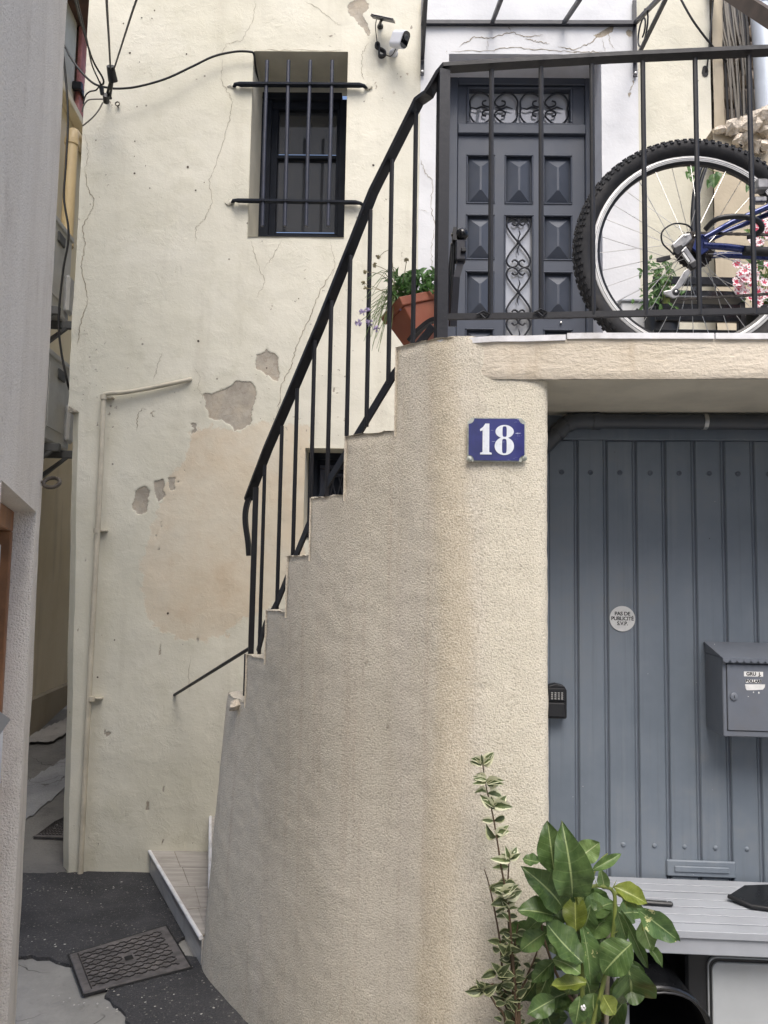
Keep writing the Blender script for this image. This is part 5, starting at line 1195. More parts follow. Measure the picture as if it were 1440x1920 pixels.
for i in range(4):
    for j in range(4):
        m = MB(); m.cbox(.006 - .030 + i * .0115 + .004, .006 - .030 + i * .0115 + .0115, -.0535, -.049, .066 + j * .0068, .0712 + j * .0068, .0012); m.build('button', MAT['steel'], ks)

# ================================================================== slatted bench in front of the garage door
bz = G.px(1250, 1653, -.05).z; by1 = 2.735 - .05; by0 = PZ(1300, 1753, bz).y; print('bench', bz, by0); bxl = P(1130, 1700, 2.4).x; bxr = 2.0
bench = thing('slatted_bench', 'pale grey slatted wooden bench against the garage door', 'bench', ((bxl + bxr) / 2, 2.48, 0), G.rz)
hw_ = (bxr - bxl) / 2; y_0, y_1 = by0 - 2.48, by1 - 2.48
ns = 7; sw = (y_1 - y_0) / ns
for k in range(ns):
    m = MB(); m.cbox(-hw_, hw_, y_0 + k * sw + .0035, y_0 + (k + 1) * sw - .0035, bz - .022, bz + random.uniform(-.001, .001), .0012); m.build('slat', MAT['slat'], bench)
for yy_ in (y_0 + .012, y_1 - .03):
    m = MB(); m.cbox(-hw_ + .02, hw_ - .02, yy_, yy_ + .02, bz - .022 - .05, bz - .0225, .003); m.build('apron', MAT['slat'], bench)
for sx_ in (-1, 1):
    for yy_ in (y_0 + .034, y_1 - .075):
        m = MB(); xx = sx_ * (hw_ - .05); m.cbox(xx - .022, xx + .022, yy_, yy_ + .044, GZ, bz - .0225, .003); m.build('leg', MAT['slat'], bench)
# things on the bench
c = PZ(1232, 1698, bz); kn = thing('pocket_knife', 'slim black folding knife lying on the slatted bench', 'knife', c, R(-8))
m = MB(); m.cbox(-.045, .048, -.009, .009, .002, .014, .004); m.build('handle', MAT['black'], kn); m = MB(); m.cbox(-.04, .03, -.002, .002, .0142, .017, .0008); m.build('blade_back', MAT['acdark'], kn)
m = MB(); m.lathe([(.0001, .0005), (.003, .0004), (.003, 0)], Matrix.Translation((.03, 0, .0142)), 8); m.build('rivet', MAT['steel'], kn)
c = PZ(1366, 1690, bz)
dp_ = thing('dustpan', 'black plastic dustpan lying on the bench at the right edge', 'dustpan', c, R(-4))
m = MB()
prof = [(0, 0, .004), (.03, -.05, .004), (.22, -.09, .004), (.22, .10, .03), (.09, .09, .03)]
m.add([(0, 0, .010), (.05, -.055, .003), (.26, -.10, .003), (.26, .11, .016), (.08, .075, .014), (0, 0, .018), (.05, -.055, .012), (.26, -.10, .012), (.26, .11, .024), (.08, .075, .024)], [(0, 4, 3, 2, 1), (5, 6, 7, 8, 9), (0, 1, 6, 5), (1, 2, 7, 6), (2, 3, 8, 7), (3, 4, 9, 8), (4, 0, 5, 9)]); m.build('pan', MAT['blackgloss'], dp_)
m = MB(); m.tube([(0, 0, .016), (.05, -.056, .010), (.26, -.103, .010)], .007, 8); m.build('lip', MAT['black'], dp_, smooth=50); m = MB(); m.tube([(.24, .0, .03), (.4, .0, .04)], .014, 10); m.build('handle', MAT['black'], dp_, smooth=50)

# ================================================================== under the bench: tipped bucket, cabinet
bc = P(1235, 1945, 2.28); rr = .15
bk = thing('black_bucket', 'black plastic bucket lying on its side under the bench, mouth outwards', 'bucket', (bc.x, bc.y + .15, 0))
M = Matrix.Translation((0, -.15, bc.z)) @ Matrix.Rotation(R(100), 4, 'X')
m = MB(); m.lathe([(rr - .010, -.004), (rr, 0), (rr + .004, -.004), (rr + .003, -.018), (rr - .004, -.02), (rr - .03, -.30), (.0001, -.30)], M, 36); m.build('shell', MAT['blackgloss'], bk, smooth=40)
m = MB(); m.lathe([(rr - .010, -.004), (rr - .040, -.292), (.0001, -.292)], M, 36); m.build('inside', MAT['black'], bk, smooth=40)
m = MB(); m.tube([M @ Vector((rr * math.cos(a) * 1.02, rr * math.sin(a) * 1.02, .012 + .01 * math.sin(a))) for a in np.linspace(R(20), R(160), 15)], .003, 6); m.build('bail_handle', MAT['black'], bk, smooth=50)
m = MB(); m.cbox(-.12, .12, -.06, .2, 0, max(.02, bc.z - rr * 1.05), .01); m.build('support_block', MAT['cabinet'], bk)
cx1 = P(1291, 1850, 2.42).x; cab = thing('meter_cabinet', 'dark cabinet with a pale grey rounded door under the bench', 'cabinet', (cx1 + .3, 2.5, 0), G.rz)
m = MB(); m.cbox(-.3, .3, -.09, .16, 0, bz - .085, .008); m.build('carcass', MAT['cabinet'], cab)
z1 = P(1400, 1800, 2.395).z; x0_ = P(1334, 1850, 2.40).x - (cx1 + .3); wdt = .30; hh = z1 - .06
def rrect(x0, x1, z0, z1, r, n=6):
    out = []
    for (cx, cz, a0) in ((x1 - r, z1 - r, 0), (x0 + r, z1 - r, 90), (x0 + r, z0 + r, 180), (x1 - r, z0 + r, 270)):
        out += [(cx + r * math.cos(R(a0 + 90 * k / n)), cz + r * math.sin(R(a0 + 90 * k / n))) for k in range(n + 1)]
    return out
m = MB(); m.prism(rrect(x0_, x0_ + wdt, .06, z1, .03), xzM(0, 0, -.088), .012); m.build('door_seal', MAT['cabdoor'], cab, bevel=.003)
m = MB(); m.prism(rrect(x0_ + .004, x0_ + wdt - .004, .064, z1 - .004, .028), xzM(0, 0, -.0985), .003); m.build('seal_gap', MAT['black'], cab)
m = MB(); m.prism(rrect(x0_ + .010, x0_ + wdt - .010, .07, z1 - .012, .024), xzM(0, 0, -.098), .010); m.build('cabinet_door', MAT['cabdoor'], cab, bevel=.004)

# ================================================================== leaves
def leaf_mesh(name, mat, n=11, wide=.42, curl=.12, fold=.18, wave=.02, tip=1.0, seed=0):
    """unit-length leaf along +x, faces +z; uv.x along, uv.y across"""
    rnd = random.Random(seed); vs, fs, uv = [], [], []; m_ = 7
    for i in range(n + 1):
        t = i / n; w = wide * (math.sin(math.pi * min(1, t ** .92)) ** .8) * .5 + .004
        zc = -curl * (t - .35) ** 2 * 2.2
        for j in range(m_):
            v = j / (m_ - 1) * 2 - 1
            vs.append((t, v * w, zc + abs(v) * w * fold * 2 + wave * math.sin(t * 17 + v * 2 + seed) * abs(v))); uv.append((t, (v + 1) / 2))
    for i in range(n):
        for j in range(m_ - 1): fs.append((i * m_ + j, (i + 1) * m_ + j, (i + 1) * m_ + j + 1, i * m_ + j + 1))
    me = bpy.data.meshes.new(name); me.from_pydata(vs, [], fs); me.update(); ul = me.uv_layers.new(name='UVMap')
    for l in me.loops: ul.data[l.index].uv = uv[l.vertex_index]
    me.materials.append(mat); me.polygons.foreach_set('use_smooth', [True] * len(me.polygons)); return me
def leaf_W(base, tip, wpx_scale, face, roll=0):
    x = tip - base; Ln = x.length; x = x / Ln; z = face - x * face.dot(x); z = z.normalized() if z.length > 1e-4 else Vector((0, 0, 1)); y = z.cross(x)
    M = Matrix((x, y, z)).transposed().to_4x4(); M = M @ Matrix.Rotation(roll, 4, 'X'); M = M @ Matrix.Diagonal((Ln, wpx_scale, min(Ln, wpx_scale * 2.4), 1)); M.translation = base; return M
lm_ = {k: [leaf_mesh('leaf', MAT[k], wide=1.0, curl=c, fold=f, wave=w, seed=s_) for s_, (c, f, w) in enumerate(((.14, .16, .05), (.34, .22, .06), (-.12, .12, .05)))] for k in ('leaf_lemon', 'leaf_lemon_y', 'leaf_lemon_p', 'leaf_lemon_b')}
lemon = thing('lemon_plant', 'potted lemon tree with large glossy leaves beside the pillar', 'plant', (.62, 1.98, 0))
LEMON = [((1027, 1542), (1040, 1640), 46, 'leaf_lemon'), ((1062, 1561), (1076, 1690), 62, 'leaf_lemon'), ((1124, 1579), (1082, 1612), 36, 'leaf_lemon_p'), ((1166, 1600), (1110, 1632), 17, 'leaf_lemon'), ((996, 1632), (1060, 1704), 52, 'leaf_lemon'), ((981, 1612), (1012, 1616), 22, 'leaf_lemon'),
    ((1077, 1667), (1080, 1748), 38, 'leaf_lemon_y'), ((1150, 1682), (1098, 1722), 40, 'leaf_lemon'), ((1148, 1706), (1104, 1756), 38, 'leaf_lemon'), ((973, 1702), (1040, 1716), 40, 'leaf_lemon'), ((979, 1741), (1037, 1712), 32, 'leaf_lemon'), ((1016, 1729), (1092, 1806), 50, 'leaf_lemon'), ((1113, 1851), (1092, 1732), 34, 'leaf_lemon_b'),
    ((1038, 1792), (1090, 1824), 33, 'leaf_lemon_p'), ((1031, 1854), (1100, 1842), 25, 'leaf_lemon_y'), ((1127, 1825), (1184, 1768), 54, 'leaf_lemon'), ((1190, 1895), (1178, 1808), 70, 'leaf_lemon'), ((1269, 1760), (1194, 1704), 38, 'leaf_lemon_b'), ((1216, 1692), (1151, 1662), 30, 'leaf_lemon_y'), ((1220, 1826), (1165, 1708), 18, 'leaf_lemon'),
    ((1221, 1779), (1202, 1726), 30, 'leaf_lemon_p'), ((1127, 1631), (1134, 1668), 20, 'leaf_lemon_p'), ((1009, 1878), (1035, 1808), 24, 'leaf_lemon'), ((986, 1903), (1040, 1872), 32, 'leaf_lemon'), ((975, 1782), (1022, 1748), 32, 'leaf_lemon'), ((1113, 1918), (1112, 1860), 38, 'leaf_lemon'), ((1150, 1902), (1130, 1866), 30, 'leaf_lemon_y'), ((1079, 1925), (1088, 1868), 28, 'leaf_lemon'), ((1244, 1810), (1216, 1774), 16, 'leaf_lemon'), ((1174, 1758), (1157, 1708), 18, 'leaf_lemon'), ((1203, 1702), (1165, 1676), 20, 'leaf_lemon_p'),
    ((1040, 1650), (1066, 1720), 40, 'leaf_lemon'), ((1098, 1640), (1092, 1700), 36, 'leaf_lemon'), ((1090, 1760), (1108, 1700), 30, 'leaf_lemon'), ((1120, 1800), (1140, 1740), 34, 'leaf_lemon'), ((1000, 1840), (1040, 1800), 26, 'leaf_lemon'), ((1065, 1870), (1080, 1820), 30, 'leaf_lemon'), ((1150, 1840), (1160, 1780), 30, 'leaf_lemon'), ((1040, 1900), (1062, 1850), 30, 'leaf_lemon'), ((1200, 1850), (1185, 1800), 26, 'leaf_lemon')]
rnd = random.Random(3)
for i, (tp, bs_, w, k) in enumerate(LEMON):
    D = 1.93 + .10 * rnd.random() + (.06 if i >= 31 else 0); dd = rnd.uniform(-.035, .035)
    base = P(bs_[0], bs_[1], D); tip = P(tp[0], tp[1], D + dd); face = (CAM - base).normalized() + Vector((rnd.uniform(-.35, .35), 0, rnd.uniform(.0, .55)))
    put(lm_[k][i % 3], 'leaf', lemon, W=leaf_W(base, tip, w / F_PX * D * 1.15, face, rnd.uniform(-.3, .3)))
for i in range(48):      # shaded inner leaves
    px, py = rnd.uniform(1000, 1185), rnd.uniform(1660, 1960); D = rnd.uniform(2.04, 2.14); a = rnd.uniform(0, 6.28); ln = rnd.uniform(45, 85)
    base = P(px, py, D); tip = P(px + ln * math.cos(a), py + ln * .6 * math.sin(a) + 20, D + rnd.uniform(-.03, .03))
    put(lm_['leaf_lemon'][i % 3], 'leaf', lemon, W=leaf_W(base, tip, rnd.uniform(28, 46) / F_PX * D, Vector((rnd.uniform(-.6, .6), -1, rnd.uniform(.1, .9))), 0))
def branch(pts, r0, r1, name, mat, parent, D=None, n=7, w3=None):
    p = [P(*q, D) if len(q) == 2 else P(*q) for q in pts] if w3 is None else w3; p = spline(p, 4); m = MB(); k = len(p) - 1
    m.tube(p, [r0 + (r1 - r0) * i / k for i in range(k + 1)], n); return m.build(name, MAT[mat], parent, smooth=60, world=True)
branch([(1104, 2500), (1102, 2200), (1098, 1990), (1092, 1880), (1093, 1780), (1086, 1700), (1080, 1660)], .009, .004, 'trunk', 'gstem', lemon, 2.02)
branch([(1100, 1960), (1130, 1850), (1150, 1747), (1153, 1700), (1150, 1672), (1132, 1662), (1104, 1664), (1085, 1690)], .006, .004, 'branch', 'gstem', lemon, 1.98)
branch([(1150, 1672), (1180, 1690), (1200, 1710), (1206, 1745)], .004, .002, 'branch', 'gstem', lemon, 1.98); branch([(1104, 1664), (1115, 1635), (1126, 1612), (1140, 1600)], .003, .0015, 'branch', 'gstem', lemon, 1.98)
branch([(1095, 1900), (1050, 1840), (1020, 1760), (1015, 1720)], .005, .002, 'branch', 'stem', lemon, 2.05); branch([(1096, 1850), (1060, 1720), (1040, 1640)], .005, .002, 'branch', 'gstem', lemon, 2.03)
for (a, b) in (((1148, 1668), (1156, 1650)), ((1172, 1690), (1176, 1706)), ((1160, 1745), (1148, 1752)), ((1120, 1662), (1116, 1650))): branch([a, b], .002, .0003, 'thorn', 'gstem', lemon, 1.97, 5)
for (a, b) in (((1128, 2300), (1141, 1735)), ((1082, 2300), (1078, 1700))): branch([a, b], .007, .006, 'stake', 'stake', lemon, 2.06, 8)
m = MB(); m.lathe([(.0001, .004), (.10, .004), (.115, .02), (.145, .27), (.152, .275), (.152, .31), (.14, .31), (.135, .27), (.0001, .27)], Matrix.Translation((.62, 2.03, GZ)), 28); m.build('pot', MAT['terra'], lemon, smooth=40, world=True)
for (x, y) in ((1100, 1650), (1093, 1888)):
    c = P(x, y, 1.95); m = MB()
    for q in range(5):
        a = q * 1.257; m.tube([c, c + Vector((.005 * math.cos(a), -.005, .006 * math.sin(a)))], [.0015, .003], 6)
    m.build('blossom', MAT['paper'], lemon, world=True, smooth=60)

shrub = thing('variegated_shrub', 'slender shrub with cream-edged leaves in front of the pillar', 'shrub', (.33, 2.06, 0))
lv = {k: [leaf_mesh('leaf', MAT[k], n=6, wide=1.0, curl=c, fold=f, wave=.02, seed=s_) for s_, (c, f) in enumerate(((.15, .2), (.3, .35)))] for k in ('leaf_var', 'leaf_var_d')}
ST = [[(972, 2500), (969, 2100), (968, 1920), (960, 1780), (953, 1697), (940, 1627), (933, 1580), (923, 1523), (912, 1477), (905, 1432)], [(966, 2400), (963, 1920), (958, 1800), (952, 1700), (953, 1640), (955, 1612)], [(960, 2400), (957, 1920), (944, 1850), (938, 1770), (926, 1700), (916, 1655), (908, 1630)], [(976, 2400), (975, 1930), (967, 1850), (963, 1790), (972, 1730)],
      [(960, 2200), (950, 1935), (930, 1885), (905, 1850), (892, 1862)], [(962, 2200), (958, 1940), (945, 1880), (925, 1845), (905, 1860)], [(972, 2200), (972, 1900), (985, 1840), (1005, 1790), (1012, 1760)], [(966, 2300), (962, 1900), (966, 1840), (958, 1790)]]
for i, pts in enumerate(ST):
    D = 2.06 + .02 * (i % 3); branch(pts, .0042, .0016, 'stem', 'stem', shrub, D, 6)
    for j in range(1, len(pts)):
        a, b = pts[j - 1], pts[j]
        if b[1] > 1960: continue
        seg = math.dist(a, b); nn = max(1, int(seg / 17))
        for q in range(nn):
            t = (q + rnd.random() * .6) / nn; x, y = a[0] + (b[0] - a[0]) * t, a[1] + (b[1] - a[1]) * t
            if y > 1950: continue
            bald = i == 0 and 1515 < y < 1640
            if bald and rnd.random() < .35: continue
            if i > 0 and y > 1880 and rnd.random() < .5: continue
            for s_ in (-1, 1):
                if rnd.random() < .42: continue
                ln = rnd.uniform(19, 33) * (.8 if y > 1700 else 1); an = rnd.uniform(-.35, 1.0)
                base = P(x, y, D); tip = P(x + s_ * ln * math.cos(an), y - ln * math.sin(an), D + rnd.uniform(-.022, .012))
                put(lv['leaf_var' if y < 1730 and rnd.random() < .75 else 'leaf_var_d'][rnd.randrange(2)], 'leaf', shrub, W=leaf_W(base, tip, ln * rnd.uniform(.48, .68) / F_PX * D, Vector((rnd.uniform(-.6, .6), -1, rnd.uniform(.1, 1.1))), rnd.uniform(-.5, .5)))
for (x, y, n) in ((905, 1432, 9), (912, 1468, 8), (925, 1512, 6), (955, 1612, 6), (945, 1680, 8), (905, 1858, 7), (950, 1790, 5), (935, 1830, 5)):   # tufts at the shoot tips
    for q in range(n):
        an = rnd.uniform(-.3, 3.4); ln = rnd.uniform(20, 36); D = 2.05; base = P(x + rnd.uniform(-4, 4), y + rnd.uniform(-6, 6), D); tip = P(x + ln * math.cos(an), y - ln * .75 * math.sin(an), D + rnd.uniform(-.03, .01))
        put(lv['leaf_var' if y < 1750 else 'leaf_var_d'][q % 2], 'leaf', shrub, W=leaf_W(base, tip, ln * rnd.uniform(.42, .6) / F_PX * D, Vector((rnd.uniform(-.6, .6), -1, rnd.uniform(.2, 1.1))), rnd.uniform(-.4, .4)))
m = MB(); m.lathe([(.0001, .004), (.08, .004), (.09, .02), (.115, .2), (.122, .21), (.122, .24), (.11, .24), (.105, .2), (.0001, .2)], Matrix.Translation((P(972, 2300, 2.06).x, 2.05, GZ)), 24); m.build('pot', MAT['black'], shrub, smooth=40, world=True)
# ================================================================== terracotta planter with herbs on the stairs
pw = P(785, 600, 2.52)
planter = thing('herb_planter', 'tilted terracotta planter with chives and green herbs on the stairs', 'planter', (pw.x, pw.y, P(770, 655, 2.5).z))
PM = Matrix.Translation(pw) @ Matrix.Rotation(R(-24), 4, 'Y') @ Matrix.Rotation(R(28), 4, 'Z')
def frust(mb, w0, d0, w1, d1, z0, z1, M):
    vs = [M @ Vector((sx_ * w * .5, sy * d * .5, z)) for z, w, d in ((z0, w0, d0), (z1, w1, d1)) for sx_, sy in ((-1, -1), (1, -1), (1, 1), (-1, 1))]
    mb.add(vs, [(0, 3, 2, 1), (4, 5, 6, 7)] + [(i, (i + 1) % 4, 4 + (i + 1) % 4, 4 + i) for i in range(4)]); return mb
PH = .13
m = frust(MB(), .13, .10, .165, .125, -PH / 2, PH / 2 - .03, PM); m.build('trough', MAT['terra'], planter, world=True, bevel=.004)
m = MB()
for (w, d, z0, z1) in ((.180, .140, PH / 2 - .03, PH / 2),): frust(m, w, d, w + .004, d + .004, z0, z1, PM)
m.build('rim', MAT['terra'], planter, world=True, bevel=.003)
m = frust(MB(), .16, .12, .16, .12, PH / 2 - .001, PH / 2 + .003, PM); m.build('soil', MAT['soil'], planter, world=True)
rnd = random.Random(11)
hl = [leaf_mesh('leaf', MAT['leaf_herb'], n=4, wide=1.0, curl=.2, fold=.2, seed=s_) for s_ in range(2)]
for i in range(240):
    x, y = rnd.uniform(738, 816), rnd.uniform(515, 562); y += (x - 775) * -.12
    D = rnd.uniform(2.46, 2.58); a = rnd.uniform(0, 6.28); ln = rnd.uniform(10, 20); base = P(x, y, D); tip = P(x + ln * math.cos(a), y - ln * abs(math.sin(a)), D + rnd.uniform(-.02, .02))
    put(hl[i % 2], 'herb_leaf', planter, W=leaf_W(base, tip, ln * rnd.uniform(.45, .8) / F_PX * D, Vector((rnd.uniform(-.7, .7), -.7, rnd.uniform(.3, 1.2))), rnd.uniform(-.5, .5)))
for i in range(16):
    x = rnd.uniform(750, 800); branch([(770 + (x - 770) * .6, 585, 2.52), (x, 550, 2.52), (x + rnd.uniform(-8, 8), 522, 2.5)], .0016, .001, 'herb_stem', 'chive', planter, n=5)
for i in range(46):   # chives arching to the left and down
    ex, ey = rnd.uniform(680, 735), rnd.uniform(515, 660); x0 = rnd.uniform(738, 765); y0 = 582 + rnd.uniform(-8, 14)
    branch([(x0, y0, 2.5), ((x0 * .55 + ex * .45), min(y0, ey) - rnd.uniform(8, 45), 2.47), (ex, ey, 2.44 + rnd.uniform(-.03, .03))], .0017, .0006, 'chive_stalk', 'chive', planter, n=5)
FL = [(680, 585, 7), (692, 605, 8), (672, 605, 7), (706, 616, 7), (690, 580, 5), (753, 577, 6), (710, 482, 4), (703, 497, 5), (684, 510, 4), (762, 488, 5), (681, 530, 4), (685, 540, 4)]
for i, (x, y, r) in enumerate(FL):
    b = (748 + rnd.uniform(-6, 10), 575, 2.5); branch([b, ((b[0] + x) / 2 + 6, min(y, 560) + rnd.uniform(-10, 20), 2.47), (x, y, 2.45)], .0014, .001, 'flower_stalk', 'chive' if y > 560 else 'drystem', planter, n=5)
    c = P(x, y, 2.445); m = MB(); rr_ = r / F_PX * 2.45
    for q in range(16):
        v = Vector((rnd.gauss(0, 1), rnd.gauss(0, 1), rnd.gauss(0, 1))).normalized(); m.tube([c, c + v * rr_], [.0008, .0022], 5)
    m.build('chive_flower', MAT['chiveflower' if y > 550 else 'drystem'], planter, world=True, smooth=60)
# black strap holding the planter
m = MB(); m.bar(spline([P(768, 640, 2.44), P(785, 620, 2.42), P(808, 602, 2.40), P(830, 598, 2.38)], 5), .02, .014); m.build('holder_strap', MAT['black'], planter, world=True)

# ================================================================== folded black frame leaning behind the corner post
fs = thing('folded_scooter', 'folded black scooter frame leaning beside the front door behind the railing post', 'scooter', P(862, 640, 2.42))
def fp(x, y, D=2.42): return P(x, y, D)
m = MB(); m.bar([fp(850, 612, 2.45), fp(856, 520), fp(864, 492)], .022, .014, up=(0, -1, 0)); m.build('stem_tube', MAT['iron'], fs, world=True)
m = MB(); m.tube([fp(845, 612, 2.46), fp(848, 520, 2.44), fp(852, 435, 2.43)], .0075, 8); m.build('rod', MAT['black'], fs, world=True, smooth=50)
m = MB(); m.tube([fp(838, 600, 2.48), fp(843, 510, 2.46), fp(848, 460, 2.44)], .006, 8); m.build('rod', MAT['iron'], fs, world=True, smooth=50)
m = MB(); a = fp(863, 470); m.cbox(a.x - .017, a.x + .018, a.y - .02, a.y + .02, a.z - .04, a.z + .03, .004); m.build('clamp', MAT['iron'], fs, world=True)
m = MB(); a = fp(867, 464, 2.4); m.cbox(a.x - .005, a.x + .012, a.y - .012, a.y + .0, a.z - .018, a.z - .004, .002); m.build('clamp_slot', MAT['black'], fs, world=True)
m = MB(); a = fp(866, 440); m.lathe([(.0001, .02), (.014, .018), (.022, .006), (.022, -.006), (.014, -.018), (.0001, -.02)], Matrix.Translation(a) @ Matrix.Rotation(R(75), 4, 'Y'), 16); m.build('wheel_knob', MAT['blackgloss'], fs, world=True, smooth=50)
m = MB(); m.bar([fp(853, 428, 2.42), fp(852, 452, 2.42)], .012, .02, up=(0, -1, 0)); m.tube([fp(846, 440, 2.43), fp(858, 440, 2.43)], .006, 8); m.tube([fp(845, 458, 2.43), fp(856, 456, 2.43)], .005, 8); m.build('lever', MAT['black'], fs, world=True)
m = MB(); m.add([fp(838, 512, 2.47), fp(848, 462, 2.46), fp(846, 500, 2.46), fp(839, 530, 2.47), fp(838, 512, 2.5), fp(848, 462, 2.49), fp(846, 500, 2.49), fp(839, 530, 2.5)], [(0, 1, 2, 3), (7, 6, 5, 4), (0, 4, 5, 1), (1, 5, 6, 2), (2, 6, 7, 3), (3, 7, 4, 0)]); m.build('strap', MAT['black'], fs, world=True)

# ================================================================== mountain bike on the landing
BD = 2.345
hub = P(1297, 474, BD); WR = 229 / F_PX * BD
BK = Frame((hub.x, hub.y, hub.z - WR), -.05)
bike = fthing('bicycle', 'blue mountain bike with knobbly tyre parked behind the landing railing', 'bicycle', BK)
def bk(px, py, y=0.0): return BK.px(px, py, y)
# work in bike-local coordinates
def wheel(cx, parent, first):
    AX = Matrix.Translation((cx, 0, WR)) @ Matrix.Rotation(R(90), 4, 'X')
    rim_o = WR * .835; rim_i = WR * .775
    m = MB(); m.lathe([(rim_o, -.012), (rim_o + .003, -.010), (rim_o + .003, .010), (rim_o, .012), (rim_o - .012, .0125), (rim_i, .006), (rim_i, -.006), (rim_o - .012, -.0125)], AX, 72, closed=True); w = m.build('wheel', MAT['rim'], parent, smooth=40)
    w['label'] = 'rear wheel' if first else 'front wheel'
    m = MB(); m.lathe([(rim_i + .012, -.0128), (rim_i - .001, -.0066), (rim_i - .001, .0066), (rim_i + .012, .0128)], AX, 72); m.build('rim_wall', MAT['rimblack'], w, smooth=40)
    m = MB(); m.lathe([(rim_o - .006, -.0130), (rim_o - .0048, -.0131), (rim_o - .0048, .0131), (rim_o - .006, .0130)], AX, 72, closed=True); m.build('rim_stripe', MAT['rimblack'], w)
    tc = (WR + rim_o) / 2 - .001; ta = (WR - rim_o) / 2 - .003; tb = .027
    m = MB(); m.lathe([(tc + ta * math.cos(a), tb * math.sin(a)) for a in np.linspace(0, 2 * math.pi, 17)[:-1]], AX, 96, closed=True); m.build('tyre', MAT['rubber'], w, smooth=60)
    m = MB(); nk = 104
    for k in range(nk):
        th = 2 * math.pi * k / nk
        rows = ((-.95, .55), (-.35, .7), (.35, .7), (.95, .55), (-1.25, .4), (1.25, .4)) if k % 2 == 0 else ((-.7, .6), (0, .75), (.7, .6), (-1.1, .5), (1.1, .5))
        for (ang, sz) in rows:
            r_ = tc + (ta + .001) * math.cos(ang); y_ = tb * 1.02 * math.sin(ang)
            Mk = AX @ Matrix.Rotation(th, 4, 'Z') @ Matrix.Translation((r_, 0, y_)) @ Matrix.Rotation(-ang, 4, 'Y')
            m.box(-.002, .0034, -.006 * sz - .002, .006 * sz + .002, -.0034, .0034, Mk)
    kn_ = m.build('tread_knobs', MAT['knob'], w); kn_['kind'] = 'stuff'
    m = MB(); m.lathe([(.0001, -.05), (.008, -.05), (.008, -.04), (.024, -.036), (.024, -.032), (.014, -.028), (.012, 0), (.014, .028), (.024, .032), (.024, .036), (.008, .04), (.008, .05), (.0001, .05)], AX, 20); m.build('hub', MAT['alu'], w, smooth=40)
    for k in range(32):
        th = 2 * math.pi * k / 32; side = -1 if k % 2 else 1; off = (1 if (k // 2) % 2 else -1) * R(62)
        a = AX @ Vector((.022 * math.cos(th + off), .022 * math.sin(th + off), side * .034)); b = AX @ Vector((rim_i * math.cos(th), rim_i * math.sin(th), side * .003))
        m = MB(); m.tube([a, b], .0011, 5); m.build('spoke', MAT['spoke'], w, smooth=60)
    m = MB(); th = R(-133); m.tube([AX @ Vector((rim_i * math.cos(th), rim_i * math.sin(th), 0)), AX @ Vector(((rim_i - .04) * math.cos(th), (rim_i - .04) * math.sin(th), 0))], [.003, .0042], 8); m.build('valve', MAT['black'], w, smooth=50)
    return w, AX
rw, RAX = wheel(0, bike, True)
m = MB()
for k, (r_, y_) in enumerate(((.060, -.018), (.053, -.022), (.047, -.026), (.041, -.030), (.035, -.034), (.029, -.038), (.024, -.042))):
    nt_ = int(r_ * 480); prof = []
    for q in range(nt_ * 2):
        a = math.pi * q / nt_; rr_ = r_ + (.004 if q % 2 else 0); prof.append((rr_ * math.cos(a), rr_ * math.sin(a)))
    m.prism(prof, RAX @ Matrix.Translation((0, 0, -y_)) , .0022)
m.build('cassette', MAT['cass'], rw)
def bt(pts, r, name, mat, parent=bike, n=12, sp=0):
    p = spline(pts, sp) if sp else pts; m = MB(); m.tube(p, r if isinstance(r, (int, float)) else [r[0] + (r[1] - r[0]) * i / (len(p) - 1) for i in range(len(p))], n); return m.build(name, MAT[mat], parent, smooth=50)
HC = Vector((0, 0, WR)); dO = HC + Vector((.0, -.062, 0)); BB = Vector((.47, 0, WR - .035)); ST_ = Vector((.43, 0, WR + .36)); HT = Vector((.98, 0, WR + .36)); HB = Vector((1.02, 0, WR + .23)); FW = Vector((1.12, 0, WR))
# frame: stays seen through the wheel
fr_ = bt([BB, ST_ + Vector((-.02, 0, .05))], .018, 'frame', 'bike'); fr_['label'] = 'metallic blue frame'
bt([ST_ + Vector((.01, 0, -.03)), HT], .017, 'top_tube', 'bike', fr_); bt([BB, HB], .022, 'down_tube', 'bike', fr_); bt([HT + Vector((-.01, 0, .03)), HB + Vector((.01, 0, -.03))], .022, 'head_tube', 'bike', fr_)
c1 = bk(1322, 452, -.06); 
bt([bk(1318, 460, -.062), bk(1360, 463, -.06), bk(1440, 473, -.05), BB + Vector((-.02, -.03, .0))], (.010, .013), 'chain_stay', 'bike', fr_); bt([bk(1316, 480, .055), bk(1360, 478, .055), bk(1440, 482, .05), BB + Vector((-.02, .03, 0))], (.009, .012), 'chain_stay', 'bike', fr_)
bt([bk(1320, 446, -.062), bk(1370, 418, -.055), bk(1440, 388, -.045), ST_ + Vector((0, -.03, -.03))], (.008, .011), 'seat_stay', 'bike', fr_); bt([bk(1318, 455, .05), bk(1372, 430, .05), bk(1440, 402, .045), ST_ + Vector((0, .03, -.03))], (.008, .010), 'seat_stay', 'bike', fr_)
m = MB(); m.prism([(x, z) for x, z in ((bk(1306, 440, -.062).x, bk(1306, 440, -.062).z), (bk(1326, 440, -.062).x, bk(1326, 440, -.062).z), (bk(1328, 470, -.062).x, bk(1328, 470, -.062).z), (bk(1312, 480, -.062).x, bk(1312, 480, -.062).z), (bk(1298, 466, -.062).x, bk(1298, 466, -.062).z))], xzM(0, 0, -.055), .010); m.build('dropout', MAT['bike'], fr_, bevel=.002)
bt([bk(1395, 470, -.066), bk(1440, 472, -.064)], .0145, 'stay_protector', 'rubber', fr_)
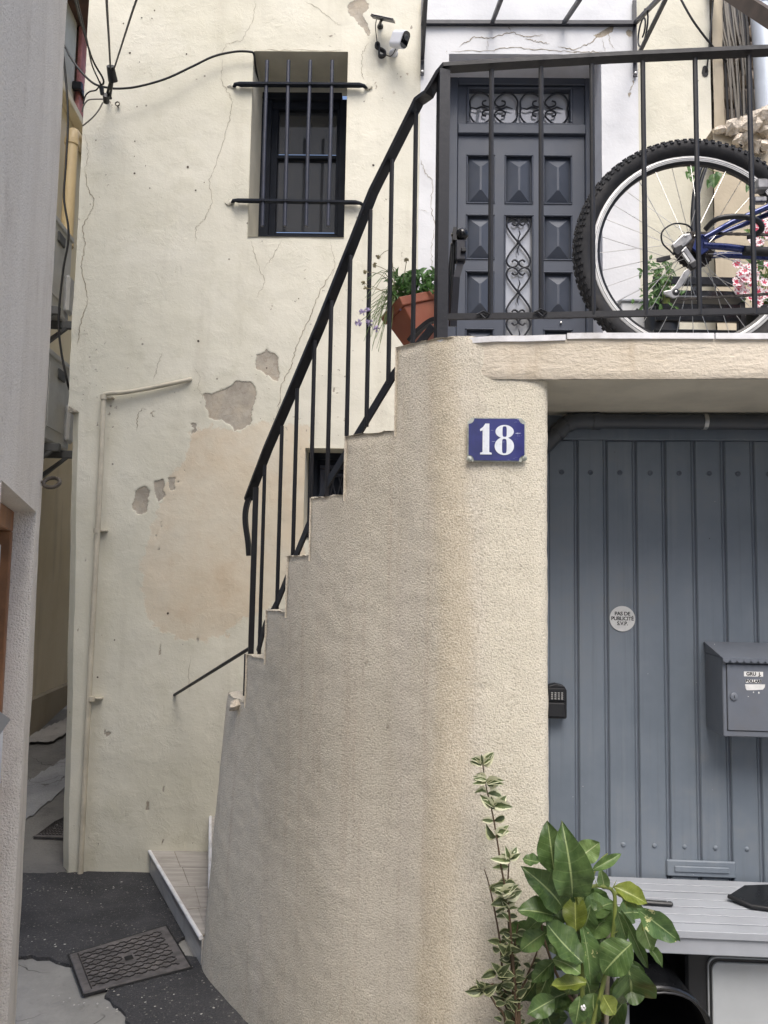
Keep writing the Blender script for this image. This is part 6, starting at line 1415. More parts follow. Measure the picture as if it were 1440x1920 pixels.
# derailleur
dr = MB(); yd = -.085
def bxz(px, py, y=yd): v = bk(px, py, y); return (v.x, v.z)
dr.prism([bxz(*p) for p in ((1259, 459), (1280, 440), (1294, 438), (1298, 448), (1288, 458), (1278, 466), (1264, 468))], xzM(0, 0, yd + .012), .016)
dro = dr.build('derailleur', MAT['alu'], bike, bevel=.003)
m = MB(); m.prism([bxz(*p) for p in ((1274, 474), (1284, 464), (1303, 492), (1292, 500))], xzM(0, 0, yd), .012); m.build('derailleur_body', MAT['alu'], dro, bevel=.003)
m = MB(); m.prism([bxz(*p, yd - .012) for p in ((1277.5, 475), (1282, 470), (1296, 490), (1291, 494))], xzM(0, 0, yd - .012), .001); m.build('badge', MAT['black'], dro)
m = MB(); m.prism([bxz(*p, yd - .013) for p in ((1279, 475.5), (1282, 472.5), (1294.3, 490), (1291, 492.5))], xzM(0, 0, yd - .0132), .0006); m.build('badge_plate', MAT['paper'], dro)
m = MB(); m.prism([bxz(*p) for p in ((1262, 466), (1276, 460), (1282, 470), (1270, 482), (1262, 476))], xzM(0, 0, yd + .004), .014); m.prism([bxz(*p) for p in ((1288, 498), (1306, 488), (1310, 500), (1296, 508))], xzM(0, 0, yd + .006), .02); m.build('pivot_block', MAT['black'], dro, bevel=.003)
m = MB(); m.prism([bxz(*p) for p in ((1281, 510), (1290, 504), (1294, 512), (1276, 540), (1268, 545), (1272, 558), (1262, 561), (1243, 552), (1243, 547), (1256, 545), (1266, 535))], xzM(0, 0, yd), .006); m.build('cage', MAT['alu'], dro, bevel=.002)
x, z = bxz(1266, 549); m = MB(); m.lathe([(.0001, .004), (.005, .004), (.011, .003), (.0115, -.003), (.0001, -.003)], Matrix.Translation((x, yd - .004, z)) @ Matrix.Rotation(R(90), 4, 'X'), 14); m.build('jockey_wheel', MAT['black'], dro, smooth=40)
m = MB(); m.lathe([(.0001, .003), (.004, .002), (.004, 0)], Matrix.Translation((x, yd - .008, z)) @ Matrix.Rotation(R(90), 4, 'X'), 10); x2, z2 = bxz(1285, 443); m.lathe([(.0001, .003), (.005, .002), (.005, 0)], Matrix.Translation((x2, yd - .004, z2)) @ Matrix.Rotation(R(90), 4, 'X'), 10); m.build('pivot_bolt', MAT['steel'], dro, smooth=40)
bt([bk(1298, 430, -.07), bk(1286, 421, -.09), bk(1262, 420, -.1), bk(1242, 434, -.1), bk(1242, 455, -.095), bk(1256, 470, -.09), bk(1264, 478, -.085)], .0026, 'shift_cable', 'black', bike, 8, 6)
m = MB(); m.prism([bxz(*p, -.07) for p in ((1231, 484), (1246, 480), (1256, 478), (1258, 486), (1240, 492), (1231, 491))], xzM(0, 0, -.066), .006); m.build('quick_release', MAT['black'], bike, bevel=.002)
# guard hoop
bt([bk(1322, 431, -.085), bk(1342, 412, -.11), bk(1372, 406, -.12), bk(1408, 409, -.12), bk(1425, 418, -.11), bk(1428, 430, -.10), bk(1416, 440, -.085), bk(1400, 444, -.075)], .0085, 'guard_hoop', 'black', bike, 10, 6)
def chain(a, b, n):
    m = MB(); t = (b - a).normalized(); 
    for k in range(n):
        c = a.lerp(b, (k + .5) / n); h = (b - a).length / n * .5; u = Vector((0, 1, 0)); v = t.cross(u)
        Mk = Matrix((t, u, v)).transposed().to_4x4(); Mk.translation = c; w_ = .0042 if k % 2 else .0028
        m.box(-h * 1.25, h * 1.25, -w_, w_, -.0036, .0036, Mk)
    o_ = m.build('chain', MAT['chain'], bike); return o_
chain(bk(1300, 437, -.045), bk(1475, 441, -.045), 24); chain(bk(1270, 562, -.05), bk(1475, 549, -.05), 28)
# rear brake near the seat stays
m = MB(); p = bk(1426, 356, -.02); m.cbox(p.x - .02, p.x + .02, p.y - .02, p.y + .02, p.z - .006, p.z + .03, .006); q = bk(1424, 375, -.02); m.cbox(q.x - .02, q.x + .02, q.y - .012, q.y + .012, q.z - .012, q.z + .008, .004); m.build('brake', MAT['alu'], bike)
# crank, seat, front end (to the right of the picture)
m = MB(); m.lathe([(.088, -.002), (.094, -.002), (.094, .002), (.088, .002)], Matrix.Translation(BB + Vector((0, -.045, 0))) @ Matrix.Rotation(R(90), 4, 'X'), 40, closed=True); m.lathe([(.0001, .01), (.03, .01), (.03, -.05), (.0001, -.05)], Matrix.Translation(BB + Vector((0, -.04, 0))) @ Matrix.Rotation(R(90), 4, 'X'), 16); m.build('chainring', MAT['cass'], bike)
bt([BB + Vector((0, -.06, 0)), BB + Vector((.15, -.075, -.08))], (.012, .009), 'crank_arm', 'alu'); m = MB(); p = BB + Vector((.15, -.12, -.08)); m.cbox(p.x - .045, p.x + .045, p.y - .04, p.y + .03, p.z - .01, p.z + .01, .004); m.build('pedal', MAT['black'], bike)
bt([ST_, ST_ + Vector((.0, 0, .18))], .0135, 'seat_post', 'black'); m = MB(); c = ST_ + Vector((.0, 0, .2)); m.lathe([(.0001, -.13), (.05, -.11), (.07, -.06), (.045, .02), (.022, .1), (.0001, .14)], Matrix.Translation(c) @ Matrix.Rotation(R(90), 4, 'Y') @ Matrix.Diagonal((.35, 1, 1, 1)), 20); m.build('saddle', MAT['black'], bike, smooth=60)
wheel(FW.x, bike, False)
for s_ in (-1, 1): bt([FW + Vector((0, .055 * s_, 0)), FW + Vector((-.06, .055 * s_, .35)), HB + Vector((.012, .03 * s_, -.06))], (.012, .016), 'fork_leg', 'black')
bt([HT + Vector((-.01, 0, .03)), HT + Vector((-.02, 0, .08)), HT + Vector((.05, 0, .09))], .014, 'stem', 'black'); bt([HT + Vector((.02, -.33, .11)), HT + Vector((.05, 0, .09)), HT + Vector((.02, .33, .11))], .0135, 'handlebar', 'black')

# ================================================================== plant stand with black boards, petunias, small shrub, hose (on the landing behind the bike)
PD = 3.25
stand = thing('plant_stand', 'black slatted plant stand on the landing behind the bicycle wheel', 'plant stand', Vector((P(1310, 600, PD).x, PD, FLOOR_Z)))
def sbx(px0, py0, px1, py1, D, dep, name, mat='blackgloss'):
    a, b = P(px0, py0, D), P(px1, py1, D); m = MB(); m.cbox(a.x, b.x, D, D + dep, b.z, a.z, .004); return m.build(name, MAT[mat], stand, world=True)
sbx(1236, 517, 1392, 536, PD, .02, 'board'); sbx(1236, 543, 1392, 560, PD, .02, 'board'); sbx(1230, 568, 1390, 604, PD - .05, .02, 'board'); sbx(1226, 616, 1392, 640, PD - .1, .02, 'board')
for px in (1228, 1384):
    a = P(px, 512, PD + .02); m = MB(); m.cbox(a.x, a.x + .03, a.y, a.y + .03, FLOOR_Z, a.z, .003); m.build('leg', MAT['black'], stand, world=True)
a = P(1240, 563, PD); b = P(1388, 563, PD); m = MB(); m.cbox(a.x, b.x, PD - .05, PD + .25, a.z - .004, a.z + .004, .002); m.build('shelf', MAT['acdark'], stand, world=True)
# wooden/grey box on the left
a = P(1166, 566, 3.3); b = P(1232, 640, 3.3); m = MB(); m.cbox(a.x, b.x + .01, 3.3, 3.5, FLOOR_Z, a.z, .004); gb = thing('storage_box', 'low grey box on the landing beside the plant stand', 'box', (a.x + .1, 3.3, FLOOR_Z)); m.build('box_body', MAT['acw'], gb, world=True)
m = MB(); m.cbox(a.x - .01, b.x + .02, 3.29, 3.51, a.z + .0005, a.z + .012, .003); m.build('box_lid', MAT['slat'], gb, world=True)
pet = thing('petunia_plant', 'pink and white striped petunias in bloom behind the bicycle', 'plant', Vector((P(1420, 560, 3.15).x, 3.2, FLOOR_Z)))
pm = MB(); vs, fs_, uv = [], [], []
def flower_mesh(seed):
    vs, fs_, uv = [(0, 0, 0)], [], [(.5, .5)]; n_ = 30
    for k in range(n_):
        a = 2 * math.pi * k / n_; lobe = .82 + .18 * abs(math.cos(a * 2.5)) ** .6; vs.append((.55 * lobe * math.cos(a), .55 * lobe * math.sin(a), .22)); uv.append((.5, .5 + .5 * abs(math.cos(a * 2.5)) * .5))
        vs.append((lobe * math.cos(a), lobe * math.sin(a), .30 + .06 * math.sin(a * 5 + seed))); uv.append((1, .5 + .5 * (abs(math.sin(a * 2.5)))))
    for k in range(n_):
        k2 = (k + 1) % n_; fs_ += [(0, 1 + 2 * k, 1 + 2 * k2), (1 + 2 * k, 2 + 2 * k, 2 + 2 * k2, 1 + 2 * k2)]
    me = bpy.data.meshes.new('flower'); me.from_pydata(vs, [], fs_); me.update(); ul = me.uv_layers.new(name='UVMap')
    for l in me.loops: ul.data[l.index].uv = uv[l.vertex_index]
    me.materials.append(MAT['petal']); me.polygons.foreach_set('use_smooth', [True] * len(me.polygons)); return me
fl_m = [flower_mesh(s_) for s_ in range(3)]; rnd = random.Random(5)
ivl = [leaf_mesh('leaf', MAT['leaf_ivy'], n=5, wide=1.0, curl=.15, fold=.12, seed=s_) for s_ in range(2)]
spots = [(1430, 415), (1418, 432), (1436, 440), (1425, 455), (1412, 450), (1440, 470), (1432, 425), (1381, 495), (1400, 505), (1415, 515), (1395, 525), (1408, 535), (1385, 540), (1398, 548), (1420, 545), (1432, 530), (1412, 525), (1380, 530), (1425, 560), (1440, 500), (1390, 515), (1405, 560), (1436, 405), (1450, 430), (1455, 460), (1460, 520), (1450, 545), (1384, 552)]
spots += [(x + rnd.uniform(-12, 12), y + rnd.uniform(-10, 10)) for x, y in spots[::2]]
for i, (x, y) in enumerate(spots):
    D = 3.15 + rnd.uniform(-.06, .08); r_ = rnd.uniform(8, 12) / F_PX * D; z = Vector((rnd.uniform(-.5, .3), -1, rnd.uniform(-.1, .6))).normalized(); xx = z.cross(Vector((0, 0, 1))).normalized(); M = Matrix((xx, z.cross(xx), z)).transposed().to_4x4() @ Matrix.Rotation(rnd.uniform(0, 6), 4, 'Z') @ Matrix.Diagonal((r_, r_, r_, 1)); M.translation = P(x, y, D)
    put(fl_m[i % 3], 'flower', pet, W=M)
for i in range(90):
    x, y = (rnd.uniform(1395, 1470), rnd.uniform(480, 575)) if i % 3 else (rnd.uniform(1405, 1470), rnd.uniform(395, 480)); D = 3.2 + rnd.uniform(0, .1); a = rnd.uniform(0, 6.28); ln = rnd.uniform(12, 22); base = P(x, y, D)
    put(ivl[i % 2], 'leaf', pet, W=leaf_W(base, P(x + ln * math.cos(a), y + ln * math.sin(a), D), ln * .5 / F_PX * D, Vector((rnd.uniform(-.6, .6), -1, .5)), 0))
for i in range(7): branch([(1430 + i * 4, 610, 3.25), (1425 + i * 5, 540, 3.22), (rnd.uniform(1395, 1460), rnd.uniform(420, 500), 3.2)], .003, .0015, 'stem', 'gstem', pet, n=5)
tl = P(1425, 575, 3.2); m = MB(); m.cbox(tl.x - .02, tl.x + .5, 3.16, 3.36, FLOOR_Z + .02, tl.z, .01); m.build('trough', MAT['black'], pet, world=True)
hb = thing('trailing_plant', 'small green trailing plant left of the black plant stand', 'plant', Vector((P(1235, 560, 3.2).x, 3.2, FLOOR_Z)))
for i in range(130):
    x = rnd.gauss(1238, 17); y = rnd.uniform(488, 575); x -= (y - 500) * .12; D = 3.2 + rnd.uniform(-.05, .05); a = rnd.uniform(0, 6.28); ln = rnd.uniform(9, 17); base = P(x, y, D)
    put(ivl[i % 2], 'leaf', hb, W=leaf_W(base, P(x + ln * math.cos(a), y + ln * math.sin(a) + 4, D), ln * .42 / F_PX * D, Vector((rnd.uniform(-.6, .6), -1, .6)), 0))
for i in range(9): branch([(1245, 600, 3.22), (1242 + i * 2, 540, 3.2), (rnd.uniform(1215, 1265), rnd.uniform(492, 540), 3.18)], .002, .001, 'stem', 'gstem', hb, n=5)
a = P(1250, 575, 3.22); m = MB(); m.lathe([(.0001, 0), (.06, 0), (.075, a.z - FLOOR_Z), (.066, a.z - FLOOR_Z), (.0001, a.z - FLOOR_Z - .02)], Matrix.Translation((a.x, 3.28, FLOOR_Z)), 20); m.build('pot', MAT['black'], hb, world=True, smooth=40)
# hose hanging on the wall
ho = thing('garden_hose', 'black hose looped against the wall behind the bicycle wheel', 'hose', P(1300, 600, 3.7))
m = MB(); m.tube(spline([P(1302, 600, 3.7), P(1299, 430, 3.7), P(1300, 385, 3.7), P(1306, 340, 3.7), P(1318, 305, 3.7), P(1335, 296, 3.72), P(1350, 306, 3.75)], 6), .012, 8); m.build('hose_loop', MAT['black'], ho, world=True, smooth=50)
m = MB(); m.tube(spline([P(1308, 600, 3.72), P(1305, 430, 3.72), P(1307, 385, 3.72), P(1313, 345, 3.72), P(1325, 312, 3.72), P(1340, 305, 3.74)], 6), .010, 8); m.build('hose_loop', MAT['black'], ho, world=True, smooth=50)
iv = thing('ivy_sprig', 'green ivy sprig growing against the wall above the bicycle hub', 'plant', P(1330, 350, 3.85))
for (x, y, ln) in ((1296, 312, 22), (1288, 326, 14), (1300, 300, 14), (1303, 322, 16), (1338, 335, 26), (1346, 328, 18), (1330, 342, 16), (1402, 352, 12), (1400, 345, 10), (1292, 334, 10), (1298, 331, 9)):
    base = P(x, y - ln * .4, 3.8); put(ivl[ln % 2], 'leaf', iv, W=leaf_W(base, P(x + rnd.uniform(-6, 6), y + ln * .6, 3.78), ln * .8 / F_PX * 3.8, Vector((rnd.uniform(-.3, .3), -1, .3)), 0))
branch([(1290, 330, 3.82), (1310, 310, 3.82), (1340, 322, 3.82), (1375, 330, 3.82), (1402, 348, 3.82), (1410, 380, 3.82)], .002, .001, 'stem', 'gstem', iv, n=5)

# ================================================================== garden wall, rubble pier, cables, rain pipe, beam (upper right)
gw = thing('garden_wall', 'plastered garden wall with broken mortar top at the right of the house', 'wall', (2.3, 3.95, 0))
def gtop(px): return 222 - 8 * math.sin(px * .05)
gx0, gx1 = P(1338, 300, 3.95).x, 3.4
def gwz(U): return P(1380, 238, 3.95).z + .05 * fbm(U * 7, U * 0 + 3, 77) * 2
us = lines(gx0, gx1, .03)
sheet('wall_face', us, np.linspace(0, 1, 60), lambda U, V: (U, 3.95 - .03 * fbm(U * 4, V * 8, 71) - .012 * fbm(U * 20, V * 40, 72), 1.9 + (gwz(U) - 1.9) * V), MAT['stoneplaster'], gw, world=True)
sheet('wall_top', us, np.linspace(0, 1, 10), lambda U, V: (U, 3.95 + .3 * V, gwz(U) + .03 * fbm(U * 12, V * 4, 73) * np.sin(V * 3.14)), MAT['mortar'], gw, world=True)
rnd = random.Random(21)
lump = [(1372, 240, 34), (1402, 236, 44), (1350, 244, 18), (1432, 224, 52), (1446, 250, 40), (1392, 262, 30), (1425, 275, 30), (1460, 215, 40)]
for (x, y, r_) in lump:
    c = P(x, y, 3.93); rr_ = r_ / F_PX * 3.93 * .6; m = MB(); m.lathe([(.0001, -rr_ * .7), (rr_ * .6, -rr_ * .55), (rr_ * .95, -rr_ * .1), (rr_ * .8, rr_ * .35), (rr_ * .4, rr_ * .6), (.0001, rr_ * .66)], Matrix.Translation(c), 12)
    for i, v in enumerate(m.v): m.v[i] = tuple(Vector(v) + Vector((rnd.uniform(-1, 1), rnd.uniform(-1, 1), rnd.uniform(-1, 1))) * rr_ * .26)
    m.build('mortar_lump', MAT['mortar'], gw, world=True, smooth=30)
rp = thing('rubble_pier', 'dark rubble pier and stained plaster strip behind the garden wall', 'wall', (2.2, 4.4, 0))
a = P(1334, 200, 4.16).x; b = P(1372, 200, 4.2).x
sheet('plaster_strip', lines(a, b, .02), lines(2.0, 6.3, .03), lambda U, V: (U + np.where(U > b - .03, .05 * fbm(V * 5, V * 0, 81), 0), 4.13 - .02 * fbm(U * 6, V * 6, 82) + .16 * np.clip((U - a) / (b - a), 0, 1) ** 2, V), MAT['stoneplaster'], rp, world=True)
rnd = random.Random(8); X0 = b - .05
zq = 2.6
while zq < 6.0:
    hq = rnd.uniform(.11, .2); xq = X0
    while xq < 3.3:
        wq = rnd.uniform(.14, .3); m = MB(); m.cbox(xq, xq + wq - .02, 4.32 + rnd.uniform(-.03, .03), 4.6, zq, zq + hq - .02, .03)
        for i, v in enumerate(m.v): m.v[i] = tuple(Vector(v) + Vector((rnd.uniform(-.012, .012), rnd.uniform(-.01, .01), rnd.uniform(-.012, .012))))
        m.build('stone', MAT['stone'], rp, world=True); xq += wq
    zq += hq
m = MB(); m.box(X0 - .3, 3.4, 4.4, 4.7, 2.0, 6.1); m.build('core', MAT['stone'], rp, world=True)
cb = thing('cable_bundle', 'bundle of thin grey-brown cables hanging in front of the rubble pier', 'cables', P(1415, 215, 4.2))
rnd = random.Random(9)
for i in range(14):
    t = i / 13; x0 = 1338 + t * 50; x1 = 1368 + t * 48
    m = MB(); m.tube(spline([P(x0 + rnd.uniform(-3, 3), -60, 4.26), P(x0 + 8 + t * 4, 40, 4.22), P((x0 + x1) / 2 + 6 + rnd.uniform(-4, 4), 110, 4.2), P(x1 + rnd.uniform(-4, 4), 225, 4.2)], 5), rnd.uniform(.004, .008), 6); m.build('cable', MAT['gcable' if i % 3 else 'cable'], cb, world=True, smooth=50)
zp = thing('zinc_rain_pipe', 'pale blue-grey rain pipe at the upper right corner', 'pipe', P(1422, 215, 4.15))
m = MB(); m.tube([P(1418, -60, 4.12), P(1430, 60, 4.12), P(1440, 240, 4.12)], .058, 18); m.build('pipe', MAT['zinc'], zp, world=True, smooth=50)
m = MB(); m.tube([P(1424, 6, 4.12), P(1425, 14, 4.12)], .062, 18); m.build('pipe_collar', MAT['zinc'], zp, world=True, smooth=50)
bm_ = MB(); bm_.bar([P(1340, -32, 4.05), P(1470, 52, 3.6)], .07, .07); tag(bm_.build('wooden_beam', MAT['beamwood']), 'brown diagonal timber at the top right corner', 'beam')
for i, (pts, lab, r_) in enumerate((([(1272, -10, 4.0), (1300, 40, 4.0), (1340, 92, 4.05), (1362, 115, 4.2)], 'black cable running diagonally down to the cable bundle', .006), ([(1338, -10, 4.05), (1331, 70, 4.05), (1326, 125, 4.08), (1322, 138, 4.1)], 'thin black cable entering a hole in the wall by the bracket', .005))):
    m = MB(); m.tube(spline([P(*p) for p in pts], 6), r_, 7); tag(m.build('wall_cable', MAT['cable'], smooth=50), lab, 'cable')
x, z = H.xz(1322, 134); m = MB(); m.add([(x + .02 * math.cos(t) * rnd.uniform(.8, 1.2), -float(hdisp(np.array(x), np.array(z))) - .003, z + .035 * math.sin(t)) for t in np.linspace(0, 6.28, 12)[:-1]], [tuple(range(11))]); m.build('wall_hole', MAT['ink'], house)
for q in [[(1313, 112), (1332, 120), (1334, 140), (1320, 135)]]:
    pass

# ================================================================== canopy over the door
can = fthing('door_canopy', 'dark metal door canopy frame with clear sheet over the front door', 'canopy', H)
y0 = -.02
def cbar(a, b, w, h, name='bar', up=(0, 0, 1)): m = MB(); m.bar([a, b], w, h, up=up); return m.build(name, MAT['iron'], can)
aL = H.px(793, 43, y0); aR = H.px(1190, 44, y0)
cbar(aL, aR, .025, .022, 'wall_bar')
out = Vector((0, -.95, -.40))
cx_l = aL.x; cx_r = aR.x
for t in (0, .327, .665, 1): p = aL.lerp(aR, t); cbar(p, p + out, .02, .02, 'rafter')
cbar(aL + out, aR + out, .025, .025, 'front_bar')
m = MB(); u_ = Vector((0, 0, .014)); m.add([aL + u_, aR + u_, aR + out + u_, aL + out + u_] + [v + Vector((0, 0, .004)) for v in (aL + u_, aR + u_, aR + out + u_, aL + out + u_)], [(0, 1, 2, 3), (7, 6, 5, 4), (0, 4, 5, 1), (1, 5, 6, 2), (2, 6, 7, 3), (3, 7, 4, 0)]); m.build('clear_sheet', MAT['clear'], can)
for side, p in ((0, aL), (1, aR)):
    zb_ = H.px(787, 141, y0).z; p0 = Vector((p.x, y0, zb_)); up_ = Vector((p.x, y0, p.z))
    m = MB(); m.bar([p0, up_ + Vector((0, 0, .14))], .022, .008, up=(0, -1, 0)); br = m.build('bracket', MAT['iron'], can)
    e = up_ + out * .62; m = MB(); q = Vector((p.x, y0 - .012, zb_ + .09)); m.bar([q, q.lerp(e, .5) + Vector((0, -.02, -.0)), e], .02, .014); m.build('brace', MAT['iron'], br)
    cc = up_ + Vector((0, -.13, -.14)); m = MB(); m.tube([cc + Vector((0, .10 * (1 - .6 * t) * math.cos(2 + t * 9), .10 * (1 - .6 * t) * math.sin(2 + t * 9))) for t in np.linspace(0, 1, 26)], .005, 6); m.build('scroll', MAT['iron'], br, smooth=50)
    m = MB(); m.lathe([(.0001, .006), (.006, .005), (.008, 0)], Matrix.Translation(p0 + Vector((0, -.004, .02))) @ Matrix.Rotation(R(90), 4, 'X'), 10); m.build('bolt', MAT['steel'], br, smooth=50)

# ================================================================== security camera and its solar panel
c = H.px(750, 72, -.13); sc = thing('security_camera', 'white security camera on a ball mount beside the barred window', 'camera', H.M @ H.px(738, 100, 0), H.rz)
B = H.px(737, 97, 0); T_ = B
def lc(px, py, y): return H.px(px, py, y) - B
m = MB(); m.lathe([(.0001, .03), (.012, .03), (.018, .02), (.026, .006), (.026, 0)], Matrix.Translation((0, 0, 0)) @ Matrix.Rotation(R(90), 4, 'X'), 18); m.build('wall_mount', MAT['camwhite'], sc, smooth=40)
m = MB(); m.tube([(0, -.03, 0), lc(741, 92, -.06), lc(745, 86, -.09)], .009, 10); m.build('ball_arm', MAT['camwhite'], sc, smooth=50)
axis = Vector((.62, -.62, -.48)).normalized(); ctr = lc(748, 71, -.12)
zax = axis; xax = Vector((0, 0, 1)).cross(zax).normalized(); yax = zax.cross(xax); CM = Matrix((xax, yax, zax)).transposed().to_4x4(); CM.translation = ctr
cw_, chh, cl = .028, .046, .05
m = MB(); m.prism(rrect(-cw_, cw_, -chh, chh, .024), CM @ Matrix.Translation((0, 0, -cl)), 2 * cl); m.build('camera_body', MAT['camwhite'], sc, bevel=.006)
m = MB(); m.prism(rrect(-cw_ + .003, cw_ - .003, -chh + .003, chh - .003, .022), CM @ Matrix.Translation((0, 0, cl + .0005)), .003); m.build('camera_face', MAT['lens'], sc)
m = MB(); m.lathe([(.0001, .002), (.012, .002), (.014, 0)], CM @ Matrix.Translation((0, .012, cl + .0035)), 18); m.build('camera_lens', MAT['acdark'], sc, smooth=40)
B2 = H.px(713, 50, 0); sp_ = thing('solar_panel', 'small black solar panel on a bracket above the security camera', 'solar panel', H.M @ B2, H.rz)
def l2(px, py, y): return H.px(px, py, y) - B2
m = MB(); m.lathe([(.0001, .02), (.012, .018), (.018, .004), (.018, 0)], Matrix.Rotation(R(90), 4, 'X'), 14); m.tube([(0, -.015, 0), l2(713, 42, -.07), l2(716, 37, -.1)], .008, 8); m.build('panel_bracket', MAT['black'], sp_, smooth=50)
pa, pb = l2(698, 29, -.1), l2(739, 38, -.1); xax = (pb - pa).normalized(); mid = (pa + pb) / 2; nrm = Vector((.05, -.5, .85)).normalized(); nrm = (nrm - xax * nrm.dot(xax)).normalized(); yax = nrm.cross(xax); SM = Matrix((xax, yax, nrm)).transposed().to_4x4(); SM.translation = mid
hl_ = (pb - pa).length / 2; m = MB(); m.cbox(-hl_, hl_, -.05, .05, -.005, .004, .002, SM); m.build('panel', MAT['solar'], sp_); m = MB(); m.cbox(-hl_ - .002, hl_ + .002, -.052, .052, -.009, -.0052, .001, SM); m.build('panel_frame', MAT['iron'], sp_)
cbl = MB(); cbl.tube(spline([H.M @ H.px(*p) for p in ((706, 36, -.09), (704, 50, -.05), (706, 70, -.02), (708, 86, -.02))], 6), .0025, 6); cbl.tube(spline([H.M @ H.px(*p) for p in ((719, 98, -.02), (726, 104, -.02), (733, 105, -.03), (739, 98, -.07), (743, 88, -.09))], 6), .0025, 6)
ck = thing('camera_cable', 'coiled black cable hanging between solar panel and security camera', 'cable', H.M @ H.px(713, 105, -.02)); cbl.build('cable', MAT['cable'], ck, world=True, smooth=50)
m = MB(); cA, cB_ = H.px(706, 84, -.02), H.px(719, 107, -.02)
for k in range(7):
    o_ = Vector((random.uniform(-.004, .004), -.003 * k, random.uniform(-.004, .004))); ax_ = cB_ - cA; sd_ = Vector((-ax_.z, 0, ax_.x)).normalized(); pts = []
    for t in np.linspace(0, 2 * math.pi, 25)[:-1]: pts.append(H.M @ (cA.lerp(cB_, .5 + .5 * math.cos(t)) + sd_ * .016 * math.sin(2 * t) * .9 + o_ + sd_ * .006 * math.sin(t)))
    m.tube(pts, .0045, 6, closed=True)
m.build('coil', MAT['cable'], ck, world=True, smooth=50)

# ================================================================== little jar on the window sill
c = H.M @ H.px(548, 446, .2); jr_ = thing('sill_figurine', 'small cream and brown cat figurine on the window sill', 'figurine', c)
c = Vector((c.x, c.y, H.px(548, 446, 0).z)); jr_.location = c; ROOT[jr_.name] = Matrix.Translation(c)
m = MB(); m.lathe([(.0001, 0), (.026, .004), (.032, .02), (.024, .04), (.012, .046), (.0001, .048)], Matrix.Translation((.02, 0, 0)), 16); m.build('head', MAT['figwhite'], jr_, smooth=60)
m = MB(); m.lathe([(.0001, 0), (.02, .002), (.022, .02), (.012, .034), (.0001, .036)], Matrix.Translation((-.028, .01, 0)), 12); m.build('body', MAT['figgrey'], jr_, smooth=60)
m = MB(); m.add([(-.04, .0, .03), (-.02, 0, .03), (-.036, 0, .066), (-.03, .012, .03)], [(0, 1, 2), (1, 3, 2), (3, 0, 2)]); m.build('ear', MAT['figwhite'], jr_)

# ================================================================== painted conduit on the house wall
cd_ = fthing('wall_conduit', 'cream painted conduit running down the house wall left of the ochre patch', 'pipe', H)
ptop = H.px(194, 752, -.03); pbot = H.px(150, 1655, -.03)
m = MB(); mid = H.px(176, 1130, -.03); m.tube(spline([ptop, H.px(188, 900, -.03), mid, H.px(162, 1400, -.03), Vector((pbot.x, -.03, -.02))], 6), .0145, 12); m.build('pipe', MAT['pipe'], cd_, smooth=50)
m = MB(); m.tube(spline([ptop + Vector((0, 0, -.0)), H.px(194, 742, -.03), H.px(204, 738, -.03), H.px(240, 735, -.028), H.px(300, 724, -.026), H.px(350, 713, -.02), H.px(357, 711, .01)], 5), .012, 12); m.build('branch_pipe', MAT['pipe'], cd_, smooth=50)
for (a, b) in ((194, 745), (182, 995), (172, 1310)):
    m = MB(); c = H.px(a, b, -.03); t = Vector((-.035, 0, -1)).normalized(); m.tube([c - t * .012, c + t * .012], .0185, 12); m.cbox(c.x, c.x + .05, -.03, .004, c.z - .004, c.z + .006, .002); m.build('pipe_clip', MAT['pipe'], cd_, smooth=40)
# eye bolt
c = H.px(221, 196, -.01); m = MB(); m.tube([H.M @ (c + Vector((.012 * math.cos(t), -.006, .012 * math.sin(t)))) for t in np.linspace(0, 2 * math.pi, 13)[:-1]], .0035, 6, closed=True); m.tube([H.M @ (c + Vector((0, -.006, -.012))), H.M @ (c + Vector((0, .03, -.012)))], .0035, 6); tag(m.build('eye_bolt', MAT['rust'], smooth=50), 'small eye bolt in the wall right of the cable clamps', 'bolt')

# ================================================================== overhead cables and clamps
def cab_(pts, r, name, lab, mat='cable'):
    m = MB(); m.tube(spline([P(*p) for p in pts], 7), r, 8); return tag(m.build(name, MAT[mat], smooth=60), lab, 'cable')
cab_([(197, -120, 1.9), (200, 0, 2.6), (204, 70, 3.2), (207, 128, 3.8)], .0048, 'overhead_cable', 'thick black overhead cable dropping almost straight to the clamp')
cab_([(300, -110, 1.9), (256, 0, 2.6), (236, 60, 3.1), (213, 132, 3.85), (206, 150, 3.95)], .0042, 'overhead_cable', 'black overhead cable slanting from upper right to the clamp')
cab_([(118, -100, 2.6), (141, 0, 3.2), (160, 70, 3.6), (175, 115, 3.85), (192, 145, 3.95), (194, 156, 3.98), (188, 160, 4.0)], .0052, 'overhead_cable', 'twisted black cable coming down from the upper left')
cab_([(124, -100, 2.65), (145, 0, 3.25), (163, 75, 3.65), (172, 120, 3.9), (184, 148, 3.98), (189, 160, 4.0)], .004, 'overhead_cable', 'thin black cable beside the twisted one at the upper left')
cab_([(40, 20, 3.9), (85, 40, 4.0), (120, 85, 4.05), (131, 105, 4.05), (150, 132, 4.03), (175, 156, 4.03), (200, 164, 4.04), (225, 166, 4.06), (260, 162, 4.07), (310, 148, 4.075), (360, 125, 4.08), (400, 106, 4.085), (440, 97, 4.09), (468, 97, 4.09), (476, 102, 4.1), (479, 125, 4.15), (484, 152, 4.3)], .0062, 'wall_cable', 'black cable sweeping across the wall into the barred window')
cab_([(187, 160, 4.0), (180, 169, 4.02), (168, 172, 4.04), (160, 180, 4.05), (156, 195, 4.06)], .004, 'wall_cable', 'short black cable curling left from the clamp')
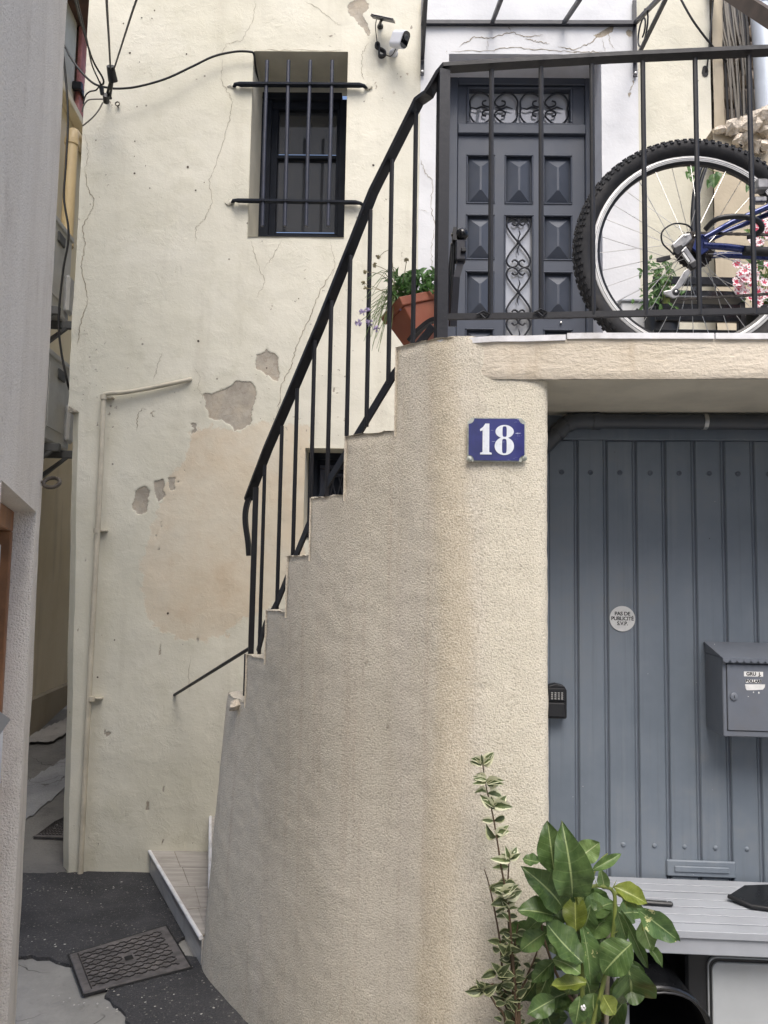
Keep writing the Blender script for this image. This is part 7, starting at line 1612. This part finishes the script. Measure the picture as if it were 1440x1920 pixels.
cab_([(195, 186, 4.02), (178, 186, 4.03), (165, 188, 4.04), (157, 198, 4.05), (154, 210, 4.08)], .0038, 'wall_cable', 'short grey cable bending over the house corner', 'gcable')
cab_([(193, 192, 4.02), (184, 208, 4.03), (172, 222, 4.04), (155, 236, 4.07)], .0038, 'wall_cable', 'grey cable hanging down to the house corner', 'gcable')
cab_([(60, -60, 4.1), (110, 60, 4.25), (127, 200, 4.3), (124, 300, 4.3), (120, 370, 4.3), (128, 425, 4.3), (127, 460, 4.3), (118, 510, 4.3), (110, 600, 4.3), (115, 660, 4.3), (126, 715, 4.3), (130, 730, 4.35)], .0065, 'hanging_cable', 'long black cable hanging along the alley beside the house corner')
clp = thing('cable_clamp', 'black overhead cable anchor clamps on the house wall', 'clamp', P(205, 175, 4.0))
def cyl(a, b, r0, r1, name, mat='black', n=12): m = MB(); m.tube([P(*a), P(*b)], [r0, r1], n); return m.build(name, MAT[mat], clp, world=True, smooth=45)
cyl((207, 124, 3.84), (212, 152, 3.9), .021, .026, 'wedge_body'); cyl((208, 150, 3.9), (202, 174, 4.0), .008, .008, 'bail'); cyl((211, 154, 3.9), (207, 180, 4.02), .006, .006, 'bail')
cyl((190, 164, 3.99), (192, 178, 4.0), .013, .011, 'splice'); cyl((199, 178, 4.0), (199, 192, 4.04), .018, .016, 'anchor_block'); cyl((204, 174, 4.0), (207, 184, 4.04), .010, .010, 'splice'); cyl((190, 160, 3.99), (187, 152, 3.97), .004, .003, 'splice')
cyl((201, 188, 4.03), (203, 186, 4.14), .008, .008, 'wall_hook')

# ================================================================== manhole covers
def manhole(corners, lab, pat=True, lift=.022):
    c4 = [Vector(p) for p in corners]; o0 = sum(c4, Vector()) / 4; mh = thing('manhole_cover', lab, 'manhole cover', (o0.x, o0.y, o0.z - lift), 0, 'manhole covers')
    def bl(u, v, dz=0): a = c4[0].lerp(c4[1], u); b = c4[3].lerp(c4[2], u); p = a.lerp(b, v); return Vector((p.x, p.y, p.z + dz))
    m = MB(); q = [bl(0, 0), bl(1, 0), bl(1, 1), bl(0, 1)]; m.add(q + [v - Vector((0, 0, .05)) for v in q], [(0, 1, 2, 3), (0, 4, 5, 1), (1, 5, 6, 2), (2, 6, 7, 3), (3, 7, 4, 0)]); m.build('cover_plate', MAT['castiron'], mh, world=True, bevel=.004)
    m = MB()
    if pat:
        nu, nv = 14, 11
        for i in range(nu):
            for j in range(nv):
                u = .085 + (i + .5) * .83 / nu; v = .07 + (j + .5) * .86 / nv; 
                if .44 < u < .56 and .42 < v < .58: continue
                du, dv = .83 / nu * .5, .86 / nv * .5; s_ = 1 if (i + j) % 2 else -1
                pts = [bl(u - du * .95, v - dv * .2 * s_, .001), bl(u - du * .1, v - dv * .2 * s_, .001), bl(u + du * .5, v + dv * .45 * s_, .001), bl(u + du * .95, v + dv * .45 * s_, .001)]
                m.bar(pts, .005, .0035)
    m.bar([bl(.075, .05, .001), bl(.075, .95, .001)], .004, .003)
    p_ = m.build('groove_lines', MAT['casthi'], mh, world=True); p_['kind'] = 'stuff'  # dark bars on the plate imitate shaded grooves by colour
    if pat:
        m = MB(); m.add([bl(.46, .45, .0015), bl(.54, .45, .0015), bl(.54, .55, .0015), bl(.46, .55, .0015)], [(0, 1, 2, 3)]); m.build('lifting_slot', MAT['ink'], mh, world=True)
        m = MB(); m.add([bl(-.018, -.03, -.004), bl(1.018, -.03, -.004), bl(1.018, 1.035, -.004), bl(-.018, 1.035, -.004)], [(0, 1, 2, 3)]); m.build('gap_shadow', MAT['ink'], mh, world=True)  # black sheet painted as the shadow gap around the cover
manhole([PZ(130, 1789, GZ + .016), PZ(311, 1735, GZ + .016), PZ(357, 1811, GZ + .016), PZ(157, 1862, GZ + .016)], 'cast-iron manhole cover with raised tread pattern in front of the stairs')
up4 = Vector((0, 0, .022))
manhole([alley_pt(62, 1575) + up4, alley_pt(120, 1577) + up4, alley_pt(128, 1532) + up4, alley_pt(104, 1546) + up4], 'smaller metal manhole cover in the alley behind the house corner', True, .01)
# scattered pebbles and paint flakes on the asphalt
pb_ = MB(); rnd = random.Random(4)
for i in range(330):
    px, py = rnd.uniform(50, 470), rnd.uniform(1650, 1925)
    if vnoise(np.array(px / 60.), np.array(py / 40.), 3) < .5: continue
    px = px; p = PZ(px, py, GZ); r_ = rnd.uniform(.0015, .005)
    pb_.lathe([(.0001, -r_ * .3), (r_, 0), (.0001, r_ * .5)], Matrix.Translation((p.x, p.y, GZ + .010 + r_ * .2)) @ Matrix.Rotation(rnd.uniform(0, 6), 4, 'Z') @ Matrix.Diagonal((rnd.uniform(.7, 1.6), 1, 1, 1)), 5)
tag(pb_.build('gravel', MAT['grit']), 'scattered pale grit and paint flakes on the dark asphalt', 'gravel', kind='stuff')
